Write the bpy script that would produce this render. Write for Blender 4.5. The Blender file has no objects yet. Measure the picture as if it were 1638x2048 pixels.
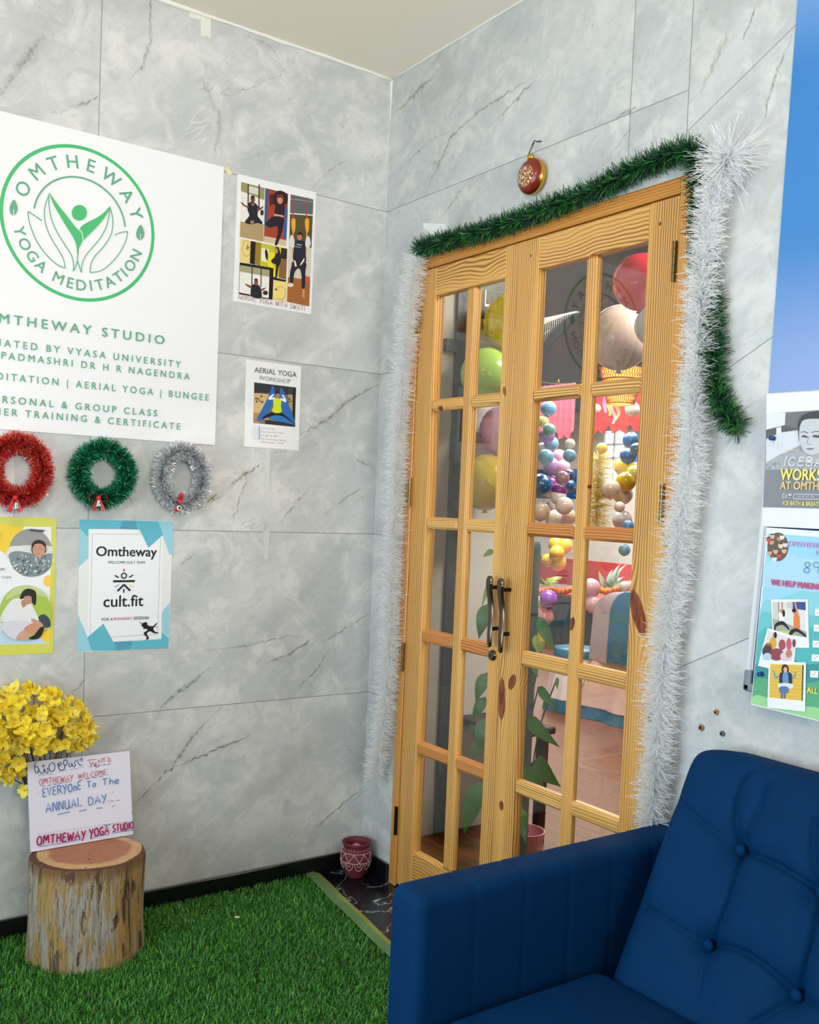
import bpy, bmesh, math, random
from mathutils import Vector, Matrix
D = bpy.data
SC = bpy.context.scene
COL = SC.collection
R = random.Random(7)
PI = math.pi

# ------------------------------------------------------------------ camera, world, lights, exposure
FPX, PPX, PPY = 1937.5, 819.0, 1092.0
CAM = Vector((3.0705, -1.9872, 1.385))
_y, _p, _r = math.radians(-54.957), math.radians(-2.4515), math.radians(2.3486)
FW = Vector((math.sin(_y) * math.cos(_p), math.cos(_y) * math.cos(_p), math.sin(_p)))
_r0 = Vector((math.cos(_y), -math.sin(_y), 0)); _u0 = _r0.cross(FW)
RT = _r0 * math.cos(_r) + _u0 * math.sin(_r)
UP = _u0 * math.cos(_r) - _r0 * math.sin(_r)
cd = D.cameras.new('camera'); cam = D.objects.new('camera', cd); COL.objects.link(cam)
cam.matrix_world = Matrix(((RT.x, UP.x, -FW.x, CAM.x), (RT.y, UP.y, -FW.y, CAM.y), (RT.z, UP.z, -FW.z, CAM.z), (0, 0, 0, 1)))
cd.sensor_fit = 'VERTICAL'; cd.sensor_height = 36.0; cd.lens = FPX / 2048 * 36
cd.shift_y = (PPY - 1024) / 2048; cd.clip_start = 0.05
SC.camera = cam

SC.view_settings.view_transform = 'Standard'; SC.view_settings.look = 'None'
SC.view_settings.gamma = 1; SC.view_settings.use_curve_mapping = False
SC.view_settings.exposure = 0.10

W = D.worlds.new('sky'); SC.world = W; W.use_nodes = True
_bg = W.node_tree.nodes['Background']
_bg.inputs[0].default_value = (0.62, 0.82, 1.0, 1); _bg.inputs[1].default_value = 0.5

def area(name, loc, aim, sx, sy, power, color=(1, 1, 1), spread=180):
    l = D.lights.new(name, 'AREA'); l.shape = 'RECTANGLE'; l.size = sx; l.size_y = sy
    l.energy = power; l.color = color; l.spread = math.radians(spread)
    o = D.objects.new(name, l); COL.objects.link(o); o.location = loc
    o.rotation_euler = (Vector(aim) - Vector(loc)).to_track_quat('-Z', 'Y').to_euler()
    return o
# daylight through the glass shop front behind and left of the camera
area('shopfront_daylight', (2.0, -3.75, 1.25), (2.1, 0, 1.0), 2.4, 1.6, 44, (0.72, 0.88, 1.0), 120)
# unseen warm fill added to brighten the lobby ceiling and upper walls
lb = D.lights.new('lobby_ceiling_fill', 'POINT'); lb.energy = 22; lb.color = (1.0, 0.90, 0.74); lb.shadow_soft_size = 0.12
lbo = D.objects.new('lobby_ceiling_fill', lb); COL.objects.link(lbo); lbo.location = (2.0, -2.0, 2.70)
# fill added out of view on the right to lift the left wall
area('side_fill_light', (4.62, -1.25, 1.95), (0, -0.95, 2.85), 1.7, 1.1, 27, (1.0, 0.97, 0.93), 85)
# unseen fill lights added under the studio ceiling beyond the door
area('studio_fill_light', (-1.2, 2.3, 2.90), (-1.2, 2.3, 0), 1.6, 0.6, 75, (1.0, 0.94, 0.86), 150)
area('studio_fill_light', (-3.6, 4.8, 2.90), (-3.6, 4.8, 0), 2.4, 1.6, 150, (1.0, 0.96, 0.90), 150)
area('studio_fill_light', (-6.0, 7.2, 2.90), (-6.0, 7.2, 0), 2.4, 1.6, 170, (1.0, 0.96, 0.90), 160)  # added to lift the far studio walls
area('studio_fill_light', (1.0, 1.3, 2.90), (0.1, 0.7, 1.4), 0.8, 0.4, 58, (1.0, 0.93, 0.84), 150)  # added to brighten the balloons inside the left leaf

# ------------------------------------------------------------------ helpers: pixels -> points on real planes
def ray(x, y):
    return FW + RT * ((x - PPX) / FPX) - UP * ((y - PPY) / FPX)
def OX(x, y, X=0.0):
    d = ray(x, y); return CAM + d * ((X - CAM.x) / d.x)
def OY(x, y, Y=0.0):
    d = ray(x, y); return CAM + d * ((Y - CAM.y) / d.y)
def OZ(x, y, Z=0.0):
    d = ray(x, y); return CAM + d * ((Z - CAM.z) / d.z)
def depth(p): return (Vector(p) - CAM).dot(FW)
CROPS = {'full': (0, 0, 1), '1': (0, 200, 460 / 1638), '2': (0, 600, 460 / 1638), '3': (440, 320, 240 / 819), '4': (0, 1000, 380 / 1638),
         '5': (0, 1340, 320 / 1638), '6': (0, 1640, 780 / 1638), 'R5': (1470, 780, 168 / 1147), 'R6': (1470, 1040, 168 / 819),
         'A': (790, 470, 320 / 1638), 'B': (1040, 330, 360 / 1638), 'C': (780, 780, 320 / 1638), 'D': (1040, 740, 360 / 1638),
         'E': (760, 1160, 320 / 1638), 'F': (1020, 1160, 360 / 1638), 'G': (740, 1460, 320 / 1638), 'T': (420, 620, 380 / 1556),
         'W': (1320, 1150, 318 / 1638), 'S': (1220, 1460, 418 / 1456), 'O': (760, 130, 480 / 1638)}
def cp(c, x, y):
    a, b, s = CROPS[c]; return (a + x * s, b + y * s)

def L1(v):
    v /= 255.0
    return v / 12.92 if v <= 0.04045 else ((v + 0.055) / 1.055) ** 2.4
def rgb(r, g, b): return (L1(r), L1(g), L1(b))

# ------------------------------------------------------------------ materials
class NT:
    def __init__(s, name):
        s.m = D.materials.new(name); s.m.use_nodes = True; s.t = s.m.node_tree
        s.b = s.t.nodes['Principled BSDF']
    def n(s, typ, **kw):
        x = s.t.nodes.new('ShaderNode' + typ)
        for k, v in kw.items(): setattr(x, k, v)
        return x
    def put(s, sock, v):
        if hasattr(v, 'is_output'): s.t.links.new(v, sock)
        elif isinstance(v, tuple) and len(v) == 3 and sock.type == 'RGBA': sock.default_value = (*v, 1)
        else: sock.default_value = v
    def math(s, op, a, b=None, c=None, clamp=False):
        x = s.n('Math', operation=op, use_clamp=clamp)
        for i, v in enumerate((a, b, c)):
            if v is not None: s.put(x.inputs[i], v)
        return x.outputs[0]
    def xyz(s):
        g = s.n('NewGeometry'); q = s.n('SeparateXYZ'); s.t.links.new(g.outputs['Position'], q.inputs[0]); return q.outputs
    def vec(s, x, y, z):
        c = s.n('CombineXYZ')
        for i, v in enumerate((x, y, z)): s.put(c.inputs[i], v)
        return c.outputs[0]
    def noise(s, v, scale, detail=2, rough=0.5, dist=0.0):
        x = s.n('TexNoise'); s.put(x.inputs['Vector'], v)
        x.inputs['Scale'].default_value = scale; x.inputs['Detail'].default_value = detail
        x.inputs['Roughness'].default_value = rough; x.inputs['Distortion'].default_value = dist
        return x.outputs[0]
    def step(s, v, lo, hi, a=0.0, b=1.0):
        x = s.n('MapRange', interpolation_type='SMOOTHSTEP')
        for i, q in enumerate((v, lo, hi, a, b)): s.put(x.inputs[i], q)
        return x.outputs[0]
    def mix(s, f, a, b, mode='MIX'):
        x = s.n('Mix', data_type='RGBA', blend_type=mode)
        s.put(x.inputs[0], f); s.put(x.inputs[6], a); s.put(x.inputs[7], b); return x.outputs[2]
    def base(s, v): s.put(s.b.inputs['Base Color'], v)
    def set(s, **kw):
        for k, v in kw.items(): s.put(s.b.inputs[k.replace('_', ' ')], v)
        return s
    def bump(s, h, strength=0.2, dist=0.01):
        x = s.n('Bump'); x.inputs['Strength'].default_value = strength; x.inputs['Distance'].default_value = dist
        s.put(x.inputs['Height'], h); s.t.links.new(x.outputs[0], s.b.inputs['Normal'])

def mat(name, col, rough=0.5, metal=0.0, spec=0.5, var=0.0, vscale=30, bump=0.0, sheen=0.0, trans=0.0, emit=None, alpha=None, estr=1.0):
    n = NT(name); c = rgb(*col)
    if var or bump:
        ge = n.n('NewGeometry'); f = n.noise(ge.outputs['Position'], vscale, 4, 0.6)
        if var: n.base(n.mix(f, tuple(x * (1 - var) for x in c), tuple(min(1, x * (1 + var)) for x in c)))
        else: n.base(c)
        if bump: n.bump(f, bump, 0.004)
    else: n.base(c)
    n.set(Roughness=rough, Metallic=metal); n.b.inputs['Specular IOR Level'].default_value = spec
    if sheen:
        n.b.inputs['Sheen Weight'].default_value = sheen; n.b.inputs['Sheen Roughness'].default_value = 0.35
        n.b.inputs['Sheen Tint'].default_value = (*[min(1, x * 2 + .1) for x in c], 1)
    if trans: n.b.inputs['Transmission Weight'].default_value = trans
    if emit: n.b.inputs['Emission Color'].default_value = (*rgb(*emit), 1); n.b.inputs['Emission Strength'].default_value = estr
    if alpha is not None: n.b.inputs['Alpha'].default_value = alpha
    return n.m

def marble(name, axis):
    """Grey veined porcelain tile. axis 'Y' = left wall, 'X' = door wall (tilted laying right of the door)."""
    n = NT(name); x, y, z = n.xyz(); u = y if axis == 'Y' else x
    row = n.math('DIVIDE', n.math('SUBTRACT', z, 0.068), 0.6)
    rowi = n.math('FLOOR', row)
    jh = n.math('MULTIPLY', n.math('ABSOLUTE', n.math('SUBTRACT', n.math('FRACT', n.math('ADD', row, 0.5)), 0.5)), 0.6)
    if axis == 'Y':
        cu = n.math('DIVIDE', n.math('ADD', u, 1.069), 1.2)
        coli = n.math('FLOOR', cu)
        jv = n.math('MULTIPLY', n.math('ABSOLUTE', n.math('SUBTRACT', n.math('FRACT', n.math('ADD', cu, 0.5)), 0.5)), 1.2)
        j = n.math('MINIMUM', jh, jv)
    else:
        # right of the joint at x = 1.39 the tiles are laid on the slant
        ca, sa = math.cos(math.radians(27.3)), math.sin(math.radians(27.3))
        vv = n.math('SUBTRACT', n.math('MULTIPLY', n.math('SUBTRACT', z, 1.0187), ca), n.math('MULTIPLY', n.math('SUBTRACT', x, 1.5), sa))
        uu = n.math('ADD', n.math('MULTIPLY', n.math('SUBTRACT', z, 1.0187), sa), n.math('MULTIPLY', n.math('SUBTRACT', x, 1.5), ca))
        r2 = n.math('DIVIDE', vv, 0.622)
        jh2 = n.math('MULTIPLY', n.math('ABSOLUTE', n.math('SUBTRACT', n.math('FRACT', n.math('ADD', r2, 0.5)), 0.5)), 0.622)
        c2 = n.math('DIVIDE', n.math('ADD', uu, 0.30), 1.2)
        jv2 = n.math('MULTIPLY', n.math('ABSOLUTE', n.math('SUBTRACT', n.math('FRACT', n.math('ADD', c2, 0.5)), 0.5)), 1.2)
        low = n.math('LESS_THAN', z, 1.02)
        jv2 = n.math('ADD', jv2, n.math('MULTIPLY', n.math('SUBTRACT', 1.0, low), 9.0))
        right = n.math('GREATER_THAN', x, 1.392)
        jv = n.math('MINIMUM', n.math('ABSOLUTE', n.math('SUBTRACT', x, 1.392)), n.math('ABSOLUTE', n.math('SUBTRACT', x, 1.195)))
        jl = n.math('ADD', jh, n.math('MULTIPLY', right, 9.0))
        jr = n.math('ADD', n.math('MINIMUM', jh2, jv2), n.math('MULTIPLY', n.math('SUBTRACT', 1.0, right), 9.0))
        j = n.math('MINIMUM', jv, n.math('MINIMUM', jl, jr))
        rowi = n.math('ADD', n.math('MULTIPLY', rowi, n.math('SUBTRACT', 1.0, right)), n.math('MULTIPLY', n.math('FLOOR', r2), right))
        coli = n.math('ADD', n.math('GREATER_THAN', x, 1.195), right)
    seed = n.math('ADD', n.math('MULTIPLY', rowi, 3.71), n.math('MULTIPLY', coli, 5.37))
    a = n.math('ADD', n.math('MULTIPLY', u, 0.80), n.math('MULTIPLY', z, 0.60))
    b = n.math('SUBTRACT', n.math('MULTIPLY', z, 0.80), n.math('MULTIPLY', u, 0.60))
    P = n.vec(n.math('MULTIPLY', a, 0.55), n.math('MULTIPLY', b, 1.35), seed)
    P2 = n.vec(a, b, n.math('ADD', seed, 11.3))
    cloud = n.noise(P, 3.2, 6, 0.60, 0.4)
    fine = n.noise(P2, 34, 6, 0.7)
    mid = n.noise(P2, 9, 5, 0.65, 0.6)
    base = n.mix(n.step(cloud, 0.25, 0.75), rgb(178, 182, 183), rgb(208, 209, 208))
    base = n.mix(n.math('MULTIPLY', n.step(mid, 0.45, 0.68), 0.55), base, rgb(230, 228, 223))
    base = n.mix(n.math('MULTIPLY', n.step(n.noise(n.vec(a, n.math('MULTIPLY', b, 1.6), n.math('ADD', seed, 21.7)), 16, 6, 0.7, 0.8), 0.52, 0.72), 0.45), base, rgb(172, 176, 170))
    base = n.mix(n.math('MULTIPLY', n.step(fine, 0.45, 0.80), 0.30), base, rgb(158, 161, 155))
    # veins: thin level sets of a stretched noise, broken up by a second one
    def vein(scale, w, sd, lo, hi, dist=1.2):
        q = n.vec(n.math('MULTIPLY', a, 0.22), b, n.math('ADD', seed, sd))
        f = n.noise(q, scale, 5, 0.55, dist)
        line = n.step(n.math('ABSOLUTE', n.math('SUBTRACT', f, 0.5)), 0.0, w, 1.0, 0.0)
        brk = n.step(n.noise(n.vec(a, b, n.math('ADD', seed, sd + 3.3)), 2.3, 2), lo, hi)
        return n.math('MULTIPLY', line, brk)
    base = n.mix(n.math('MULTIPLY', vein(0.8, 0.05, 31, 0.46, 0.64, .2), 0.22), base, rgb(164, 166, 156))
    base = n.mix(n.math('MULTIPLY', vein(1.9, 0.004, 57, 0.50, 0.62, .5), 0.45), base, rgb(234, 232, 226))
    base = n.mix(n.math('MULTIPLY', vein(3.6, 0.004, 83, 0.57, 0.66, .8), 0.5), base, rgb(118, 118, 108))
    spk = n.step(n.noise(P2, 55, 3, 0.6), 0.72, 0.78)
    base = n.mix(n.math('MULTIPLY', spk, 0.45), base, rgb(92, 90, 84))
    base = n.mix(n.step(j, 0.0005, 0.0022, 0.62, 0.0), base, rgb(84, 84, 78))
    n.base(base); n.set(Roughness=n.step(fine, 0.3, 0.8, 0.34, 0.50)); n.b.inputs['Specular IOR Level'].default_value = 0.35
    n.bump(n.step(j, 0.0, 0.0025), 0.25, 0.002)
    return n.m

VEINS = []
def vein_mat():
    n = NT('marble_vein'); a = n.n('VertexColor'); a.layer_name = 'Col'; g = n.n('NewGeometry'); f = n.noise(g.outputs['Position'], 70, 4, .7); f2 = n.noise(g.outputs['Position'], 9, 3, .6)
    n.base(a.outputs[0]); n.set(Roughness=.42); n.put(n.b.inputs['Alpha'], n.math('MULTIPLY', a.outputs[1], n.math('MULTIPLY', n.step(f, .30, .62), n.step(f2, .28, .55)))); n.b.inputs['Specular IOR Level'].default_value = .3
    return n.m
def add_veins(mb, fr, lst, seed):
    rr = random.Random(seed)
    for pix, w, col, st in lst:
        pts = [fr.px(x, y) for x, y in pix]; out = [pts[0]]
        for a, b in zip(pts, pts[1:]):
            m = max(2, int(math.hypot(b[0] - a[0], b[1] - a[1]) / .012))
            for k in range(1, m + 1): t = k / m; out.append((a[0] + (b[0] - a[0]) * t + rr.gauss(0, .0028), a[1] + (b[1] - a[1]) * t + rr.gauss(0, .0028)))
        for (lo, hi, al) in ((-1, -.35, .30), (-.35, .35, 1.0), (.35, 1, .30)):
            vs = []; m = len(out)
            for i, p in enumerate(out):
                a = out[max(0, i - 2)]; b = out[min(m - 1, i + 2)]; dx, dy = b[0] - a[0], b[1] - a[1]; l = math.hypot(dx, dy) or 1; e = min(1, 3 * min(i, m - 1 - i) / m + .15); ww = w * e * (0.7 + .5 * math.sin(i * .7 + seed) ** 2)
                for q in (lo, hi): vs.append(fr.at(p[0] - dy / l * ww * q, p[1] + dx / l * ww * q, .00012))
            mb.add(vs, [[2 * i + 1, 2 * i, 2 * i + 2, 2 * i + 3] for i in range(m - 1)], (*rgb(*col), al * st * .72), mi=1)
def pine(name, axis, light=(234, 178, 98), dark=(138, 80, 28), knots=(), per=0.0085, wave=0.9):
    """Varnished pine: dark growth lines along the board, bending round the knots."""
    n = NT(name); x, y, z = n.xyz()
    oi = n.n('ObjectInfo'); rnd = oi.outputs['Random']
    if axis == 'Z': al, ac = z, n.math('ADD', x, n.math('MULTIPLY', y, 0.8))
    else: al, ac = x, n.math('ADD', z, n.math('MULTIPLY', y, 0.8))
    seed = n.math('MULTIPLY', rnd, 40.0)
    w1 = n.noise(n.vec(n.math('MULTIPLY', ac, 5.0), n.math('MULTIPLY', al, wave), seed), 1.0, 2, 0.5)
    w2 = n.noise(n.vec(n.math('MULTIPLY', ac, 30.0), n.math('MULTIPLY', al, 3.0), seed), 1.0, 2, 0.5)
    t = n.math('ADD', n.math('MULTIPLY', ac, 2 * PI / per), n.math('ADD', n.math('MULTIPLY', w1, 42.0), n.math('MULTIPLY', w2, 3.0)))
    km = None; dk = None
    for (x0, z0, rx, rz, tilt) in knots:
        dx0 = n.math('SUBTRACT', x, x0); dz0 = n.math('SUBTRACT', z, z0)
        c, s_ = math.cos(tilt), math.sin(tilt)
        dx = n.math('DIVIDE', n.math('ADD', n.math('MULTIPLY', dx0, c), n.math('MULTIPLY', dz0, s_)), rx)
        dz = n.math('DIVIDE', n.math('SUBTRACT', n.math('MULTIPLY', dz0, c), n.math('MULTIPLY', dx0, s_)), rz)
        d = n.math('SQRT', n.math('ADD', n.math('MULTIPLY', dx, dx), n.math('MULTIPLY', dz, dz)))
        m = n.step(d, 0.85, 1.05, 1.0, 0.0)
        km = m if km is None else n.math('MAXIMUM', km, m)
        g = n.math('POWER', 2.718, n.math('MULTIPLY', n.math('MULTIPLY', d, d), -0.28))
        t = n.math('SUBTRACT', t, n.math('MULTIPLY', n.math('MULTIPLY', dx0, g), 600.0))
    line = n.math('POWER', n.math('ADD', n.math('MULTIPLY', n.math('SINE', t), 0.5), 0.5), 1.8)
    lw = n.noise(n.vec(n.math('MULTIPLY', ac, 14.0), n.math('MULTIPLY', al, 0.6), n.math('ADD', seed, 9.0)), 1.0, 2)
    line = n.math('MULTIPLY', line, n.step(lw, 0.22, 0.58))
    col = n.mix(n.math('MULTIPLY', line, 0.95), rgb(*light), rgb(*dark))
    fib = n.noise(n.vec(n.math('MULTIPLY', ac, 500.0), n.math('MULTIPLY', al, 9.0), seed), 1.0, 3)
    col = n.mix(n.math('MULTIPLY', n.step(fib, 0.45, 0.75), 0.22), col, rgb(*[c * 0.8 for c in light]))
    big = n.noise(n.vec(n.math('MULTIPLY', ac, 8.0), n.math('MULTIPLY', al, 1.2), n.math('ADD', seed, 3.0)), 1.0, 3)
    col = n.mix(n.math('MULTIPLY', n.step(big, 0.45, 0.8), 0.40), col, rgb(208, 146, 68))
    if km is not None:
        kc = n.mix(n.step(n.noise(n.vec(n.math('MULTIPLY', x, 90.0), n.math('MULTIPLY', z, 22.0), 0.0), 1.0, 3), 0.3, 0.75), rgb(96, 38, 18), rgb(160, 82, 40))
        col = n.mix(km, col, kc)
    n.base(col); n.set(Roughness=0.34); n.b.inputs['Coat Weight'].default_value = 0.25; n.b.inputs['Coat Roughness'].default_value = 0.2
    n.bump(line, 0.12, 0.001)
    return n.m

def ink(name='printed_ink', rough=0.45):
    n = NT(name); a = n.n('VertexColor'); a.layer_name = 'Col'; n.base(a.outputs[0]); n.set(Roughness=rough)
    n.b.inputs['Specular IOR Level'].default_value = 0.3; return n.m
INK = ink()

# ------------------------------------------------------------------ mesh builder
ORG = {}
def linkobj(o, parent=None, org=None):
    COL.objects.link(o)
    if parent is not None: o.parent = parent
    return o
class MB:
    def __init__(s): s.v = []; s.f = []; s.c = []; s.mi = []
    def add(s, vs, fs, col=None, mi=0):
        k = len(s.v); s.v.extend([tuple(p) for p in vs])
        for f in fs: s.f.append([i + k for i in f]); s.c.append(col); s.mi.append(mi)
        return s
    def bm(s, bm, col=None, mi=0):
        bm.verts.index_update()
        s.add([v.co.copy() for v in bm.verts], [[v.index for v in f.verts] for f in bm.faces], col, mi); bm.free(); return s
    def box(s, lo, hi, bev=0.0, seg=1, M=None, mi=0):
        bm = bmesh.new(); bmesh.ops.create_cube(bm, size=1)
        lo, hi = Vector(lo), Vector(hi); c = (lo + hi) / 2; d = hi - lo
        for v in bm.verts: v.co = Vector((v.co.x * d.x, v.co.y * d.y, v.co.z * d.z)) + c
        if bev: bmesh.ops.bevel(bm, geom=bm.edges[:], offset=bev, segments=seg, profile=0.5, affect='EDGES')
        if M is not None:
            for v in bm.verts: v.co = M @ v.co
        return s.bm(bm, mi=mi)
    def sphere(s, c, r, u=16, v=10, M=None, mi=0, sc=(1, 1, 1)):
        bm = bmesh.new(); bmesh.ops.create_uvsphere(bm, u_segments=u, v_segments=v, radius=r)
        for q in bm.verts:
            p = Vector((q.co.x * sc[0], q.co.y * sc[1], q.co.z * sc[2])); q.co = (M @ p if M is not None else p) + Vector(c)
        return s.bm(bm, mi=mi)
    def lathe(s, prof, c=(0, 0, 0), n=32, M=None, mi=0, cap=True, wob=None):
        vs = []; fs = []; c = Vector(c)
        for (r, h) in prof:
            for i in range(n):
                a = 2 * PI * i / n; k = 1 if wob is None else wob(a, h)
                p = Vector((r * k * math.cos(a), r * k * math.sin(a), h)); vs.append((M @ p if M is not None else p) + c)
        m = len(prof)
        for j in range(m - 1):
            for i in range(n): fs.append([j * n + i, j * n + (i + 1) % n, (j + 1) * n + (i + 1) % n, (j + 1) * n + i])
        if cap: fs.append(list(range(n))[::-1]); fs.append([(m - 1) * n + i for i in range(n)])
        return s.add(vs, fs, mi=mi)
    def tube(s, path, rad, n=8, mi=0, flat=None, up=None, cap=True):
        """swept tube; rad may be a number or a list; flat = (a,b) scales the two section axes"""
        path = [Vector(p) for p in path]; m = len(path); vs = []; fs = []; prev = None
        for i, p in enumerate(path):
            t = (path[min(i + 1, m - 1)] - path[max(i - 1, 0)]).normalized()
            if prev is None:
                ref = Vector(up) if up else (Vector((0, 0, 1)) if abs(t.z) < 0.9 else Vector((1, 0, 0)))
                a = t.cross(ref).normalized()
            else: a = (prev - t * prev.dot(t)).normalized()
            prev = a; b = t.cross(a); r = rad[i] if isinstance(rad, (list, tuple)) else rad
            fa, fb = flat if flat else (1, 1)
            for k in range(n):
                q = 2 * PI * k / n; vs.append(p + a * (r * fa * math.cos(q)) + b * (r * fb * math.sin(q)))
        for j in range(m - 1):
            for k in range(n): fs.append([j * n + k, j * n + (k + 1) % n, (j + 1) * n + (k + 1) % n, (j + 1) * n + k])
        if cap: fs.append(list(range(n))[::-1]); fs.append([(m - 1) * n + k for k in range(n)])
        return s.add(vs, fs, mi=mi)
    def grid(s, fn, nu, nv, mi=0, close=False):
        vs = [fn(i / nu, j / nv) for j in range(nv + 1) for i in range(nu + 1)]; w = nu + 1
        fs = [[j * w + i, j * w + i + 1, (j + 1) * w + i + 1, (j + 1) * w + i] for j in range(nv) for i in range(nu)]
        return s.add(vs, fs, mi=mi)
    def build(s, name, mats, parent=None, smooth=False, org=None, angle=None):
        if not isinstance(mats, (list, tuple)): mats = [mats]
        if parent is not None: o_ = ORG[parent.name]
        elif org is not None: o_ = Vector(org)
        else:
            xs = [p[0] for p in s.v]; ys = [p[1] for p in s.v]; zs = [p[2] for p in s.v]
            o_ = Vector(((min(xs) + max(xs)) / 2, (min(ys) + max(ys)) / 2, min(zs)))
        me = D.meshes.new(name); me.from_pydata([(p[0] - o_.x, p[1] - o_.y, p[2] - o_.z) for p in s.v], [], s.f)
        for m in mats: me.materials.append(m)
        if len(mats) > 1: me.polygons.foreach_set('material_index', s.mi)
        if any(c is not None for c in s.c):
            ca = me.color_attributes.new('Col', 'FLOAT_COLOR', 'CORNER'); buf = []
            for p, c in zip(me.polygons, s.c):
                c = c or (1, 1, 1); buf.extend((c[0], c[1], c[2], c[3] if len(c) > 3 else 1.0) * p.loop_total)
            ca.data.foreach_set('color', buf)
        if smooth: me.polygons.foreach_set('use_smooth', [True] * len(me.polygons))
        me.update()
        if angle is not None:
            bm = bmesh.new(); bm.from_mesh(me)
            for e in bm.edges:
                if len(e.link_faces) == 2 and e.calc_face_angle(0) > math.radians(angle): e.smooth = False
            bm.to_mesh(me); bm.free()
        o = D.objects.new(name, me); linkobj(o, parent)
        if parent is None: o.location = o_
        ORG[o.name] = o_
        return o
def thing(name, loc, label=None, cat=None, group=None, kind=None):
    o = D.objects.new(name, None); o.empty_display_size = 0.05; COL.objects.link(o); o.location = loc; ORG[o.name] = Vector(loc)
    return tag(o, label, cat, group, kind)
def tag(o, label=None, cat=None, group=None, kind=None):
    for k, v in (('label', label), ('category', cat), ('group', group), ('kind', kind)):
        if v: o[k] = v
    return o
def copy_tree(o, parent=None):
    c = o.copy(); COL.objects.link(c); c.parent = parent; ORG[c.name] = ORG[o.name].copy()
    for ch in list(o.children): copy_tree(ch, c)
    return c

# ------------------------------------------------------------------ flat printing on a real sheet
class Frame:
    def __init__(s, o, U, V): s.o = Vector(o); s.U = Vector(U).normalized(); s.V = Vector(V).normalized(); s.N = s.U.cross(s.V).normalized()
    def at(s, u, v, n=0.0): return s.o + s.U * u + s.V * v + s.N * n
    def px(s, x, y):
        d = ray(x, y); t = (s.o - CAM).dot(s.N) / d.dot(s.N); p = CAM + d * t - s.o
        return (p.dot(s.U), p.dot(s.V))
    def c(s, crop, x, y): return s.px(*cp(crop, x, y))
LEFT = Frame((0, 0, 0), (0, 1, 0), (0, 0, 1))
DOORWALL = Frame((0, 0, 0), (1, 0, 0), (0, 0, 1))

_tc = {}
def text2d(t, sp=1.0, off=0.0, shear=0.0):
    k = (t, sp, off, shear)
    if k in _tc: return _tc[k]
    cu = D.curves.new('txt', 'FONT'); cu.body = t; cu.size = 1; cu.space_character = sp; cu.offset = off; cu.shear = shear; cu.resolution_u = 3
    o = D.objects.new('txt', cu); COL.objects.link(o); bpy.context.view_layer.update()
    me = o.evaluated_get(bpy.context.evaluated_depsgraph_get()).to_mesh()
    vs = [(v.co.x, v.co.y) for v in me.vertices]; fs = [list(p.vertices) for p in me.polygons]
    o.evaluated_get(bpy.context.evaluated_depsgraph_get()).to_mesh_clear()
    D.objects.remove(o); D.curves.remove(cu)
    _tc[k] = (vs, fs); return vs, fs
CAPH = max(p[1] for p in text2d('H')[0])

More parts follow.
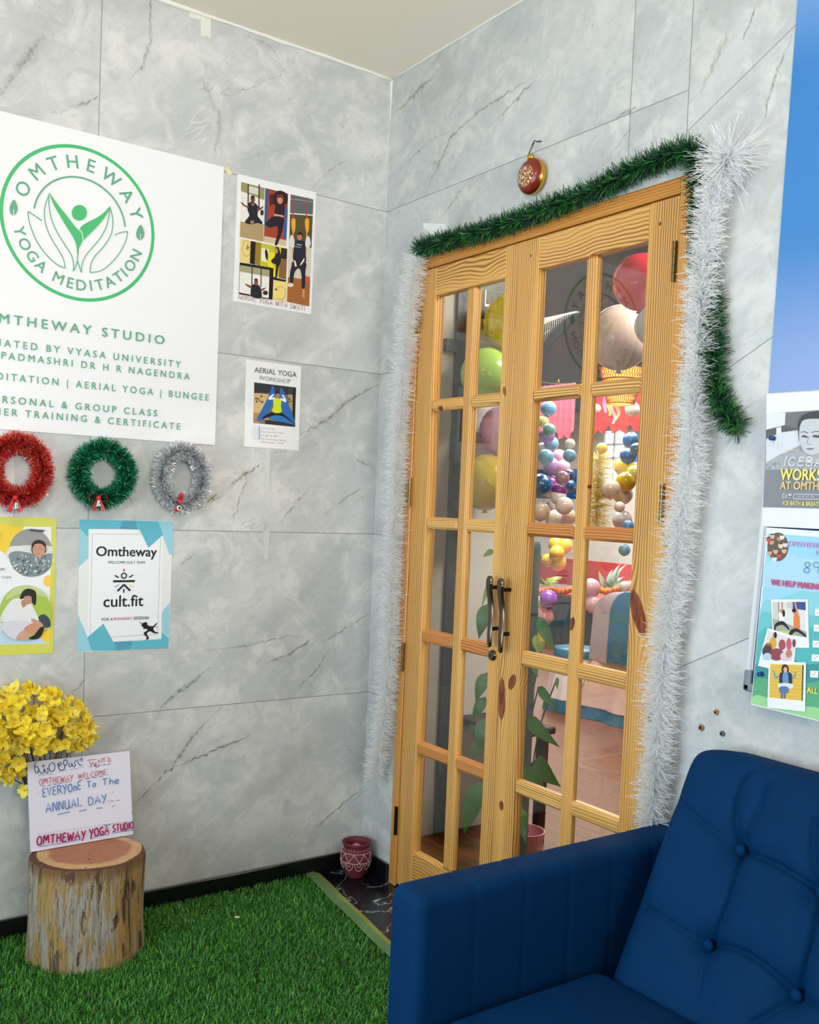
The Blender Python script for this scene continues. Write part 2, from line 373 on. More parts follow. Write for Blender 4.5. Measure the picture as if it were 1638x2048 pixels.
class Print:
    def __init__(s, fr, n0=0.0006, step=0.00004): s.fr = fr; s.n = n0; s.st = step; s.mb = MB(); s.clip = None; s.par = None
    def raw(s, pts, faces, col):
        s.n += s.st; s.mb.add([s.fr.at(u, v, s.n) for u, v in pts], faces, rgb(*col))
    def poly(s, pts, col):
        if s.clip:
            for i in range(len(s.clip)):
                a, b = s.clip[i], s.clip[(i + 1) % len(s.clip)]; out = []
                sd = lambda p: (b[0] - a[0]) * (p[1] - a[1]) - (b[1] - a[1]) * (p[0] - a[0])
                for j in range(len(pts)):
                    p, q = pts[j], pts[(j + 1) % len(pts)]; dp, dq = sd(p), sd(q)
                    if dp >= 0: out.append(p)
                    if (dp >= 0) != (dq >= 0): t = dp / (dp - dq); out.append((p[0] + (q[0] - p[0]) * t, p[1] + (q[1] - p[1]) * t))
                pts = out
                if len(pts) < 3: return
        A = sum(pts[i][0] * pts[(i + 1) % len(pts)][1] - pts[(i + 1) % len(pts)][0] * pts[i][1] for i in range(len(pts)))
        if A < 0: pts = pts[::-1]
        s.raw(pts, [list(range(len(pts)))], col)
    def cpoly(s, crop, pts, col): s.poly([s.fr.c(crop, x, y) for x, y in pts], col)
    def smooth(s, pts, n=5, closed=True):
        out = []; m = len(pts)
        for i in range(m if closed else m - 1):
            g = (lambda j: pts[j % m]) if closed else (lambda j: pts[max(0, min(m - 1, j))])
            p0, p1, p2, p3 = g(i - 1), g(i), g(i + 1), g(i + 2)
            for k in range(n):
                t = k / n
                out.append(tuple(0.5 * (2 * p1[a] + (p2[a] - p0[a]) * t + (2 * p0[a] - 5 * p1[a] + 4 * p2[a] - p3[a]) * t * t + (3 * p1[a] - p0[a] - 3 * p2[a] + p3[a]) * t ** 3) for a in (0, 1)))
        if not closed: out.append(pts[-1])
        return out
    def csmooth(s, crop, pts, col, n=4): s.poly(s.smooth([s.fr.c(crop, x, y) for x, y in pts], n), col)
    def disc(s, c, r, col, ry=None, n=28, rot=0.0):
        ry = ry or r; ca, sa = math.cos(rot), math.sin(rot)
        s.poly([(c[0] + r * math.cos(a) * ca - ry * math.sin(a) * sa, c[1] + r * math.cos(a) * sa + ry * math.sin(a) * ca) for a in [2 * PI * i / n for i in range(n)]], col)
    def cdisc(s, crop, x, y, rx, ry, col, n=24):
        s.poly([s.fr.c(crop, x + rx * math.cos(2 * PI * i / n), y + ry * math.sin(2 * PI * i / n)) for i in range(n)], col)
    def ring(s, c, r, w, col, a0=0, a1=2 * PI, n=96):
        vs = []
        for i in range(n + 1):
            a = a0 + (a1 - a0) * i / n
            for q in (r - w / 2, r + w / 2): vs.append((c[0] + q * math.cos(a), c[1] + q * math.sin(a)))
        s.raw(vs, [[2 * i, 2 * i + 1, 2 * i + 3, 2 * i + 2] for i in range(n)], col)
    def stroke(s, pts, w, col, dot=True):
        vs = []; fs = []; m = len(pts)
        for i, p in enumerate(pts):
            a = pts[max(0, i - 1)]; b = pts[min(m - 1, i + 1)]; dx, dy = b[0] - a[0], b[1] - a[1]; l = math.hypot(dx, dy) or 1
            nx, ny = -dy / l * w / 2, dx / l * w / 2; vs += [(p[0] + nx, p[1] + ny), (p[0] - nx, p[1] - ny)]
        fs = [[2 * i, 2 * i + 1, 2 * i + 3, 2 * i + 2] for i in range(m - 1)]
        s.raw(vs, fs, col)
    def cstroke(s, crop, pts, w, col, sm=0):
        q = [s.fr.c(crop, x, y) for x, y in pts]
        if sm: q = s.smooth(q, sm, False)
        s.stroke(q, w, col)
    def text(s, t, p0, p1, col, cap=None, sp=1.0, off=0.0, shear=0.0, center=False, height=None):
        """text on the baseline p0 -> p1 (stretched to fill it)"""
        bold = max(0, off) * .9; vs, fs = text2d(t, sp, min(0, off), shear); x0 = min(p[0] for p in vs); x1 = max(p[0] for p in vs)
        dx, dy = p1[0] - p0[0], p1[1] - p0[1]; l = math.hypot(dx, dy); ex = (dx / l, dy / l); ey = (-ex[1], ex[0])
        k = l / (x1 - x0); ky = (cap / CAPH) if cap else k
        for bx_, by_ in (((0, 0),) if not bold else ((bold, bold * .5), (-bold, bold * .5), (bold, -bold * .5), (-bold, -bold * .5))):
            s.raw([(p0[0] + ex[0] * (x + bx_ - x0) * k + ey[0] * (y + by_) * ky, p0[1] + ex[1] * (x + bx_ - x0) * k + ey[1] * (y + by_) * ky) for x, y in vs], fs, col)
    def flush(s, name='lettering'):
        if s.par is not None: s.build(name, s.par)
    def ctext(s, crop, t, a, b, col, cappx=None, **kw):
        p0 = s.fr.c(crop, *a); p1 = s.fr.c(crop, *b)
        cap = None
        if cappx: q = s.fr.c(crop, a[0], a[1] - cappx); cap = math.hypot(q[0] - p0[0], q[1] - p0[1])
        s.flush('printed_lines'); s.text(t, p0, p1, col, cap=cap, **kw); s.flush()
    def glyph(s, t, c, h, ang, col, off=0.0):
        vs, fs = text2d(t, 1.0, 0.0); x0 = min(p[0] for p in vs); x1 = max(p[0] for p in vs); mx = (x0 + x1) / 2; k = h / CAPH
        ca, sa = math.cos(ang), math.sin(ang); bo = max(0, off) * .9; vs0 = vs
        for bx_, by_ in ((bo, bo * .6), (-bo, bo * .6), (bo, -bo * .6), (-bo, -bo * .6)):
          vs = [(x + bx_, y + by_) for x, y in vs0]
          s.raw([(c[0] + ((x - mx) * ca - (y - CAPH / 2) * sa) * k, c[1] + ((x - mx) * sa + (y - CAPH / 2) * ca) * k) for x, y in vs], fs, col)
    def build(s, name, parent):
        if not s.mb.v: return None
        o = s.mb.build(name, INK, parent); s.mb = MB(); return o

# single-stroke hand lettering
HAND = {'B': [[(.02, 0), (.06, 1), (.38, .95), (.42, .7), (.1, .54), (.46, .4), (.42, .08), (.0, 0)]], 'a': [[(.38, .5), (.15, .58), (.0, .3), (.12, .02), (.3, .12), (.38, .5), (.36, .08), (.44, 0)]], 'l': [[(0, .1), (.2, .7), (.16, 1), (.06, .8), (.1, .1), (.2, 0)]], 'y': [[(0, .55), (.1, .1), (.32, .3)], [(.36, .58), (.24, -.3), (.02, -.25)]], 'A': [[(0, 0), (.32, 1), (.64, 0)], [(.1, .36), (.55, .36)]], 'C': [[(.55, .85), (.35, 1), (.1, .8), (0, .45), (.12, .1), (.35, 0), (.56, .12)]],
 'D': [[(.02, 0), (.05, 1), (.35, .95), (.56, .6), (.5, .2), (.3, .02), (-.02, 0)]], 'E': [[(.5, .95), (.2, 1), (.04, .78), (.2, .54), (.42, .52)], [(.2, .54), (0, .3), (.1, .02), (.5, .05)]],
 'G': [[(.52, .85), (.3, 1), (.05, .7), (.05, .25), (.3, 0), (.52, .15), (.52, .42), (.3, .42)]], 'H': [[(.02, 0), (.05, 1)], [(.5, 1), (.52, 0)], [(.03, .5), (.52, .52)]],
 'I': [[(.05, 0), (.08, 1)]], 'L': [[(.05, 1), (.02, .02), (.5, 0)]], 'M': [[(0, 0), (.12, 1), (.36, .35), (.6, 1), (.72, 0)]], 'N': [[(0, 0), (.06, 1), (.5, .02), (.55, 1)]],
 'O': [[(.3, 1), (.06, .8), (.0, .4), (.16, .03), (.42, .03), (.58, .4), (.5, .85), (.28, 1)]], 'R': [[(.02, 0), (.05, 1), (.4, .95), (.48, .7), (.3, .5), (.05, .48)], [(.25, .48), (.55, 0)]],
 'S': [[(.48, .86), (.28, 1), (.06, .82), (.12, .58), (.4, .42), (.44, .16), (.22, 0), (0, .14)]], 'T': [[(.28, 0), (.3, 1)], [(-.02, 1), (.6, 1.0)]],
 'U': [[(.03, 1), (0, .3), (.16, .02), (.4, .05), (.5, .35), (.52, 1)], [(.52, .4), (.56, 0)]], 'V': [[(0, 1), (.25, 0), (.55, 1)]], 'W': [[(0, 1), (.14, 0), (.36, .75), (.55, 0), (.76, 1)]],
 'Y': [[(0, 1), (.26, .45)], [(.55, 1), (.12, -.22)]], 'h': [[(.02, 0), (.06, 1)], [(.04, .4), (.22, .58), (.38, .45), (.4, 0)]], 'e': [[(.02, .32), (.4, .4), (.34, .62), (.1, .58), (.0, .28), (.15, 0), (.45, .1)]],
 'n': [[(.02, 0), (.04, .6)], [(.04, .4), (.22, .62), (.38, .45), (.4, 0)]], 'o': [[(.2, .58), (.02, .4), (.04, .1), (.22, 0), (.4, .2), (.36, .5), (.18, .58)]],
 '8': [[(.45, .85), (.25, 1), (.05, .8), (.2, .55), (.45, .3), (.3, 0), (.05, .1), (.08, .35), (.45, .7), (.42, .88)]], '9': [[(.45, .6), (.2, .5), (.02, .75), (.2, 1), (.45, .9), (.45, .5), (.38, 0)]],
 ',': [[(.05, .1), (.0, -.15)]], '.': [[(0, 0), (.06, .04)]], '3': [[(0, .9), (.3, 1), (.4, .78), (.18, .55), (.42, .3), (.25, 0), (0, .1)]]}
def hand(P, t, p0, p1, h, w, col, jit=0.04, seed=1):
    rr = random.Random(seed); adv = 0; items = []
    for ch in t:
        if ch == ' ': adv += 0.5; continue
        g = HAND[ch]; wd = max(x for st in g for x, _ in st); items.append((adv, g)); adv += wd + 0.22
    adv -= 0.22; P.flush('pen_marks')
    dx, dy = p1[0] - p0[0], p1[1] - p0[1]; l = math.hypot(dx, dy); ex = (dx / l, dy / l); ey = (-ex[1], ex[0]); k = l / adv
    for a, g in items:
        jy = rr.uniform(-jit, jit)
        for st in g:
            q = [(p0[0] + ex[0] * (a + x) * k + ey[0] * (y + jy) * h, p0[1] + ex[1] * (a + x) * k + ey[1] * (y + jy) * h) for x, y in st]
            if len(q) > 3: q = P.smooth(q, 4, False)
            P.stroke(q, w, col)
    P.flush('handwriting')
# ------------------------------------------------------------------ the setting
H = 2.955
def struct(mb, name, m, parent=None, **kw):
    o = mb.build(name, m, parent, **kw)
    if parent is None: tag(o, kind='structure')
    return o
M_ML, M_MR = marble('marble_tile_left', 'Y'), marble('marble_tile_right', 'X')
M_CEIL = mat('ceiling_paint', (248, 238, 222), 0.85, var=0.02, vscale=3)
M_CAULK = mat('white_caulk', (232, 231, 222), 0.7)
M_BLACK = mat('black_granite', (16, 18, 20), 0.25)
M_WHITEW = mat('studio_white_paint', (222, 218, 212), 0.8, var=0.02, vscale=4)
M_BEIGE = mat('studio_beige_plaster', (176, 168, 152), 0.85, var=0.04, vscale=8)
M_DARKST = mat('dark_grey_steel', (44, 48, 54), 0.5)

VL = [([(0, 182), (47, 114), (88, 59)], .011, (228, 226, 218), .8), ([(0, 190), (50, 122), (92, 62)], .020, (150, 148, 124), .45), ([(100, 227), (146, 217), (196, 193)], .008, (138, 128, 84), .9), ([(264, 155), (287, 129), (302, 70), (302, 0)], .009, (140, 146, 132), .6), ([(302, 60), (301, 20), (302, -20)], .003, (60, 62, 54), .8),
 ([(599, 870), (650, 842), (700, 800), (757, 769)], .008, (138, 128, 84), .85), ([(420, 1008), (466, 966), (525, 925)], .009, (138, 128, 84), .95), ([(368, 1030), (420, 1000), (460, 966)], .010, (140, 124, 60), .95), ([(460, 1059), (481, 996), (500, 935)], .004, (138, 128, 84), .8), ([(562, 1046), (592, 1000), (622, 983)], .006, (132, 116, 90), .6),
 ([(664, 1016), (700, 990), (745, 964)], .003, (102, 104, 96), .8), ([(318, 1418), (370, 1376), (422, 1333)], .009, (124, 130, 124), .8), ([(398, 1302), (495, 1292), (575, 1273), (612, 1271)], .003, (102, 104, 96), .85), ([(529, 1327), (580, 1308), (630, 1275)], .007, (92, 98, 92), .8), ([(584, 1391), (633, 1339), (660, 1299)], .004, (132, 116, 90), .85),
 ([(642, 1284), (700, 1252), (740, 1223)], .004, (140, 124, 78), .9), ([(633, 1262), (700, 1236), (745, 1160)], .004, (228, 226, 218), .6), ([(265, 1610), (347, 1532), (387, 1469), (449, 1407)], .008, (140, 134, 92), .75), ([(355, 1532), (430, 1500), (504, 1469)], .007, (86, 92, 88), .8), ([(402, 1536), (539, 1504), (609, 1489)], .005, (228, 226, 218), .75),
 ([(566, 1684), (625, 1630), (680, 1579)], .004, (228, 226, 218), .8), ([(621, 1669), (672, 1618), (726, 1579)], .005, (120, 122, 110), .8), ([(316, 1419), (379, 1364)], .006, (110, 116, 110), .7), ([(395, 1148), (440, 1118), (470, 1100)], .0035, (228, 226, 218), .8), ([(350, 1140), (392, 1106)], .004, (120, 122, 110), .6), ([(10, 1370), (90, 1400), (150, 1392)], .005, (150, 150, 132), .6), ([(140, 1395), (165, 1362), (172, 1356)], .004, (110, 104, 70), .8),
 ([(430, 760), (500, 690), (520, 640)], .004, (228, 226, 218), .6), ([(620, 380), (670, 330), (700, 320)], .006, (138, 128, 84), .45), ([(660, 740), (668, 752)], .003, (50, 50, 46), .9), ([(702, 910), (726, 925), (750, 938)], .0035, (90, 90, 66), .8), ([(400, 150), (440, 240), (428, 320)], .010, (176, 178, 162), .5), ([(470, 60), (540, 90), (560, 120)], .012, (150, 156, 140), .4)]
VR = [([(792, 227), (836, 183), (870, 150)], .016, (150, 140, 112), .6), ([(851, 385), (904, 271), (965, 218), (1079, 146)], .007, (138, 128, 84), .75), ([(991, 244), (1030, 200), (1071, 159)], .006, (102, 104, 96), .8), ([(1091, 206), (1105, 170), (1120, 136)], .006, (214, 200, 176), .8), ([(1200, 187), (1240, 165), (1278, 144)], .005, (228, 226, 218), .8), ([(1392, 278), (1430, 230), (1510, 163)], .004, (228, 226, 218), .8),
 ([(1398, 187), (1435, 102), (1459, 35)], .004, (216, 212, 190), .9), ([(1404, 180), (1442, 98), (1466, 30)], .010, (150, 150, 120), .5), ([(1486, 80), (1500, 40), (1510, 16)], .006, (138, 128, 84), .9), ([(1510, 262), (1531, 235), (1548, 160), (1588, 59)], .005, (140, 138, 100), .8), ([(1205, 331), (1240, 285), (1272, 243)], .004, (102, 104, 96), .5), ([(1423, 1150), (1428, 1190), (1431, 1224)], .006, (228, 226, 218), .8),
 ([(880, 440), (930, 370), (960, 340)], .008, (196, 184, 150), .6), ([(1180, 620), (1230, 590)], .005, (138, 128, 84), .5), ([(1232, 235), (1275, 215)], .008, (96, 84, 60), .7), ([(1275, 237), (1300, 270), (1303, 300)], .004, (228, 226, 218), .8), ([(800, 340), (860, 280), (900, 262)], .006, (150, 140, 110), .5), ([(1440, 880), (1470, 840), (1510, 800)], .005, (150, 150, 140), .5), ([(1395, 1425), (1405, 1470)], .004, (110, 116, 120), .6), ([(1590, 1470), (1612, 1440), (1630, 1420)], .004, (228, 226, 218), .7)]
M_VEIN = vein_mat()
wl = MB().box((-0.12, -4.2, 0), (0, 0.12, H)); add_veins(wl, LEFT, VL, 5)
struct(wl, 'wall_left', [M_ML, M_VEIN])
wr = MB().box((0.0, 0, 0), (0.197, 0.12, H)).box((1.425, 0, 0), (4.7, 0.12, H)).box((0.197, 0, 2.253), (1.425, 0.12, H))
add_veins(wr, DOORWALL, VR, 8)
struct(wr, 'wall_right', [M_MR, M_VEIN])
struct(MB().box((-0.12, -4.32, 0), (4.82, -4.2, 1.05)), 'wall_front_blocker', M_WHITEW)  # unseen sill wall added to block low daylight from the open front
struct(MB().box((4.7, -4.2, 0), (4.82, 0.12, H)), 'wall_side', M_WHITEW)
struct(MB().box((-0.12, -4.2, H), (4.82, 0.12, H + 0.1)), 'ceiling', M_CEIL)

nf = NT('black_marble_tile'); x, y, z = nf.xyz()
v1 = nf.noise(nf.vec(nf.math('MULTIPLY', x, 0.8), nf.math('ADD', y, nf.math('MULTIPLY', x, 0.6)), 0.0), 4.5, 5, 0.6, 1.0)
ln = nf.step(nf.math('ABSOLUTE', nf.math('SUBTRACT', v1, 0.5)), 0.0, 0.012, 1.0, 0.0)
sm = nf.noise(nf.vec(x, y, 4.0), 14, 5, 0.7)
colr = nf.mix(nf.math('MULTIPLY', ln, 0.8), nf.mix(nf.math('MULTIPLY', nf.step(sm, 0.5, 0.8), 0.5), rgb(17, 19, 24), rgb(70, 76, 84)), rgb(170, 176, 180))
nf.base(colr); nf.set(Roughness=0.22)
struct(MB().box((-0.12, -4.2, -0.1), (4.82, 0.12, 0.0)), 'floor', nf.m)
struct(MB().box((0.0, -4.2, 0.0), (0.012, 0.0, 0.066), 0.002), 'baseboard_left', M_BLACK)
struct(MB().box((0.0125, -0.012, 0.0), (0.192, 0.0, 0.066), 0.002).box((1.43, -0.012, 0.0), (4.7, 0.0, 0.066), 0.002), 'baseboard_right', M_BLACK)
# caulk bead along the ceiling, lumpy, and a short run down the corner
ck = MB(); pts = []
for i in range(80):
    yy = -4.0 + 4.0 * i / 79; pts.append((0.002, yy, H - 0.004 + R.uniform(-0.002, 0.002)))
ck.tube(pts, [0.007 + R.uniform(-0.002, 0.0025) for _ in pts], 6)
pts = [(4.0 * i / 79, -0.002, H - 0.004 + R.uniform(-0.001, 0.001)) for i in range(80)]
ck.tube(pts, [0.0045 + R.uniform(-0.001, 0.001) for _ in pts], 6)
ck.tube([(0.001, -0.001, H - 0.16 * i / 8) for i in range(9)], [0.010, 0.008, 0.006, 0.0045, 0.0035, 0.003, 0.0025, 0.002, 0.0015], 6)
struct(ck, 'trim_1', M_CAULK, smooth=True)

# the studio beyond the door
M_WOODF = None
nw = NT('studio_wood_floor'); x, y, z = nw.xyz()
g = nw.noise(nw.vec(nw.math('MULTIPLY', x, 2.0), nw.math('MULTIPLY', y, 40.0), 0.0), 1.0, 5, 0.65)
pl = nw.math('FRACT', nw.math('MULTIPLY', y, 5.5)); gap = nw.step(nw.math('ABSOLUTE', nw.math('SUBTRACT', pl, 0.5)), 0.485, 0.5)
cw = nw.mix(nw.step(g, 0.3, 0.7), rgb(96, 52, 25), rgb(132, 76, 38)); cw = nw.mix(nw.math('MULTIPLY', gap, 0.6), cw, rgb(60, 34, 20))
nw.base(cw); nw.set(Roughness=0.45)
struct(MB().box((-9.0, 0.12, -0.1), (3.2, 9.0, 0.0)), 'floor_studio', nw.m)
M_SCEIL = mat('studio_ceiling', (34, 34, 35), 0.9)
struct(MB().box((-9.0, 0.12, 2.95), (3.2, 9.0, 3.05)), 'ceiling_studio', M_SCEIL)
struct(MB().box((-0.27, 0.12, 0), (-0.15, 0.455, 2.95)), 'wall_studio_near', M_BEIGE)
struct(MB().box((-0.27, 0.56, 0), (-0.15, 0.80, 2.95)), 'wall_studio_corner', M_WHITEW)
struct(MB().box((-0.27, 0.456, 0), (-0.135, 0.559, 2.95)).box((-0.15, 0.40, 2.02), (-0.128, 0.4555, 2.07)), 'trim_2', M_DARKST)
struct(MB().box((-9.0, 0.74, 0), (-0.271, 0.80, 2.95)), 'wall_studio_left', M_WHITEW)
struct(MB().box((-9.0, 8.9, 0), (3.2, 9.0, 2.95)), 'wall_studio_back', M_WHITEW)
struct(MB().box((-9.1, 0.12, 0), (-9.0, 9.0, 2.95)), 'wall_studio_far', M_WHITEW)
struct(MB().box((3.2, 0.12, 0), (3.3, 9.0, 2.95)), 'wall_studio_right', M_WHITEW)
# window on the studio's back wall (daylight)
wc = OY(1233, 895, 8.89)
w_l, w_r, w_t, w_b = OY(1213, 880, 8.89).x, OY(1253, 880, 8.89).x, OY(1233, 862, 8.89).z, OY(1233, 972, 8.89).z
win = thing('window_1', ((w_l + w_r) / 2, 8.89, w_b), kind='structure')
M_DAY = mat('window_daylight', (0, 0, 0), 0.5, emit=(235, 244, 255), estr=2.2)
MB().box((w_l, 8.88, w_b), (w_r, 8.89, w_t)).build('window_pane', M_DAY, win)
fr = MB(); M_WFR = mat('window_frame_white', (214, 214, 212), 0.5)
for (a, b) in (((w_l - .06, w_b - .06), (w_l, w_t + .06)), ((w_r, w_b - .06), (w_r + .06, w_t + .06)), ((w_l, w_t), (w_r, w_t + .06)), ((w_l, w_b - .06), (w_r, w_b)),
               ((w_l, w_t - .22), (w_r, w_t - .19)), ((w_l, (w_b + w_t) / 2 - .02), (w_r, (w_b + w_t) / 2 + .02)), (((w_l + w_r) / 2 - .012, w_b), ((w_l + w_r) / 2 + .012, w_t))):
    fr.box((a[0], 8.84, a[1]), (b[0], 8.89, b[1]))
fr.build('window_frame', M_WFR, win)

# ------------------------------------------------------------------ the pine double door
def kz(c, x, y): p = OY(*cp(c, x, y)); return p.x, p.z
k1 = kz('E', 1245, 1215); k2 = kz('E', 1352, 1045); k3 = kz('E', 1452, 1140); k4 = kz('E', 1113, 1185); k5 = kz('G', 1345, 775)
k6 = kz('F', 560, 400); k7 = kz('F', 1165, 300); k8 = kz('C', 510, 185); k9 = kz('A', 1100, 1600); k10 = kz('D', 605, 1060); k11 = kz('B', 1275, 535); k12 = kz('B', 100, 825)
KN_MEET = [(k1[0], k1[1], .019, .070, 0.05), (k2[0], k2[1], .016, .028, -0.45), (k3[0], k3[1], .011, .022, 0.1), (k4[0], k4[1], .007, .006, 0), (k5[0], k5[1], .011, .016, 0), (k12[0], k12[1], .004, .005, 0)]
KN_MR = [(k6[0], k6[1], .012, .022, -0.3), (k10[0], k10[1], .006, .012, 0)]
KN_R = [(k7[0], k7[1], .023, .068, 0.40), (k11[0], k11[1], .005, .006, 0)]
P_V = pine('pine_upright', 'Z'); P_MEET = pine('pine_meeting_stile', 'Z', knots=KN_MEET, light=(236, 180, 100)); P_MR = pine('pine_mullion', 'Z', knots=KN_MR, light=(234, 178, 98))
P_R = pine('pine_outer_stile', 'Z', knots=KN_R, light=(230, 174, 96)); P_H = pine('pine_rail', 'X', per=0.012, wave=3.6)
P_L9 = pine('pine_knotted_stile', 'Z', knots=[(k9[0] + .01, k9[1], .008, .016, 0.3)], light=(236, 180, 100))
P_M = pine('pine_muntin', 'X', light=(238, 184, 106)); P_MO = pine('pine_muntin_orange', 'X', light=(220, 144, 76), dark=(160, 88, 34))
P_M8 = pine('pine_muntin_knot', 'X', light=(236, 180, 102), knots=[(k8[0], k8[1], .016, .008, 0.2)])
P_FR = pine('pine_frame', 'Z', light=(224, 160, 80), dark=(160, 96, 34)); P_FRH = pine('pine_frame_head', 'X', light=(214, 146, 64), dark=(150, 86, 28))

ng = NT('door_glass'); ng.t.nodes.remove(ng.b)
tr = ng.n('BsdfTransparent'); tr.inputs[0].default_value = (0.93, 0.95, 0.94, 1); gl = ng.n('BsdfGlossy'); gl.inputs['Roughness'].default_value = 0.0
fz = ng.n('Fresnel'); bf_ = ng.n('NewGeometry').outputs['Backfacing']
ng.put(fz.inputs[0], ng.math('ADD', 1.68, ng.math('MULTIPLY', bf_, 1 / 1.68 - 1.68))); mx = ng.n('MixShader')
ng.t.links.new(fz.outputs[0], mx.inputs[0]); ng.t.links.new(tr.outputs[0], mx.inputs[1]); ng.t.links.new(gl.outputs[0], mx.inputs[2])
ng.t.links.new(mx.outputs[0], ng.t.nodes['Material Output'].inputs[0])
GLASS = ng.m
M_BRASS = mat('aged_brass', (124, 106, 66), 0.35, 1.0, var=0.2, vscale=60)
M_BRONZE = mat('dark_bronze', (112, 98, 86), 0.24, 1.0, var=0.12, vscale=40)
M_PEG = mat('black_metal', (18, 15, 14), 0.4, 0.5)

frm = thing('trim_3', (0.81, 0, 0), kind='structure')
MB().box((0.199, -0.006, 0), (0.239, 0.11, 2.2525), 0.003).build('jamb', P_FR, frm)
MB().box((1.3865, -0.006, 0), (1.4225, 0.11, 2.2525), 0.003).build('jamb', P_FR, frm)
MB().box((0.2395, -0.005, 2.210), (1.386, 0.11, 2.2525), 0.003).build('head', P_FRH, frm)
MB().box((0.2395, 0.045, 2.19), (1.386, 0.10, 2.2095)).build('door_stop', P_FRH, frm)
MB().box((0.2395, 0.0, 0.0), (1.386, 0.10, 0.008)).build('threshold', M_BLACK, frm)

ROWS = [(1.712, 1.752), (1.304, 1.345), (0.905, 0.951), (0.507, 0.552)]
TOPZ, BOTZ = 2.110, 0.155
def leaf(name, x0, x1, a0, a1, m0, m1, mats, rowm, org):
    t = thing(name, org, kind='structure')
    st_l, st_r, mu = mats
    b = 0.0045
    MB().box((x0, 0, 0.012), (a0, 0.036, 2.207), 0.002).build('stile', st_l, t)
    MB().box((a1, 0, 0.012), (x1, 0.036, 2.207), 0.002).build('stile', st_r, t)
    MB().box((a0, 0.0006, TOPZ), (a1, 0.036, 2.2065), 0.002).build('rail', P_H, t)
    MB().box((a0, 0.0006, 0.0125), (a1, 0.036, BOTZ), 0.002).build('rail', P_H, t)
    MB().box((m0, 0.001, BOTZ), (m1, 0.035, TOPZ), 0.009).build('mullion', mu, t)
    for (z0, z1), mm in zip(ROWS, rowm):
        MB().box((a0 - .004, 0.001, z0), (m0 + .004, 0.034, z1), 0.009).build('muntin', mm, t)
        MB().box((m1 - .004, 0.001, z0), (a1 + .004, 0.034, z1), 0.009).build('muntin', mm if mm is not P_M8 else P_M, t)
    zs = [BOTZ] + [q for r in reversed(ROWS) for q in r] + [TOPZ]
    for k in range(5):
        for (g0, g1) in ((a0, m0), (m1, a1)):
            MB().box((g0 - .002, 0.0165, zs[2 * k] - .002), (g1 + .002, 0.0205, zs[2 * k + 1] + .002)).build('glass_pane', GLASS, t)
    return t
dl = leaf('door_1', 0.2405, 0.757, 0.331, 0.700, 0.503, 0.552, (P_V, P_L9, P_V), (P_M8, P_M, P_MO, P_MO), (0.2405, 0, 0))
dr = leaf('door_2', 0.7585, 1.385, 0.853, 1.281, 1.050, 1.094, (P_MEET, P_R, P_MR), (P_M, P_MO, P_M, P_M), (1.385, 0, 0))

def handle(par, x, zt, zb):
    # wavy strap pull on two pegs
    path = []; rad = []
    for i in range(25):
        t = i / 24; zz = zt + (zb - zt) * t
        off = -0.031 - 0.008 * math.cos(t * PI * 2.2) * (1 - 0.4 * t)
        path.append((x + 0.007 * math.sin(t * PI * 1.6) * -1, off, zz)); rad.append(0.0158 - 0.0050 * t)
    h = MB().tube(path, rad, 14, flat=(1.0, 0.40), up=(0, 1, 0)).sphere(path[0], 0.0152, 12, 8, sc=(1, .45, 1)).sphere(path[-1], 0.0105, 12, 8, sc=(1, .45, 1)).build('pull_handle', M_BRONZE, par, smooth=True)
    for zz in (zt - 0.022, zb + 0.047):
        MB().tube([(x, -0.029, zz), (x, 0.001, zz)], 0.0062, 12).build('handle_peg', M_PEG, h, smooth=False)
handle(dl, 0.738, 1.158, 0.958); handle(dr, 0.792, 1.155, 0.948)
lp = OY(*cp('E', 1150, 768)); RX = Matrix.Rotation(math.radians(90), 4, 'X')
lk = MB().lathe([(0.0165, -0.002), (0.0175, 0.004), (0.0150, 0.009), (0.0142, 0.010)], (lp.x + 0.004, 0, lp.z), 28, RX).build('lock', mat('lock_brass', (112, 100, 72), 0.35, 1.0), dl, smooth=True, angle=30)
MB().lathe([(0.0120, 0.010), (0.0120, 0.012), (0.0100, 0.0125)], (lp.x + 0.004, 0, lp.z), 24, RX).build('lock_face', mat('lock_steel', (118, 116, 110), 0.35, 1.0), lk)
MB().box((lp.x + 0.0025, -0.0135, lp.z - .005), (lp.x + 0.0055, -0.0122, lp.z + .005)).build('keyhole', M_PEG, lk)
def hinge(par, x, z, m=None):
    hb = MB()
    for k in range(5):
        z0 = z - 0.052 + k * 0.0208; hb.tube([(x, -0.010, z0 + 0.0006), (x, -0.010, z0 + 0.0202)], 0.0062, 12)
    hb.build('hinge', m or M_BRASS, par, smooth=True, angle=40)
for zz in (2.042, 1.428, 0.838): hinge(dl, 0.238, zz)
hinge(dl, 0.236, 0.242, M_PEG)
for zz in (2.036, 1.414, 0.83, 0.24): hinge(dr, 1.382, zz)

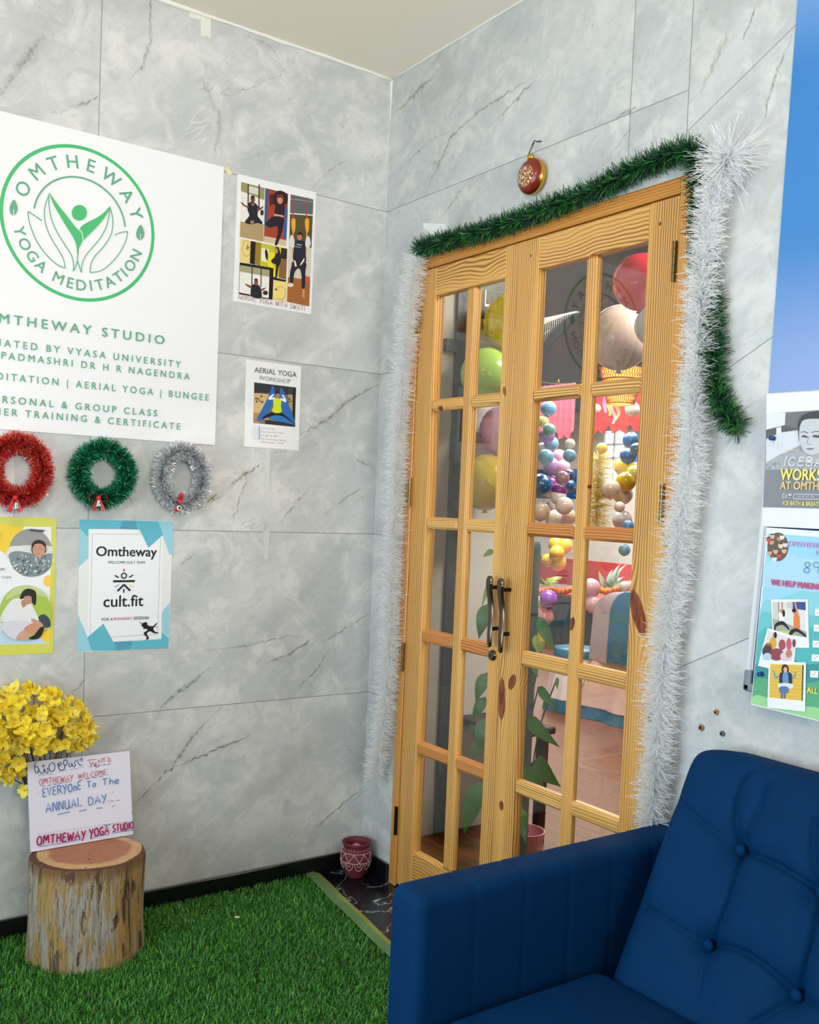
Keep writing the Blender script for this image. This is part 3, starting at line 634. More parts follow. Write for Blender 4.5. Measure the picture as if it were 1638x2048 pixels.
# ------------------------------------------------------------------ artificial turf with its edging tape
M_TURF = mat('turf_backing', (22, 62, 22), 0.9, var=0.3, vscale=60)
def edge_y(x): return -0.186 - 0.137 * x
nb = NT('turf_blade'); oi = nb.n('VertexColor'); oi.layer_name = 'Col'; nb.base(oi.outputs[0]); nb.set(Roughness=0.42)
nb.b.inputs['Specular IOR Level'].default_value = 0.5
turf = MB().add([(0.013, edge_y(0) - .035, 0.004), (3.6, edge_y(3.6) - .035, 0.004), (3.6, -3.6, 0.004), (0.013, -3.6, 0.004)], [[0, 3, 2, 1]])
tb = turf.build('artificial_turf', M_TURF, org=(1.0, -1.5, 0.0)); tag(tb, 'green artificial turf mat covering the lobby floor', 'artificial grass', kind='stuff')
def blades():
    rr = random.Random(3); vs = []; fs = []; cs = []
    cols = [rgb(54, 122, 36), rgb(74, 148, 44), rgb(108, 178, 66), rgb(34, 90, 28), rgb(160, 204, 116)]
    N = 110000
    for i in range(N):
        x = 0.013 + rr.random() * 1.75; y = -1.95 + rr.random() * 1.8
        if y > edge_y(x) - 0.030: continue
        if (x - .195) ** 2 + (y + 1.10) ** 2 < .150 ** 2: continue
        d = (x - CAM.x) ** 2
        a = rr.random() * 2 * PI; l = rr.uniform(0.012, 0.024); w = rr.uniform(0.0007, 0.0013); bend = rr.uniform(0.15, 1.0)
        ca, sa = math.cos(a), math.sin(a); nx, ny = -sa * w, ca * w
        k = len(vs); z0 = 0.004
        for t in (0, 0.55, 1.0):
            r = l * bend * t * t * 0.9; h = l * t * (1 - 0.35 * bend * t)
            ww = 1.0 if t < 0.9 else 0.25
            px, py, pz = x + ca * r, y + sa * r, z0 + h
            vs.append((px + nx * ww, py + ny * ww, pz)); vs.append((px - nx * ww, py - ny * ww, pz))
        fs += [(k, k + 1, k + 3, k + 2), (k + 2, k + 3, k + 5, k + 4)]; c = cols[min(4, int(abs(rr.gauss(0, 1.6))))]; cs += [c, c]
    return vs, fs, cs
bv, bf, bc = blades()
g = MB(); g.v = bv; g.f = bf; g.c = bc; g.mi = [0] * len(bf)
go = g.build('turf_blades', nb.m, tb); go['kind'] = 'stuff'
n_ = 30; ea, eb, ec = [], [], []
tp = MB()
for (o0, o1, z0, z1) in ((0.0, -0.030, 0.006, 0.020), (-0.030, -0.062, 0.020, 0.016)):
    vs = []
    for i in range(n_ + 1):
        x = 0.014 + 2.6 * i / n_; wv = 0.002 * math.sin(i * 1.7)
        vs += [(x, edge_y(x) + o0 + wv, z0), (x, edge_y(x) + o1 + wv, z1)]
    tp.add(vs, [[2 * i, 2 * i + 1, 2 * i + 3, 2 * i + 2] for i in range(n_)], mi=0 if o0 == 0 else 1)
tag(tp.build('edging_tape', [mat('tape_olive', (150, 160, 78), 0.6, var=0.12, vscale=40), mat('tape_green', (92, 128, 76), 0.4, var=0.15, vscale=40)]),
    'olive green tape strip edging the turf beside the black threshold tiles', 'edging strip')
sp = OZ(474, 1835, 0.03)
tag(MB().add([sp + Vector((-.012, -.006, 0)), sp + Vector((.010, -.008, .004)), sp + Vector((.012, .006, .003)), sp + Vector((-.008, .008, .001))], [[0, 1, 2, 3]])
    .build('petal', mat('pale_petal', (214, 216, 190), 0.6)), 'pale fallen petal lying on the green turf', 'petal')

# ------------------------------------------------------------------ blue velvet armchair
nv = NT('blue_velvet'); ge = nv.n('NewGeometry'); f1 = nv.noise(ge.outputs['Position'], 9, 4, 0.6); f2 = nv.noise(ge.outputs['Position'], 900, 2)
nv.base(nv.mix(f1, (0.0004, 0.022, 0.075), (0.0010, 0.034, 0.115))); nv.set(Roughness=0.75); nv.b.inputs['Specular IOR Level'].default_value = 0.08
nv.b.inputs['Sheen Weight'].default_value = 0.06; nv.b.inputs['Sheen Roughness'].default_value = 0.4; nv.b.inputs['Sheen Tint'].default_value = (*rgb(20, 100, 190), 1)
nv.bump(f2, 0.08, 0.001); VEL = nv.m
ch = thing('armchair', (2.0, -0.45, 0), 'navy blue velvet armchair with a button-tufted back beside the door', 'armchair')
def arm(x0, x1):
    # rounded channel-stitched arm swept from front to back
    y0, y1, zt, zb = -0.862, -0.03, 0.603, 0.10
    seams = [y0 + 0.15 + k * 0.135 for k in range(6)]
    cx = (x0 + x1) / 2; hw = (x1 - x0) / 2; rr = 0.030
    prof = [(-hw, zb)] + [(-hw, zb + (zt - rr - zb) * k / 6) for k in range(1, 7)]
    prof += [(-hw + rr - rr * math.cos(a), zt - rr + rr * math.sin(a)) for a in [PI / 2 * k / 5 for k in range(1, 6)]]
    prof += [(hw - rr + rr * math.sin(a), zt - rr + rr * math.cos(a)) for a in [PI / 2 * k / 5 for k in range(0, 6)]]
    prof += [(hw, zt - rr - (zt - rr - zb) * k / 6) for k in range(1, 7)]
    ys = [y0 + d for d in (0, .004, .011, .022)] + [y0 + 0.022 + (y1 - y0 - .022) * k / 110 for k in range(1, 111)]
    vs = []; fs = []; m = len(prof)
    for i, yy in enumerate(ys):
        ins = (0.024, 0.0115, 0.004, 0)[i] if i < 4 else 0.0
        ins += max(0.0026 * math.exp(-((yy - s) / 0.004) ** 2) for s in seams)
        for (px, pz) in prof:
            k = 1 - ins / hw; zz = pz - ins * max(0, (pz - zb) / (zt - zb)); vs.append((cx + px * k, yy, zz))
    for i in range(len(ys) - 1):
        for k in range(m - 1): fs.append([i * m + k, (i + 1) * m + k, (i + 1) * m + k + 1, i * m + k + 1])
    fs.append(list(range(m))); fs.append([(len(ys) - 1) * m + k for k in range(m)][::-1])
    MB().add(vs, fs).build('armrest', VEL, ch, smooth=True, angle=50)
arm(1.440, 1.548); arm(2.452, 2.560)
# tufted back
BA = Vector((0, -0.405, 0.30)); BT = Vector((0, -0.118, 0.872)); bdir = (BT - BA); BL = bdir.length; bdir.normalize(); bn = Vector((0, -bdir.z, bdir.y))
def bplane(px, py):
    d = ray(px, py); t = (BA - CAM).dot(bn) / d.dot(bn); p = CAM + d * t; return (p.x, (p - BA).dot(bdir))
B1, B2, B3, B4 = bplane(1467, 1693), bplane(1402, 1885), bplane(1630, 1778), bplane(1578, 1985)
print('BUTTONS', B1, B2, B3, B4, 'TL', bplane(1352, 1500))
BX0, BX1 = 1.590, 2.412
btn = [B1, B2, B3, B4]
btn += [(2 * 2.0 - b[0], b[1]) for b in (B1, B2)] if B3[0] < 2.08 else []
def seg(p, a, b):
    ax, ay = b[0] - a[0], b[1] - a[1]; t = max(0, min(1, ((p[0] - a[0]) * ax + (p[1] - a[1]) * ay) / (ax * ax + ay * ay)))
    return math.hypot(p[0] - a[0] - ax * t, p[1] - a[1] - ay * t), t
def arcpts(a, b, bow, n=6):
    dx, dy = b[0] - a[0], b[1] - a[1]
    return [(a[0] + dx * t - dy * bow * 4 * t * (1 - t), a[1] + dy * t + dx * bow * 4 * t * (1 - t)) for t in [k / n for k in range(n + 1)]]
CRE = []
def cre(a, b, bow=0.0, d=0.012): 
    q = arcpts(a, b, bow)
    for i in range(len(q) - 1): CRE.append((q[i], q[i + 1], d))
tz = BL - 0.04
cre(B1, bplane(1490, 1540), 0.10, 0.013); cre(B1, bplane(1535, 1560), -0.06, 0.009); cre(B1, bplane(1356, 1600), 0.02, 0.006); cre(B1, B2, 0.12, 0.014); cre(B1, B3, 0.04, 0.013)
cre(B2, B4, 0.12, 0.012); cre(B2, bplane(1285, 1810), 0.0, 0.007); cre(B3, B4, 0.08, 0.016); cre(B2, bplane(1395, 1985), 0, 0.006); cre(B3, bplane(1625, 1640), 0.04, 0.010)
cre(B4, bplane(1500, 2045), 0.05, 0.010); cre(B4, (B4[0] + .2, B4[1]), 0, 0.010); cre(B3, (B3[0] + .19, B3[1] + .01), 0.03, 0.012)
for b in btn[4:]: cre(b, (b[0], b[1] + .12), 0.1, 0.011)
def back(u, v):
    x = BX0 + (BX1 - BX0) * u; h = -0.02 + (BL + 0.02) * v
    # rounded outline and pillow bulge
    eu = min(u, 1 - u) * (BX1 - BX0); ev = min(v * 9, (1 - v)) * BL
    q = 1 - max(0, 1 - eu / 0.075) ** 2.2; qv = 1 - max(0, 1 - ev / 0.085) ** 2.2
    d = 0.085 * (q ** 0.5) * (qv ** 0.5) - 0.085
    d += 0.014 * math.sin(PI * u) * math.sin(PI * v)
    p = (x, h)
    for b in btn:
        r = math.hypot(x - b[0], h - b[1]); d -= 0.026 * math.exp(-(r / 0.030) ** 2) + 0.012 * math.exp(-(r / 0.085) ** 2)
    cmax = 0
    for a, b, dd in CRE:
        r, t = seg(p, a, b); cmax = max(cmax, dd * math.exp(-(r / 0.0060) ** 2) * 1.0 + dd * 0.95 * math.exp(-(r / 0.028) ** 2))
    d -= cmax
    sh = 0.05 * max(0, 1 - eu / 0.10) ** 2 * 0  # outline shrink unused
    rc = max(0, 1 - (1 - v) * BL / 0.06); hh = h - 0.020 * rc ** 2 * (max(0, 1 - eu / 0.09)) ** 1.5
    xx = x + (0.012 * rc ** 2 if u < .5 else -0.012 * rc ** 2)
    P = BA + bdir * hh + bn * d; return Vector((xx, P.y, P.z))
bk = MB().grid(back, 210, 180)
bb = MB()
# shell of the back behind the cushion face
def ring_pts(): 
    pass
bo = bk.build('back_cushion', VEL, ch, smooth=True)
# rear upholstery closing the cushion
def rear(u, v):
    x = BX0 + (BX1 - BX0) * u; p = back(u, v); return Vector((p.x, min(-0.022, p.y + 0.02 + 0.10 * (math.sin(PI * min(1, max(0, u))) ** 0.25) * (1 - 0.7 * v)), p.z))
edge = []
for (fu, fv) in [(0, k / 40) for k in range(41)] + [(k / 40, 1) for k in range(1, 41)] + [(1, 1 - k / 40) for k in range(1, 41)]:
    edge.append(back(fu, fv))
vs = []; 
for p in edge: vs += [p, Vector((p.x, -0.022, min(p.z, 0.84)))]
MB().add(vs, [[2 * i, 2 * i + 1, 2 * i + 3, 2 * i + 2] for i in range(len(edge) - 1)]).build('back_panel', VEL, ch, smooth=True)
for b in btn:
    P = BA + bdir * b[1] + bn * (-0.028); P.x = b[0]
    MB().sphere(P, 0.0125, 16, 10, sc=(1, 0.75, 1)).build('button', VEL, bo, smooth=True)
def seat(u, v):
    x = 1.552 + 0.896 * u; y = -0.845 + 0.50 * v
    e = min(u, 1 - u, ) * 0.896; f = min(v, 1 - v) * 0.50
    q = (1 - max(0, 1 - e / 0.06) ** 2) ** .5 * (1 - max(0, 1 - f / 0.06) ** 2) ** .5
    return Vector((x, y, 0.27 + 0.09 * q + 0.022 * math.sin(PI * u) * math.sin(PI * v)))
MB().grid(seat, 60, 40).build('seat_cushion', VEL, ch, smooth=True)
MB().box((1.5485, -0.84, 0.10), (2.4515, -0.03, 0.27), 0.01).build('seat_base', VEL, ch)
for (x, y) in ((1.49, -0.80), (2.51, -0.80), (1.49, -0.10), (2.51, -0.10)):
    MB().lathe([(0.014, 0.0), (0.024, 0.10)], (x, y, 0.0), 16).build('leg', mat('chair_leg_wood', (60, 36, 22), 0.4), ch, smooth=True, angle=40)
# ------------------------------------------------------------------ papers and signs
M_PAPER = mat('white_paper', (232, 232, 232), 0.5)
def sheet(name, fr, corners, label, cat, th=0.0012, m=None, n0=0.0002, parent=None):
    p = corners
    vs = [fr.at(u, v, n0) for u, v in p] + [fr.at(u, v, n0 + th) for u, v in p]
    o = MB().add(vs, [[4, 5, 6, 7], [3, 2, 1, 0], [0, 1, 5, 4], [1, 2, 6, 5], [2, 3, 7, 6], [3, 0, 4, 7]]).build(name, m or M_PAPER, parent)
    tag(o, label, cat)
    return o, Print(fr, n0 + th + 0.0001)
def quad(fr, bl, br, tr, tl): return [fr.px(*bl), fr.px(*br), fr.px(*tr), fr.px(*tl)]

# --- the big studio sign
SY0, SY1, SZ0, SZ1 = -1.582, -0.654, 1.558, 2.4815
sign, P = sheet('studio_sign', LEFT, [(SY0, SZ0), (SY1, SZ0), (SY1, SZ1), (SY0, SZ1)], 'large white sign board with green lotus emblem on the marble wall', 'sign', th=0.004, m=mat('sign_board_white', (236, 236, 238), 0.35))
EC = (-1.118, 2.203); G1, G2 = (72, 184, 112), (98, 168, 132)
P.ring(EC, 0.2290, 0.0105, G1)
angs = []
up_ = [('O', 137, 620), ('M', 250, 502), ('T', 372, 440), ('H', 511, 432), ('E', 648, 465), ('W', 797, 540), ('A', 898, 685), ('Y', 978, 808)]
for chh, x, y in up_:
    u, v = LEFT.c('1', x, y); a = math.atan2(v - EC[1], u - EC[0]); P.glyph(chh, (EC[0] + .1835 * math.cos(a), EC[1] + .1835 * math.sin(a)), 0.0385, a - PI / 2, G2, off=0.012)
for chh, x, y in [('Y', 113, 940), ('O', 143, 1040), ('G', 200, 1132), ('A', 262, 1215), ('M', 398, 1305), ('E', 492, 1337), ('D', 575, 1352), ('I', 647, 1352), ('T', 712, 1343), ('A', 786, 1320), ('T', 850, 1278), ('I', 887, 1240), ('O', 928, 1186), ('N', 965, 1108)]:
    u, v = LEFT.c('1', x, y); a = math.atan2(v - EC[1], u - EC[0]); P.glyph(chh, (EC[0] + .1855 * math.cos(a), EC[1] + .1855 * math.sin(a)), 0.0315, a + PI / 2, G2, off=0.010)
q0 = LEFT.c('1', 222, 770); q1 = LEFT.c('1', 880, 905)
a0 = math.atan2(q0[1] - EC[1], q0[0] - EC[0]); a1 = math.atan2(q1[1] - EC[1], q1[0] - EC[0])
P.ring(EC, 0.1385, 0.0046, G2, a1, a0 if a0 > a1 else a0 + 2 * PI)
for (x, y) in ((93, 772), (994, 950)):
    P.csmooth('1', [(x + 2, y - 58), (x + 25, y - 15), (x + 26, y + 20), (x + 8, y + 48), (x - 8, y + 50), (x - 27, y + 22), (x - 24, y - 18)], G2)
    P.cstroke('1', [(x, y + 52), (x, y + 10)], 0.002, (240, 240, 240))
P.cdisc('1', 560, 806, 54, 55, G1)
P.csmooth('1', [(348, 668), (372, 700), (420, 765), (480, 840), (530, 905), (562, 940), (580, 970), (584, 1000), (572, 1030), (556, 1065), (551, 1100), (545, 1098), (542, 1060), (535, 1020), (515, 975), (470, 905), (420, 820), (380, 750)], G1)
P.csmooth('1', [(776, 762), (740, 800), (690, 838), (630, 868), (585, 895), (566, 915), (566, 935), (585, 970), (590, 998), (640, 950), (690, 900), (735, 845), (765, 800)], G1)
P.cstroke('1', [(566, 928), (580, 958), (585, 1000)], 0.0022, (240, 240, 240), 4)
ST = 0.0026
for path in ([(348, 668), (322, 740), (312, 810), (322, 890), (352, 970), (405, 1060), (445, 1130), (460, 1200)], [(344, 690), (346, 760), (362, 850), (400, 940), (455, 1030), (505, 1110), (520, 1180), (516, 1222)],
             [(516, 1222), (538, 1180), (550, 1110), (552, 1060)], [(548, 1150), (562, 1195), (575, 1232)], [(575, 1232), (580, 1170), (610, 1105), (665, 1040), (720, 970), (757, 890), (775, 800), (776, 765)],
             [(776, 762), (795, 830), (798, 900), (780, 975), (730, 1050), (675, 1110), (645, 1165), (637, 1230)], [(295, 864), (258, 838), (225, 815), (194, 797)], [(194, 797), (202, 860), (225, 935), (270, 1030), (340, 1120), (410, 1180), (460, 1200)],
             [(810, 967), (845, 950), (880, 942), (904, 940)], [(904, 940), (892, 1000), (860, 1070), (800, 1150), (720, 1215), (637, 1232)]):
    P.cstroke('1', path, ST, G2, 5)
P.build('lotus_emblem', sign)
P = Print(LEFT, P.n)
def cline(t, crop, rx, ry, cap, off, sp):
    u1, v = LEFT.c(crop, rx, ry); w = u1 - EC[0]; P.text(t, (EC[0] - w, v), (u1, v), G2, cap=cap, sp=sp, off=off); P.build('lettering', sign)
cap = lambda crop, x, y0, y1: LEFT.c(crop, x, y0)[1] - LEFT.c(crop, x, y1)[1]
cline('OMTHEWAY STUDIO', '2', 1163, 318, cap('2', 1125, 258, 318) , 0.016, 1.45)
cline('AFFILIATED BY VYASA UNIVERSITY', '2', 1280, 483, 0.0205, 0.010, 1.5)
cline('UNDER PADMASHRI DR H R NAGENDRA', '2', 1343, 570, 0.0205, 0.010, 1.5)
cline('YOGA | MEDITATION | AERIAL YOGA | BUNGEE', '2', 1478, 718, 0.0205, 0.010, 1.5)
cline('PERSONAL & GROUP CLASS', '2', 1112, 830, 0.0205, 0.012, 1.5)
cline('TEACHER TRAINING & CERTIFICATE', '2', 1276, 924, 0.0205, 0.012, 1.5)

SKIN, HAIR, BLK = (176, 120, 92), (34, 26, 26), (30, 28, 38)
# --- aerial yoga photo sheet
ps, P = sheet('photo_poster', LEFT, quad(LEFT, (466, 602), (622, 629), (632, 385), (475, 348)), 'white sheet with six aerial yoga photos and handwritten red caption', 'poster')
def c3(pts, col): P.cpoly('3', pts, col)
c3([(143, 150), (303, 192), (295, 560), (133, 525)], (226, 222, 212)); c3([(143, 150), (303, 192), (301, 275), (141, 212)], (150, 142, 92)); c3([(190, 175), (262, 195), (262, 240), (190, 222)], (206, 206, 196))
c3([(138, 420), (298, 440), (295, 560), (133, 525)], (170, 146, 104))
for x in (188, 262): c3([(x, 165), (x + 8, 168), (x + 6, 330), (x - 2, 330)], (52, 20, 22))
P.csmooth('3', [(190, 300), (215, 285), (245, 300), (262, 330), (255, 380), (285, 420), (285, 438), (250, 432), (215, 440), (175, 432), (172, 415), (198, 380), (186, 340)], BLK)
for pts in ([(190, 330), (160, 315), (140, 292), (150, 288), (168, 308), (195, 318)], [(252, 330), (275, 325), (296, 315), (290, 328), (265, 348), (250, 350)]): c3(pts, (120, 62, 50))
P.cdisc('3', 222, 270, 15, 22, (104, 66, 56)); P.cdisc('3', 221, 254, 14, 10, HAIR); P.csmooth('3', [(210, 300), (222, 318), (236, 302), (228, 296), (216, 294)], (140, 90, 76)); P.cdisc('3', 218, 425, 14, 12, (150, 120, 100))
P.cdisc('3', 285, 360, 12, 20, (44, 40, 42))
c3([(307, 192), (463, 230), (450, 592), (298, 560)], (158, 62, 34)); c3([(307, 192), (330, 198), (318, 460), (300, 455)], (62, 82, 126)); c3([(443, 330), (461, 335), (452, 540), (430, 530)], (52, 92, 150)); c3([(303, 520), (452, 548), (450, 592), (298, 560)], (206, 180, 152)); c3([(330, 240), (360, 230), (362, 300), (340, 320)], (84, 24, 26))
P.csmooth('3', [(362, 300), (358, 255), (375, 222), (410, 210), (448, 228), (462, 268), (450, 305), (440, 300), (440, 350), (430, 385), (372, 375), (375, 310)], (44, 20, 34))
P.csmooth('3', [(385, 265), (395, 240), (425, 245), (430, 275), (420, 300), (395, 295)], (158, 66, 34)); P.cdisc('3', 407, 275, 17, 26, (198, 142, 112)); P.csmooth('3', [(390, 262), (400, 245), (420, 250), (424, 266), (408, 256)], HAIR)
c3([(370, 368), (430, 380), (428, 396), (368, 384)], (206, 158, 124)); P.csmooth('3', [(368, 384), (430, 396), (432, 440), (415, 510), (388, 580), (372, 574), (392, 500), (385, 455), (340, 462), (308, 440), (330, 410)], (38, 20, 36))
c3([(480, 235), (635, 270), (606, 1000), (455, 968)], (206, 196, 180)); c3([(480, 235), (635, 270), (631, 375), (476, 360)], (92, 96, 98)); c3([(476, 360), (631, 375), (622, 600), (470, 580)], (84, 74, 42)); c3([(462, 800), (613, 820), (606, 1000), (455, 968)], (158, 98, 46))
c3([(476, 362), (631, 374), (631, 382), (476, 370)], (225, 220, 205)); c3([(480, 262), (634, 285), (634, 291), (480, 268)], (150, 150, 150)); c3([(575, 790), (612, 800), (611, 836), (577, 826)], (206, 84, 44))
for x in (497, 590): c3([(x, 255), (x + 9, 258), (x, 420), (x - 8, 418)], (160, 74, 62)); P.csmooth('3', [(x - 12, 410), (x + 14, 405), (x + 14, 470), (x + 4, 500), (x - 8, 480)], (226, 160, 44)); c3([(x - 4, 480), (x + 4, 482), (x - 2, 640), (x - 9, 640)], (216, 158, 60))
P.csmooth('3', [(508, 560), (540, 548), (578, 565), (582, 640), (580, 700), (500, 690), (500, 610)], (34, 32, 44)); P.csmooth('3', [(470, 560), (480, 515), (498, 525), (506, 560), (500, 600), (474, 585)], (214, 206, 204)); P.csmooth('3', [(580, 560), (592, 520), (608, 530), (616, 570), (604, 600), (582, 592)], (220, 212, 210))
P.cdisc('3', 541, 522, 18, 28, (182, 118, 88)); P.csmooth('3', [(524, 512), (532, 494), (550, 492), (562, 512), (560, 540), (552, 512)], (50, 22, 26))
P.csmooth('3', [(500, 690), (582, 700), (580, 760), (578, 850), (570, 882), (556, 878), (552, 780), (535, 740), (506, 770), (492, 850), (476, 848), (474, 780), (484, 730)], (32, 32, 44)); c3([(500, 685), (512, 690), (522, 730), (508, 728)], (226, 212, 186)); c3([(574, 668), (564, 680), (542, 716), (548, 722), (572, 690)], (226, 212, 186))
P.cdisc('3', 478, 854, 20, 14, (230, 205, 190)); c3([(560, 880), (574, 884), (572, 945), (562, 938)], (214, 150, 110)); c3([(520, 572), (556, 580), (556, 586), (520, 580)], (180, 180, 190)); c3([(508, 588), (550, 596), (550, 600), (508, 594)], (170, 170, 180))
c3([(138, 538), (213, 553), (205, 710), (133, 694)], (226, 204, 122)); P.cstroke('3', [(150, 600), (165, 555), (195, 560), (206, 600), (198, 645), (170, 658), (150, 625), (150, 600)], 0.0016, (150, 130, 70), 4); P.csmooth('3', [(170, 612), (180, 590), (186, 570), (192, 592), (206, 600), (192, 606), (188, 628), (182, 608)], (150, 126, 70))
c3([(207, 553), (240, 560), (232, 716), (200, 706)], (20, 16, 14)); c3([(240, 560), (278, 568), (272, 722), (233, 714)], (146, 118, 42)); c3([(278, 568), (456, 606), (448, 822), (270, 745)], (190, 184, 40)); c3([(280, 600), (330, 612), (326, 700), (276, 690)], (226, 222, 190)); c3([(405, 640), (454, 650), (446, 815), (398, 805)], (126, 92, 52)); c3([(415, 600), (455, 608), (452, 680), (412, 672)], (40, 34, 24))
P.csmooth('3', [(372, 605), (392, 595), (410, 640), (412, 690), (395, 740), (385, 800), (372, 800), (378, 720), (350, 705), (340, 690), (368, 665), (375, 630)], (36, 22, 28)); P.csmooth('3', [(305, 615), (318, 618), (326, 665), (320, 690), (306, 660)], (36, 24, 30)); P.csmooth('3', [(330, 640), (360, 632), (372, 655), (345, 690), (362, 720), (375, 790), (352, 790), (345, 740), (322, 715)], (222, 212, 36)); P.cdisc('3', 380, 622, 11, 19, (190, 130, 100))
c3([(132, 700), (362, 740), (354, 955), (125, 915)], (18, 14, 13)); c3([(356, 800), (448, 822), (444, 838), (355, 815)], (18, 14, 13)); c3([(133, 718), (335, 752), (328, 945), (127, 905)], (228, 226, 218)); c3([(133, 718), (335, 752), (334, 800), (132, 762)], (158, 156, 118))
for x in (212, 274): c3([(x, 732), (x + 7, 734), (x + 5, 870), (x - 2, 868)], (70, 24, 30))
P.csmooth('3', [(212, 860), (242, 848), (272, 870), (278, 942), (210, 930)], BLK); P.cdisc('3', 243, 835, 14, 22, (128, 76, 62)); P.cdisc('3', 242, 818, 12, 8, HAIR)
for pts in ([(210, 880), (180, 862), (164, 846), (172, 846), (212, 862)], [(272, 882), (296, 876), (312, 868), (300, 885), (274, 900)]): c3(pts, (132, 62, 52))
P.cdisc('3', 306, 908, 18, 15, (54, 36, 34)); c3([(362, 820), (452, 835), (446, 968), (355, 950)], (232, 208, 122)); P.cstroke('3', [(372, 890), (400, 865), (436, 880), (442, 925), (415, 955), (385, 945)], 0.0014, (120, 110, 60), 4); P.csmooth('3', [(366, 884), (376, 880), (380, 870), (384, 884), (392, 890), (380, 892)], (100, 90, 50))
P.build('printed_photo', ps)
P = Print(LEFT, P.n + .0003); P.par = ps
hand(P, 'AERIAL YOGA WITH SWATI', LEFT.c('3', 118, 948), LEFT.c('3', 572, 1032), 0.0165, 0.0013, (150, 52, 66))
P.build('handwriting', ps)

# --- aerial yoga workshop flyer
wf, P = sheet('workshop_flyer', LEFT, quad(LEFT, (488, 893), (597, 901), (602, 733), (492, 719)), 'small white workshop flyer with blue hammock photo, below the photo sheet', 'poster')
P.cdisc('T', 380, 1005, 42, 60, (218, 222, 230)); P.cdisc('T', 330, 745, 34, 60, (224, 228, 234))
P.cpoly('T', [(360, 592), (703, 635), (695, 958), (352, 925)], (124, 112, 96)); P.cpoly('T', [(360, 592), (703, 635), (702, 700), (359, 680)], (60, 62, 66)); P.cpoly('T', [(359, 680), (500, 690), (470, 900), (353, 880)], (206, 174, 120)); P.cpoly('T', [(640, 690), (702, 700), (698, 840), (640, 820)], (170, 150, 110)); P.cpoly('T', [(353, 840), (420, 850), (400, 930), (352, 925)], (178, 130, 86)); P.cpoly('T', [(450, 900), (696, 930), (695, 958), (450, 934)], (40, 44, 50))
for i in range(5): P.cpoly('T', [(365, 606 + 13 * i), (640, 634 + 11 * i), (640, 639 + 11 * i), (365, 611 + 13 * i)], (24, 26, 30))
P.cpoly('T', [(676, 640), (700, 643), (692, 900), (672, 890)], (30, 30, 34))
for i, (x, y) in enumerate(((368, 715), (385, 720), (410, 698), (372, 740), (398, 735), (418, 745), (640, 720), (655, 740), (632, 745))): P.cpoly('T', [(x, y), (x + 17, y + 2), (x + 16, y + 18), (x - 1, y + 16)], [(110, 84, 60), (150, 110, 60), (90, 80, 70)][i % 3])
P.csmooth('T', [(512, 620), (530, 700), (505, 780), (470, 850), (420, 905), (385, 908), (382, 890), (430, 800), (470, 720)], (38, 102, 176)); P.csmooth('T', [(578, 632), (610, 690), (640, 770), (675, 860), (690, 935), (670, 935), (620, 870), (590, 830), (570, 700)], (38, 104, 178)); P.csmooth('T', [(470, 870), (540, 850), (610, 880), (690, 936), (620, 925), (540, 905)], (44, 112, 186))
P.csmooth('T', [(430, 895), (438, 870), (500, 835), (545, 830), (590, 845), (640, 885), (690, 930), (668, 920), (600, 875), (545, 862), (500, 870)], (22, 24, 30)); P.csmooth('T', [(515, 735), (550, 722), (580, 740), (578, 790), (582, 835), (545, 845), (506, 830), (518, 785)], (200, 218, 40))
for pts in ([(520, 730), (480, 735), (478, 715), (512, 690), (520, 700), (500, 716), (530, 716)], [(575, 735), (615, 755), (620, 735), (596, 695), (586, 702), (602, 726), (575, 722)]): P.csmooth('T', pts, (232, 236, 238))
P.cdisc('T', 551, 698, 17, 26, (176, 122, 96)); P.csmooth('T', [(534, 695), (540, 672), (562, 670), (570, 695), (560, 684), (545, 686)], HAIR)
P.build('printed_photo', wf)
P = Print(LEFT, P.n); P.par = wf
GT = (92, 94, 102)
P.ctext('T', 'AERIAL YOGA', (360, 510), (706, 552), GT, off=0.006); P.ctext('T', 'WORKSHOP', (398, 572), (656, 604), GT, off=-0.012)
P.cstroke('T', [(402, 948), (400, 1062)], 0.0018, (88, 100, 130))
for t, x0, y0, x1, y1 in (('By Swati Sain', 418, 972, 526, 980), ('Every Saturday 6-7pm', 418, 1002, 596, 1014), ('+91 897 01 2070', 416, 1034, 552, 1042), ('At Omtheway Studio', 414, 1060, 624, 1076), ('Whatsapp to Join', 414, 1086, 598, 1098)):
    P.ctext('T', t, (x0, y0), (x1, y1), (150, 152, 160), cappx=14, off=-0.008)
P.build('lettering', wf)

# --- yellow bordered flyer, cut by the picture edge
yc = quad(LEFT, (0, 1311), (106, 1306), (113, 1036), (0, 1033)); wY = 0.297
yc[0] = (yc[1][0] - wY, yc[0][1]); yc[3] = (yc[2][0] - wY, yc[3][1])
yf, P = sheet('yoga_flyer', LEFT, yc, 'yellow-bordered flyer with two round photos under the red wreath', 'poster', m=mat('flyer_lime_paper', (214, 214, 88), 0.45))
P.clip = [(yc[0][0] + .018, yc[0][1] + .016), (yc[1][0] - .0005, yc[1][1] + .016), (yc[2][0] - .0005, yc[2][1] - .016), (yc[3][0] + .018, yc[3][1] - .016)]
P.cpoly('4', [(-900, 215), (442, 232), (420, 1240), (-900, 1260)], (240, 241, 244)); P.cpoly('4', [(-900, 1000), (425, 1180), (420, 1240), (-900, 1260)], (196, 220, 240))
P.csmooth('4', [(-60, 222), (130, 228), (205, 232), (150, 330), (110, 400), (62, 470), (10, 440), (-60, 400)], (248, 210, 62)); P.cdisc('4', 418, 700, 46, 50, (250, 206, 84)); P.cdisc('4', 400, 1170, 46, 60, (250, 208, 60)); P.cpoly('4', [(438, 640), (462, 640), (458, 1260), (428, 1240)], (214, 214, 88))
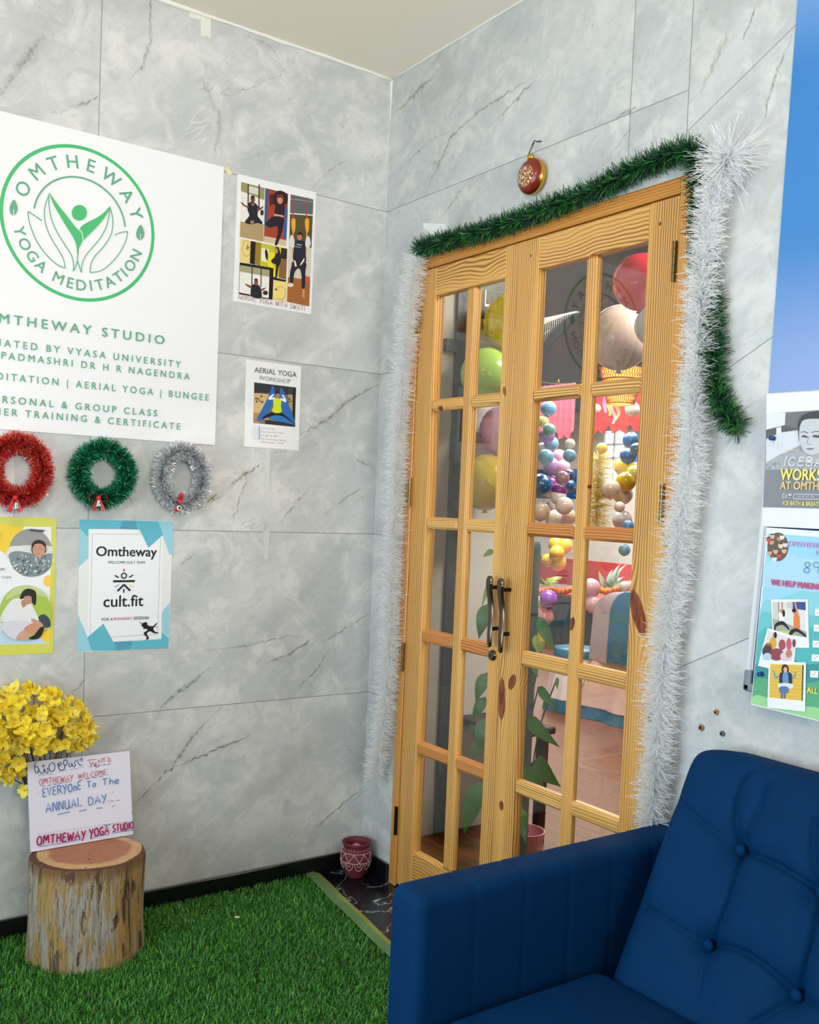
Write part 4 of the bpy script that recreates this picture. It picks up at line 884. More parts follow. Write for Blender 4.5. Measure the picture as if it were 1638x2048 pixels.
P.cdisc('4', 262, 455, 190, 208, (158, 156, 156), n=48); P.csmooth('4', [(75, 410), (160, 395), (280, 390), (440, 400), (446, 470), (440, 540), (80, 520)], (226, 226, 226)); P.csmooth('4', [(74, 470), (140, 440), (250, 455), (340, 480), (445, 460), (440, 560), (400, 620), (330, 655), (240, 660), (150, 610), (95, 540)], (132, 146, 152))
rr = random.Random(5)
for i in range(130):
    a = rr.random() * 2 * PI; q = math.sqrt(rr.random()); x = 265 + 160 * q * math.cos(a); y = 550 + 95 * q * math.sin(a)
    if abs(x - 330) < 55 and y < 490: continue
    s_ = rr.uniform(5, 12); g = rr.choice([(196, 210, 214), (98, 110, 120), (230, 236, 238), (70, 82, 92), (160, 176, 182)]); P.cpoly('4', [(x, y - s_), (x + s_, y), (x + s_ * .3, y + s_ * .7), (x - s_, y + s_ * .3)], g)
P.csmooth('4', [(268, 440), (275, 370), (325, 342), (380, 365), (392, 425), (380, 455), (330, 400), (290, 455)], (44, 42, 46)); P.csmooth('4', [(275, 420), (300, 380), (350, 378), (382, 410), (378, 455), (350, 490), (318, 495), (288, 470)], (206, 152, 128))
for x in (300, 344): P.cstroke('4', [(x - 14, 420), (x, 424), (x + 14, 420)], 0.0010, (90, 58, 50)); P.cstroke('4', [(x - 14, 405), (x, 402), (x + 14, 405)], 0.0011, (80, 56, 50))
P.cstroke('4', [(326, 420), (318, 446), (330, 450)], 0.0008, (166, 108, 92)); P.cstroke('4', [(305, 465), (322, 462), (340, 467)], 0.0018, (176, 88, 84)); P.cpoly('4', [(250, 250), (380, 258), (370, 275), (255, 265)], (70, 74, 78))
P.cdisc('4', 215, 968, 222, 236, (170, 196, 84), n=52); P.csmooth('4', [(40, 860), (120, 760), (230, 732), (330, 765), (390, 830), (200, 800)], (196, 208, 148)); P.csmooth('4', [(330, 1000), (380, 985), (425, 1030), (425, 1090), (370, 1095), (330, 1050)], (62, 74, 82))
P.csmooth('4', [(0, 1030), (40, 930), (110, 850), (190, 850), (260, 890), (300, 960), (330, 1040), (300, 1090), (200, 1080), (80, 1060)], (232, 230, 232)); P.csmooth('4', [(0, 1070), (80, 1040), (200, 1040), (300, 1060), (240, 1110), (200, 1180), (120, 1200), (40, 1150)], (216, 216, 228)); P.csmooth('4', [(185, 860), (240, 860), (225, 900), (195, 925), (178, 890)], (190, 136, 108))
P.csmooth('4', [(165, 845), (190, 785), (240, 762), (300, 785), (308, 850), (298, 905), (270, 880), (262, 830), (215, 828), (190, 850)], (44, 38, 36)); P.csmooth('4', [(205, 830), (258, 832), (268, 870), (250, 895), (222, 890)], (196, 142, 116)); P.csmooth('4', [(250, 1070), (300, 1060), (365, 1090), (360, 1140), (310, 1160), (260, 1150), (200, 1110)], (204, 148, 118)); P.csmooth('4', [(290, 1160), (330, 1110), (365, 1080), (372, 1120), (340, 1180), (290, 1200), (240, 1190)], (36, 32, 32)); P.csmooth('4', [(130, 1190), (190, 1120), (240, 1150), (240, 1198), (190, 1205)], (206, 162, 140)); P.csmooth('4', [(265, 1020), (330, 1040), (370, 1080), (345, 1092), (280, 1060)], (206, 154, 124))
P.build('printed_photo', yf)
P = Print(LEFT, P.n); P.par = yf; P.cstroke('4', [(0, 275), (8, 290), (10, 320), (0, 345)], 0.0008, (120, 120, 90), 3)
P.ctext('4', 'RK', (0, 606), (42, 606), (90, 94, 104)); P.ctext('4', 'Coach', (10, 672), (88, 672), (90, 94, 104)); P.build('lettering', yf)

# --- blue bordered welcome flyer
bf, P = sheet('welcome_flyer', LEFT, quad(LEFT, (154, 1305), (338, 1295), (346, 1042), (159, 1040)), 'welcome flyer with turquoise border under the green and silver wreaths', 'poster')
T1, T2, T3 = (98, 184, 204), (152, 208, 222), (84, 160, 186)
for pts, col in (([(684, 168), (1490, 184), (1488, 480), (1460, 470), (1400, 305), (1200, 250), (762, 250), (760, 500), (676, 580)], T2), ([(684, 168), (1060, 176), (1020, 250), (762, 250), (755, 320), (684, 240)], T1), ([(1060, 176), (1165, 180), (1195, 255), (1025, 250)], T3), ([(1165, 180), (1360, 184), (1406, 300), (1278, 412)], T1),
                 ([(1465, 880), (1390, 970), (1390, 1120), (1456, 1190)], T2), ([(1390, 1130), (1455, 1195), (1450, 1275), (1110, 1288), (1145, 1215), (1388, 1198)], T1), ([(670, 990), (750, 1175), (790, 1300), (662, 1312)], T2), ([(750, 1185), (890, 1065), (975, 1220), (1008, 1295), (790, 1300)], T1), ([(978, 1222), (1145, 1214), (1112, 1288), (1008, 1295)], T3)):
    P.cpoly('4', pts, col)
P.cpoly('4', [(768, 252), (1198, 256), (1278, 412), (1404, 305), (1390, 1192), (975, 1218), (890, 1065), (752, 1178)], (240, 241, 245))
for a, b in (((795, 292), (1218, 296)), ((795, 292), (775, 1150)), ((1382, 330), (1358, 1155)), ((955, 1180), (1358, 1158))): P.cstroke('4', [a, b], 0.0007, (60, 62, 72))
P.build('printed_border', bf)
P = Print(LEFT, P.n); P.par = bf; NK = (36, 38, 48)
P.ctext('4', 'Omtheway', (828, 482), (1348, 486), NK, off=0.022); P.ctext('4', 'WELCOME CULT TEAM', (926, 547), (1248, 549), (60, 62, 76), off=0.012)
P.ctext('4', 'cult.fit', (890, 922), (1232, 912), NK, off=0.014)
P.ctext('4', 'FOR A', (876, 1040), (970, 1038), (50, 52, 64), off=0.012); P.ctext('4', 'BUNGEEFIT', (980, 1034), (1140, 1031), (190, 64, 122), off=0.006); P.ctext('4', 'SESSION', (1150, 1030), (1278, 1027), (50, 52, 64), off=0.012)
P.build('lettering', bf)
P = Print(LEFT, P.n)
cc = LEFT.c('4', 1066, 652); P.ring(cc, 0.0080, 0.0042, NK, n=40)
for a, b, w, col in (((972, 700), (1160, 698), .0068, NK), ((986, 650), (1022, 668), .0040, NK), ((1110, 668), (1146, 645), .0040, NK), ((1066, 728), (1010, 785), .0062, NK), ((1066, 728), (1120, 782), .0062, NK), ((1064, 765), (1064, 798), .0042, NK), ((1066, 594), (1066, 614), .0055, (196, 84, 110)), ((988, 750), (1022, 728), .0042, (150, 190, 214)), ((1112, 726), (1142, 748), .0042, (236, 216, 130))):
    P.cstroke('4', [a, b], w, col)
P.build('printed_logo', bf)
P.csmooth('4', [(1215, 1080), (1235, 1055), (1265, 1055), (1270, 1080), (1310, 1090), (1345, 1060), (1350, 1068), (1318, 1105), (1335, 1135), (1358, 1140), (1355, 1150), (1318, 1145), (1290, 1130), (1262, 1150), (1280, 1185), (1268, 1203), (1256, 1198), (1262, 1180), (1238, 1158), (1240, 1140), (1270, 1120), (1250, 1108), (1236, 1112), (1232, 1095)], (26, 26, 32), n=3)
P.cstroke('4', [(1270, 1080), (1352, 1096)], .0012, (26, 26, 32)); P.cstroke('4', [(1200, 1050), (1225, 1068)], .002, (26, 26, 32))
P.build('printed_figure', bf)

# --- scraps of tape and paper on the walls
def scrap(name, fr, crop, pts, label, col, cat='tape', n=0.0006, rough=0.6):
    uv = [fr.c(crop, x, y) for x, y in pts]; A = sum(uv[i][0] * uv[(i + 1) % len(uv)][1] - uv[(i + 1) % len(uv)][0] * uv[i][1] for i in range(len(uv)))
    if A < 0: uv = uv[::-1]
    k = len(uv); vs = [fr.at(u, v, 0.0002) for u, v in uv] + [fr.at(u, v, n + 0.0004) for u, v in uv]
    tag(MB().add(vs, [list(range(k))[::-1], [k + i for i in range(k)]] + [[i, (i + 1) % k, k + (i + 1) % k, k + i] for i in range(k)]).build(name, mat(name + '_mat', col, rough), None), label, cat)
CROPS['Z'] = (0, 0, 480 / 1638); CROPS['K'] = (300, 0, 600 / 1638)
scrap('masking_tape', LEFT, 'K', [(212, 62), (305, 84), (332, 100), (330, 210), (305, 196), (278, 200), (276, 108), (214, 96)], 'white tape scrap under the ceiling edge on the left wall', (222, 222, 212))
scrap('yellow_tape', LEFT, '3', [(28, 60), (48, 42), (84, 90), (64, 112)], 'small cream tape scrap at the corner of the green sign', (228, 214, 166))
scrap('paper_scrap', LEFT, '2', [(-200, 905), (70, 935), (98, 1100), (104, 1330), (98, 1500), (90, 1545), (-200, 1540)], 'white paper sheet stuck on the wall behind the red wreath', (230, 230, 230), 'paper')
for i, (x0, x1, y0, y1) in enumerate(((450, 492, 1150, 1560), (332, 360, 1125, 1300))):
    scrap('tape_residue', LEFT, 'T', [(x0, y0), (x1, y0 + 4), (x1 - 12, y1), (x0 - 4, y1 - 4)], ['wide pale tape residue streak below the workshop flyer', 'narrow pale tape residue streak below the workshop flyer'][i], (206, 208, 204))
scrap('tape_residue', LEFT, 'T', [(436, 1815), (486, 1815), (474, 2040), (440, 2040)], 'pale tape residue streak low under the workshop flyer tile joint', (206, 208, 206))
scrap('tape_residue', LEFT, 'T', [(945, 1548), (985, 1570), (1000, 1615), (950, 1640)], 'pale torn tape residue on the tile near the white tinsel', (208, 208, 204))

# ------------------------------------------------------------------ tinsel
def tinsel(mb, path, ln, count, w, curl=0.25, fr=None, jit=0.3, cols=None, sweep=0.35, seed=1, taper=0.6):
    rr = random.Random(seed); path = [Vector(p) for p in path]; seg_ = [(path[i + 1] - path[i]).length for i in range(len(path) - 1)]; tot = sum(seg_)
    for _ in range(count):
        d = rr.random() * tot; i = 0
        while i < len(seg_) - 1 and d > seg_[i]: d -= seg_[i]; i += 1
        p = path[i].lerp(path[i + 1], min(1, d / seg_[i])); t = (path[i + 1] - path[i]).normalized()
        a = t.cross(Vector((0.3, 0.2, 0.9))).normalized(); b = t.cross(a); q = rr.random() * 2 * PI
        dr_ = (a * math.cos(q) + b * math.sin(q) + t * rr.gauss(0, sweep)).normalized(); l = ln * rr.uniform(1 - jit, 1 + jit * .6)
        if fr is not None:
            nn = dr_.dot(fr.N); room = (p - fr.o).dot(fr.N) - 0.002
            if nn < 0 and -nn * l > room: dr_ = (dr_ - fr.N * (nn + room / l)).normalized(); 
        side = dr_.cross(Vector((rr.gauss(0, 1), rr.gauss(0, 1), rr.gauss(0, 1)))).normalized() * w * rr.uniform(.7, 1.2)
        cv = Vector((rr.gauss(0, 1), rr.gauss(0, 1), rr.gauss(0, 1))) * curl * l
        p1 = p + dr_ * l * 0.5 + cv * 0.15; p2 = p + dr_ * l + cv * 0.5
        if fr is not None:
            for z_ in (p1, p2):
                dd = (z_ - fr.o).dot(fr.N)
                if dd < 0.0015: z_ += fr.N * (0.0015 - dd)
        c = rr.choice(cols) if cols else None
        mb.add([p + side, p - side, p1 + side, p1 - side, p2 + side * taper, p2 - side * taper], [[0, 1, 3, 2], [2, 3, 5, 4]], c)
def resample(pts, n):
    out = []; m = len(pts)
    for i in range(m - 1):
        p0, p1, p2, p3 = (Vector(pts[max(0, min(m - 1, i + k))]) for k in (-1, 0, 1, 2))
        for k in range(n):
            t = k / n; out.append(0.5 * (2 * p1 + (p2 - p0) * t + (2 * p0 - 5 * p1 + 4 * p2 - p3) * t * t + (3 * p1 - p0 - 3 * p2 + p3) * t ** 3))
    out.append(Vector(pts[-1])); return out
def tins_mat(name, rough, metal, spec=0.5, tl=0.0):
    n = NT(name); a = n.n('VertexColor'); a.layer_name = 'Col'; n.base(a.outputs[0]); n.set(Roughness=rough, Metallic=metal); n.b.inputs['Specular IOR Level'].default_value = spec
    return n.m
M_TW = tins_mat('tinsel_white', 0.4, 0.0)
def thin(m, f=.5):
    t = m.node_tree; tl = t.nodes.new('ShaderNodeBsdfTranslucent'); a = t.nodes.new('ShaderNodeVertexColor'); a.layer_name = 'Col'; mx = t.nodes.new('ShaderNodeMixShader'); mx.inputs[0].default_value = f
    t.links.new(a.outputs[0], tl.inputs[0]); t.links.new(t.nodes['Principled BSDF'].outputs[0], mx.inputs[1]); t.links.new(tl.outputs[0], mx.inputs[2]); t.links.new(mx.outputs[0], t.nodes['Material Output'].inputs[0])
thin(M_TW); M_TG = tins_mat('tinsel_green', 0.4, 0.0); M_FOIL = tins_mat('tinsel_foil', 0.30, 0.45)
M_CORD_W = mat('white_cord', (214, 216, 218), 0.6); M_CORD_G = mat('green_wire', (18, 48, 28), 0.6)
WHT = [rgb(250, 250, 248), rgb(244, 245, 246), rgb(252, 252, 250), rgb(238, 240, 244)]
GRN = [rgb(16, 62, 40), rgb(22, 82, 46), rgb(12, 46, 34), rgb(40, 110, 50), rgb(64, 140, 54), rgb(14, 54, 36)]
def garland(name, pix, n, ln, count, w, cols, m, mc, label, seed, sweep=0.35, core=0.003, curl=0.3):
    path = resample([DOORWALL.at(*(DOORWALL.px(x, y)), n) for x, y in pix], 8)
    # move along the view ray so that the cord lies over its pixel at distance n from the wall
    path = resample([OY(x, y, -n) for x, y in pix], 8)
    g = MB(); tinsel(g, path, ln, count, w, curl, DOORWALL, cols=cols, seed=seed, sweep=sweep)
    if seed == 12: tinsel(g, path[:10], 0.085, 420, w, .25, DOORWALL, cols=cols, seed=77, sweep=.8)
    o = g.build(name, m); tag(o, label, 'garland'); o_ = MB().tube(path, core, 8).build('cord', mc, o, smooth=True); return o
garland('white_tinsel_garland', [(834, 515), (822, 600), (806, 740), (796, 880), (789, 1020), (783, 1150), (778, 1270), (771, 1400), (758, 1500), (749, 1558)], 0.050, 0.046, 9000, 0.0010, WHT, M_TW, M_CORD_W, 'white tinsel garland hanging by the corner side of the pine doors', 11)
garland('white_tinsel_garland', [(1462, 300), (1448, 330), (1422, 400), (1412, 480), (1402, 580), (1396, 680), (1387, 780), (1384, 880), (1368, 1000), (1352, 1120), (1338, 1220), (1328, 1300), (1320, 1400), (1314, 1500), (1306, 1600), (1302, 1660)], 0.056, 0.048, 11500, 0.0010, WHT, M_TW, M_CORD_W, 'white tinsel garland hanging by the armchair side of the pine doors', 12)
garland('green_tinsel_garland', [(834, 500), (870, 488), (940, 470), (1000, 452), (1060, 432), (1120, 408), (1180, 385), (1240, 356), (1300, 326), (1350, 306), (1382, 302), (1396, 330), (1398, 400), (1402, 480), (1412, 560), (1424, 640), (1428, 720), (1432, 780), (1452, 828), (1474, 858)], 0.028, 0.037, 13000, 0.0012, GRN, M_TG, M_CORD_G, 'dark green tinsel garland draped over the top of the pine doors', 13, sweep=0.5)
scrap('tape_scrap', DOORWALL, 'full', [(846, 446), (890, 448), (894, 458), (880, 470), (862, 468), (848, 458)], 'white tape scrap on the wall above the corner end of the green tinsel', (236, 236, 236))

def wreath(name, crop, cx, cy, rx, ry, ln, cols, label, seed, count=5200, pinch=0.0):
    n = 0.030; pts = []
    for i in range(41):
        a = 2 * PI * i / 40; k = 1 + pinch * (math.cos(2 * a) * .5 + .0)
        pts.append(OX(*cp(crop, cx + rx * k * math.cos(a), cy + ry * math.sin(a) * (1 + pinch * .3 * math.cos(4 * a))), n))
    g = MB(); tinsel(g, pts, ln * 1.12, int(count * 1.7), 0.0013, 0.15, LEFT, cols=cols, seed=seed, sweep=0.3)
    inner = [p + Vector((0.008, 0, 0)) for p in pts]
    o = g.build(name, M_FOIL); tag(o, label, 'wreath', 'tinsel wreaths under the studio sign'); MB().tube(pts, 0.0035, 8).build('ring', M_CORD_G, o, smooth=True); return o
W1 = wreath('tinsel_wreath', '2', 125, 1212, 182, 196, 0.030, [rgb(226, 50, 42), rgb(238, 96, 84), rgb(206, 30, 30), rgb(246, 176, 164), rgb(232, 70, 60)], 'red tinsel wreath with a bow, cut by the picture edge', 21)
W2 = wreath('tinsel_wreath', '2', 735, 1238, 168, 180, 0.030, [rgb(14, 136, 84), rgb(34, 172, 110), rgb(8, 96, 64), rgb(140, 222, 184), rgb(18, 120, 78)], 'green tinsel wreath with a red bow, hanging between red and silver ones', 22, pinch=0.06)
W3 = wreath('tinsel_wreath', '2', 1298, 1262, 146, 190, 0.028, [rgb(214, 216, 218), rgb(244, 244, 246), rgb(186, 188, 192), rgb(250, 250, 250)], 'silver tinsel wreath with a red ribbon charm', 23)
M_RIB = mat('red_ribbon', (206, 24, 38), 0.4, sheen=0.2); M_BELL = mat('silver_bell', (206, 196, 190), 0.2, 1.0)
def bow(w, crop, x, y, s=0.016, tails=True):
    c = OX(*cp(crop, x, y), 0.064); b = MB(); n_ = 8
    for sg in (-1, 1):
        vs = []
        for i in range(n_ + 1):
            a = 2 * PI * i / n_; u = sg * s * (1 - math.cos(a)) * 0.62; v = s * 0.52 * math.sin(a)
            vs += [c + Vector((0.006, u, v)), c + Vector((-0.006, u, v))]
        b.add(vs, [[2 * i, 2 * i + 1, 2 * i + 3, 2 * i + 2] for i in range(n_)])
    b.sphere(c + Vector((.003, 0, 0)), s * .33, 10, 8)
    for sg in (-1, 1):
        b.add([c, c + Vector((.001, sg * s * .25, 0)), c + Vector((.004, sg * s * .9, -s * 1.5)), c + Vector((.004, sg * s * .35, -s * 1.7))], [[0, 1, 2, 3]])
    return b.build('bow', M_RIB, w, smooth=True)
def bell(parent, crop, x, y, s=0.011):
    c = OX(*cp(crop, x, y), 0.072); MB().lathe([(s, -s), (s * .86, -s * .7), (s * .62, 0), (s * .55, s * .5), (s * .3, s * .9), (0.001, s)], c, 18).build('bell', M_BELL, parent, smooth=True)
bb_ = bow(W1, '2', 105, 1410, 0.026); bell(bb_, '2', 112, 1462, 0.012)
bb_ = bow(W2, '2', 700, 1410, 0.023); bell(bb_, '2', 698, 1445, 0.0115)
c = OX(*cp('2', 1290, 1400), 0.062); rb = MB()
vs = []
for i in range(9):
    t = i / 8; vs += [c + Vector((.004 * math.sin(t * 6), -.0065 - .001 * math.sin(t * 5) - .004 * t, .012 - .034 * t)), c + Vector((.004 * math.sin(t * 6 + 1), .0075 - .003 * t, .010 - .033 * t))]
rb.add(vs, [[2 * i, 2 * i + 1, 2 * i + 3, 2 * i + 2] for i in range(8)]); rbo = rb.build('ribbon', M_RIB, W3, smooth=True)
c = OX(*cp('2', 1275, 1482), 0.070); MB().sphere(c, 0.0085, 16, 10, sc=(.6, 1, 1)).build('charm', mat('charm_white', (226, 222, 220), 0.4), rbo, smooth=True)
MB().sphere(c + Vector((.004, 0, .001)), 0.0045, 12, 8, sc=(.5, 1, 1)).build('charm_centre', mat('charm_black', (26, 24, 26), 0.4), rbo, smooth=True)
MB().sphere(c + Vector((-.002, -.007, -.004)), 0.010, 12, 8, sc=(.4, 1, .8)).build('charm_back', M_RIB, rbo, smooth=True)

# ------------------------------------------------------------------ round ornament on its nail
oc = OY(1063, 353, -0.022)
orn = thing('wall_ornament', (oc.x, -0.02, oc.z), 'round red painted ornament with gold rim hanging above the doors', 'ornament')
no = NT('ornament_enamel'); x, y, z = no.xyz(); nz = no.noise(no.vec(no.math('MULTIPLY', x, 210.0), no.math('MULTIPLY', z, 120.0), 0.0), 1.0, 2)
dd = no.math('SQRT', no.math('ADD', no.math('POWER', no.math('DIVIDE', no.math('SUBTRACT', x, oc.x), 0.046), 2.0), no.math('POWER', no.math('DIVIDE', no.math('SUBTRACT', z, oc.z - .004), 0.040), 2.0)))
msk = no.math('MULTIPLY', no.step(dd, 0.6, 0.85, 1.0, 0.0), no.step(nz, 0.50, 0.56))
n2 = no.noise(no.vec(no.math('MULTIPLY', x, 300.0), no.math('MULTIPLY', z, 300.0), 3.0), 1.0, 2)
cpat = no.mix(no.step(n2, 0.45, 0.5), rgb(232, 206, 110), no.mix(no.step(n2, 0.58, 0.62), rgb(232, 232, 216), rgb(62, 128, 108)))
no.base(no.mix(msk, no.mix(no.step(dd, 0.3, 1.2), rgb(150, 70, 36), rgb(118, 26, 18)), cpat)); no.set(Roughness=0.22)
M_GOLD = mat('gold_metal', (214, 170, 62), 0.25, 1.0)
RXm = Matrix.Rotation(math.radians(90), 4, 'X')
MB().lathe([(0.001, 0.026), (0.020, 0.0245), (0.036, 0.020), (0.047, 0.011), (0.0515, 0.003)], (oc.x, -0.026, oc.z), 40, RXm, cap=False).build('painted_face', no.m, orn, smooth=True)
MB().lathe([(0.0515, 0.003), (0.0535, 0.0), (0.054, -0.006), (0.0535, -0.012), (0.048, -0.020), (0.001, -0.024)], (oc.x, -0.026, oc.z), 40, RXm, cap=False).build('gold_rim', M_GOLD, orn, smooth=True)
tz_ = oc.z + 0.052
MB().lathe([(0.0105, -0.004), (0.0115, 0.004), (0.0095, 0.011), (0.004, 0.013)], (oc.x, -0.028, tz_), 18).build('cap', M_GOLD, orn, smooth=True)
M_WIRE = mat('dark_wire', (64, 56, 46), 0.4, 0.8)
ringp = [(oc.x + .008 * math.cos(a), -0.028 + .006 * math.sin(a), tz_ + .030 + .017 * math.sin(a + .4)) for a in [2 * PI * i / 20 for i in range(21)]]
hk = MB().tube(ringp, 0.0011, 6).build('hanging_ring', M_WIRE, orn, smooth=True)
MB().tube([(oc.x + .004, -0.028, tz_ + .040), (oc.x + .012, -0.026, tz_ + .050), (oc.x + .016, -0.02, tz_ + .047), (oc.x + .014, -0.01, tz_ + .052), (oc.x + .012, 0.0, tz_ + .054)], 0.0018, 8).build('hook', M_WIRE, orn, smooth=True)

# ------------------------------------------------------------------ wall anchors beside the chair back
for (x, y, lab, col, r) in ((1434, 1424, 'brown wall plug stuck in the wall above the armchair, topmost of three', (176, 110, 62), .0065), (1404, 1455, 'broken brown wall plug with wire bit near the white tinsel', (150, 96, 60), .0075), (1446, 1467, 'grey wall plug just above the armchair back', (96, 98, 102), .0065)):
    p = OY(x, y, 0.0); t = MB().lathe([(r, -0.002), (r * 1.1, .003), (r * .8, .007)], p, 12, RXm).build('wall_plug', mat('plug_plastic', col, 0.6, var=.3, vscale=300), None, smooth=True, angle=30); tag(t, lab, 'wall plug')
    MB().lathe([(r * .5, .0065), (r * .42, .0078)], p, 10, RXm).build('plug_hole', M_PEG, t)

# ------------------------------------------------------------------ posters and notice board right of the door
bx = OY(1597, 0, -0.001); bz = OY(1537, 786, -0.001)
bp = [(bz.x, bz.z), (bz.x + 0.62, bz.z), (bz.x + 0.62, 2.93), (bx.x + .005, 2.93)]
npb = NT('sky_photo_print'); x, y, z = npb.xyz(); r = npb.n('ValToRGB'); r.color_ramp.interpolation = 'EASE'
nzz = npb.noise(npb.vec(x, z, 0.0), 1.6, 3); npb.put(r.inputs[0], npb.math('ADD', npb.math('DIVIDE', npb.math('SUBTRACT', z, bz.z), 1.25), npb.math('MULTIPLY', npb.math('SUBTRACT', nzz, .5), .12)))
for i, (pos, c_) in enumerate(((0.0, (140, 164, 214)), (0.30, (58, 128, 192)), (0.55, (52, 124, 192)), (0.72, (100, 150, 208)), (0.82, (48, 114, 186)), (1.0, (32, 82, 154)))):
    e = r.color_ramp.elements[i] if i < 2 else r.color_ramp.elements.new(pos)
    e.position = pos; e.color = (*rgb(*c_), 1)
npb.base(r.outputs[0]); npb.set(Roughness=0.5)
sp_, P = sheet('sky_poster', DOORWALL, bp, 'tall blue sky photo poster pasted on the door wall', 'poster', m=npb.m)
NB = Frame((0, -0.024, 0), (1, 0, 0), (0, 0, 1))
fx1 = OY(*cp('R6', 245, 0), -0.024).x; fz0 = OY(*cp('R6', 80, 1650), -0.024).z; fx0 = fx1
nb_ = thing('notice_board', (fx0, 0, fz0), 'aluminium-framed navy notice board on the door wall', 'notice board')
fa, fb = NB.px(1486.5, 1379), NB.px(1537.5, 850); NV = (NB.at(*fb) - NB.at(*fa)).normalized(); NU = NV.cross(Vector((0, 1, 0))) * -1
if NU.x < 0: NU = -NU
fo = NB.at(*fa); fo.y = 0; NM = Matrix(((NU.x, 0, NV.x, fo.x), (0, 1, 0, 0), (NU.z, 0, NV.z, fo.z), (0, 0, 0, 1))); NBT = (bz.z - .05 - fo.z); NBX = 1.1
MB().box((.012, -0.014, .012), (NBX, -0.002, NBT), M=NM).build('felt_panel', mat('navy_felt', (26, 62, 104), 0.9), nb_)
M_ALU = mat('aluminium_frame', (226, 228, 232), 0.35, 0.2)
MB().box((0, -0.024, .03), (.013, -0.0005, NBT), 0.003, M=NM).box((.013, -0.019, .03), (.017, -0.0005, NBT), M=NM).build('frame_rail', M_ALU, nb_)
MB().box((.03, -0.024, 0), (NBX, -0.0005, .016), 0.003, M=NM).build('frame_rail', M_ALU, nb_)
MB().box((-.002, -0.027, -.002), (.019, -0.0006, .050), 0.006, 3, M=NM).box((-.002, -0.027, -.002), (.045, -0.0006, .019), 0.006, 3, M=NM).build('corner_bracket', mat('grey_plastic', (126, 136, 146), 0.45), nb_)
def nq(crop, pts): return [NB.c(crop, x, y) for x, y in pts]
# white backing sheet, ice bath poster, kids poster
q = nq('R5', [(372, 1860), (1400, 1910), (1400, 0), (440, 55)])
ws, P = sheet('backing_sheet', NB, q, 'white backing sheet on the notice board behind the grey ice bath poster', 'paper')
ip, P = sheet('ice_bath_poster', NB, nq('R5', [(392, 1600), (1500, 1625), (1500, 250), (435, 320)]), 'grey ice bath workshop poster with yellow lettering on the notice board', 'poster', n0=0.0016, m=mat('poster_grey_paper', (158, 160, 164), 0.4))
def r5(pts, col): P.cpoly('R5', pts, col)
r5([(440, 318), (700, 308), (690, 480), (436, 545)], (222, 226, 230)); r5([(700, 312), (1500, 262), (1500, 560), (690, 540)], (118, 120, 122)); r5([(436, 545), (690, 480), (880, 540), (640, 580), (436, 670)], (96, 98, 102)); r5([(575, 520), (640, 500), (645, 590), (575, 615)], (226, 228, 232)); r5([(436, 672), (640, 580), (1000, 545), (1000, 700), (436, 1000)], (214, 218, 224)); r5([(428, 1000), (640, 870), (900, 830), (1300, 870), (1500, 900), (1500, 1120), (424, 1100)], (168, 172, 178))
r5([(424, 1090), (1500, 1090), (1500, 1622), (392, 1598)], (136, 138, 146))
rr = random.Random(9)
for i in range(70):
    x = rr.uniform(440, 1150); y = 1080 - rr.random() * 160 * (0.4 + (x - 430) / 900); s_ = rr.uniform(8, 24); g = rr.choice([(210, 214, 220), (132, 136, 142), (188, 192, 198), (150, 154, 160)]); r5([(x, y - s_ * .5), (x + s_, y), (x + s_ * .2, y + s_ * .5), (x - s_, y + s_ * .2)], g)
P.csmooth('R5', [(880, 540), (890, 420), (960, 340), (1080, 300), (1250, 290), (1380, 340), (1380, 560), (1300, 420), (1100, 400), (960, 420), (915, 560), (900, 700)], (72, 74, 78)); P.csmooth('R5', [(915, 480), (960, 415), (1100, 395), (1260, 420), (1330, 560), (1310, 720), (1220, 830), (1120, 880), (1030, 890), (950, 820), (905, 700), (898, 580)], (196, 200, 204))
P.csmooth('R5', [(925, 640), (960, 618), (1020, 640), (1010, 655), (960, 650)], (90, 92, 96)); P.csmooth('R5', [(1075, 640), (1110, 615), (1180, 630), (1170, 655), (1110, 650)], (90, 92, 96)); P.cstroke('R5', [(920, 585), (960, 570), (1020, 592)], 0.0018, (96, 98, 100), 3); P.cstroke('R5', [(1070, 590), (1120, 565), (1180, 575)], 0.0018, (96, 98, 100), 3)
P.cstroke('R5', [(1035, 640), (1005, 720), (1030, 745), (1065, 740)], 0.0014, (140, 144, 148), 3); P.csmooth('R5', [(985, 805), (1040, 795), (1110, 800), (1050, 822)], (128, 128, 132)); P.csmooth('R5', [(950, 860), (1040, 900), (1130, 880), (1200, 840), (1200, 1000), (900, 980)], (170, 174, 178))
P.build('printed_photo', ip)
P = Print(NB, P.n); P.par = ip; YL, YL2, WH = (236, 222, 120), (228, 196, 130), (244, 244, 246)
P.cstroke('R5', [(700, 1040), (720, 930), (738, 918)], .0018, WH, 3); hand(P, 'CEBATH', NB.c('R5', 752, 1030), NB.c('R5', 1480, 1056), .0185, .0017, WH)
hand(P, 'By', NB.c('R5', 570, 764), NB.c('R5', 660, 766), .011, .001, WH)
P.ctext('R5', 'WORKSHOP', (640, 1226), (1560, 1250), YL, cappx=148, off=0.03); P.ctext('R5', 'AT OMTHEWAY', (640, 1355), (1530, 1375), YL2, cappx=104, off=0.03)
hand(P, 'Call', NB.c('R5', 672, 1470), NB.c('R5', 790, 1474), .009, .0013, WH)
for pts in ([(850, 1425), (1300, 1432)], [(850, 1488), (1300, 1496)]): P.cstroke('R5', pts, .0009, WH)
P.cstroke('R5', [(850, 1425), (822, 1440), (822, 1472), (850, 1488)], .0009, WH, 3); P.ctext('R5', '+91 897 012 070', (880, 1470), (1110, 1474), (206, 208, 214), cappx=26)
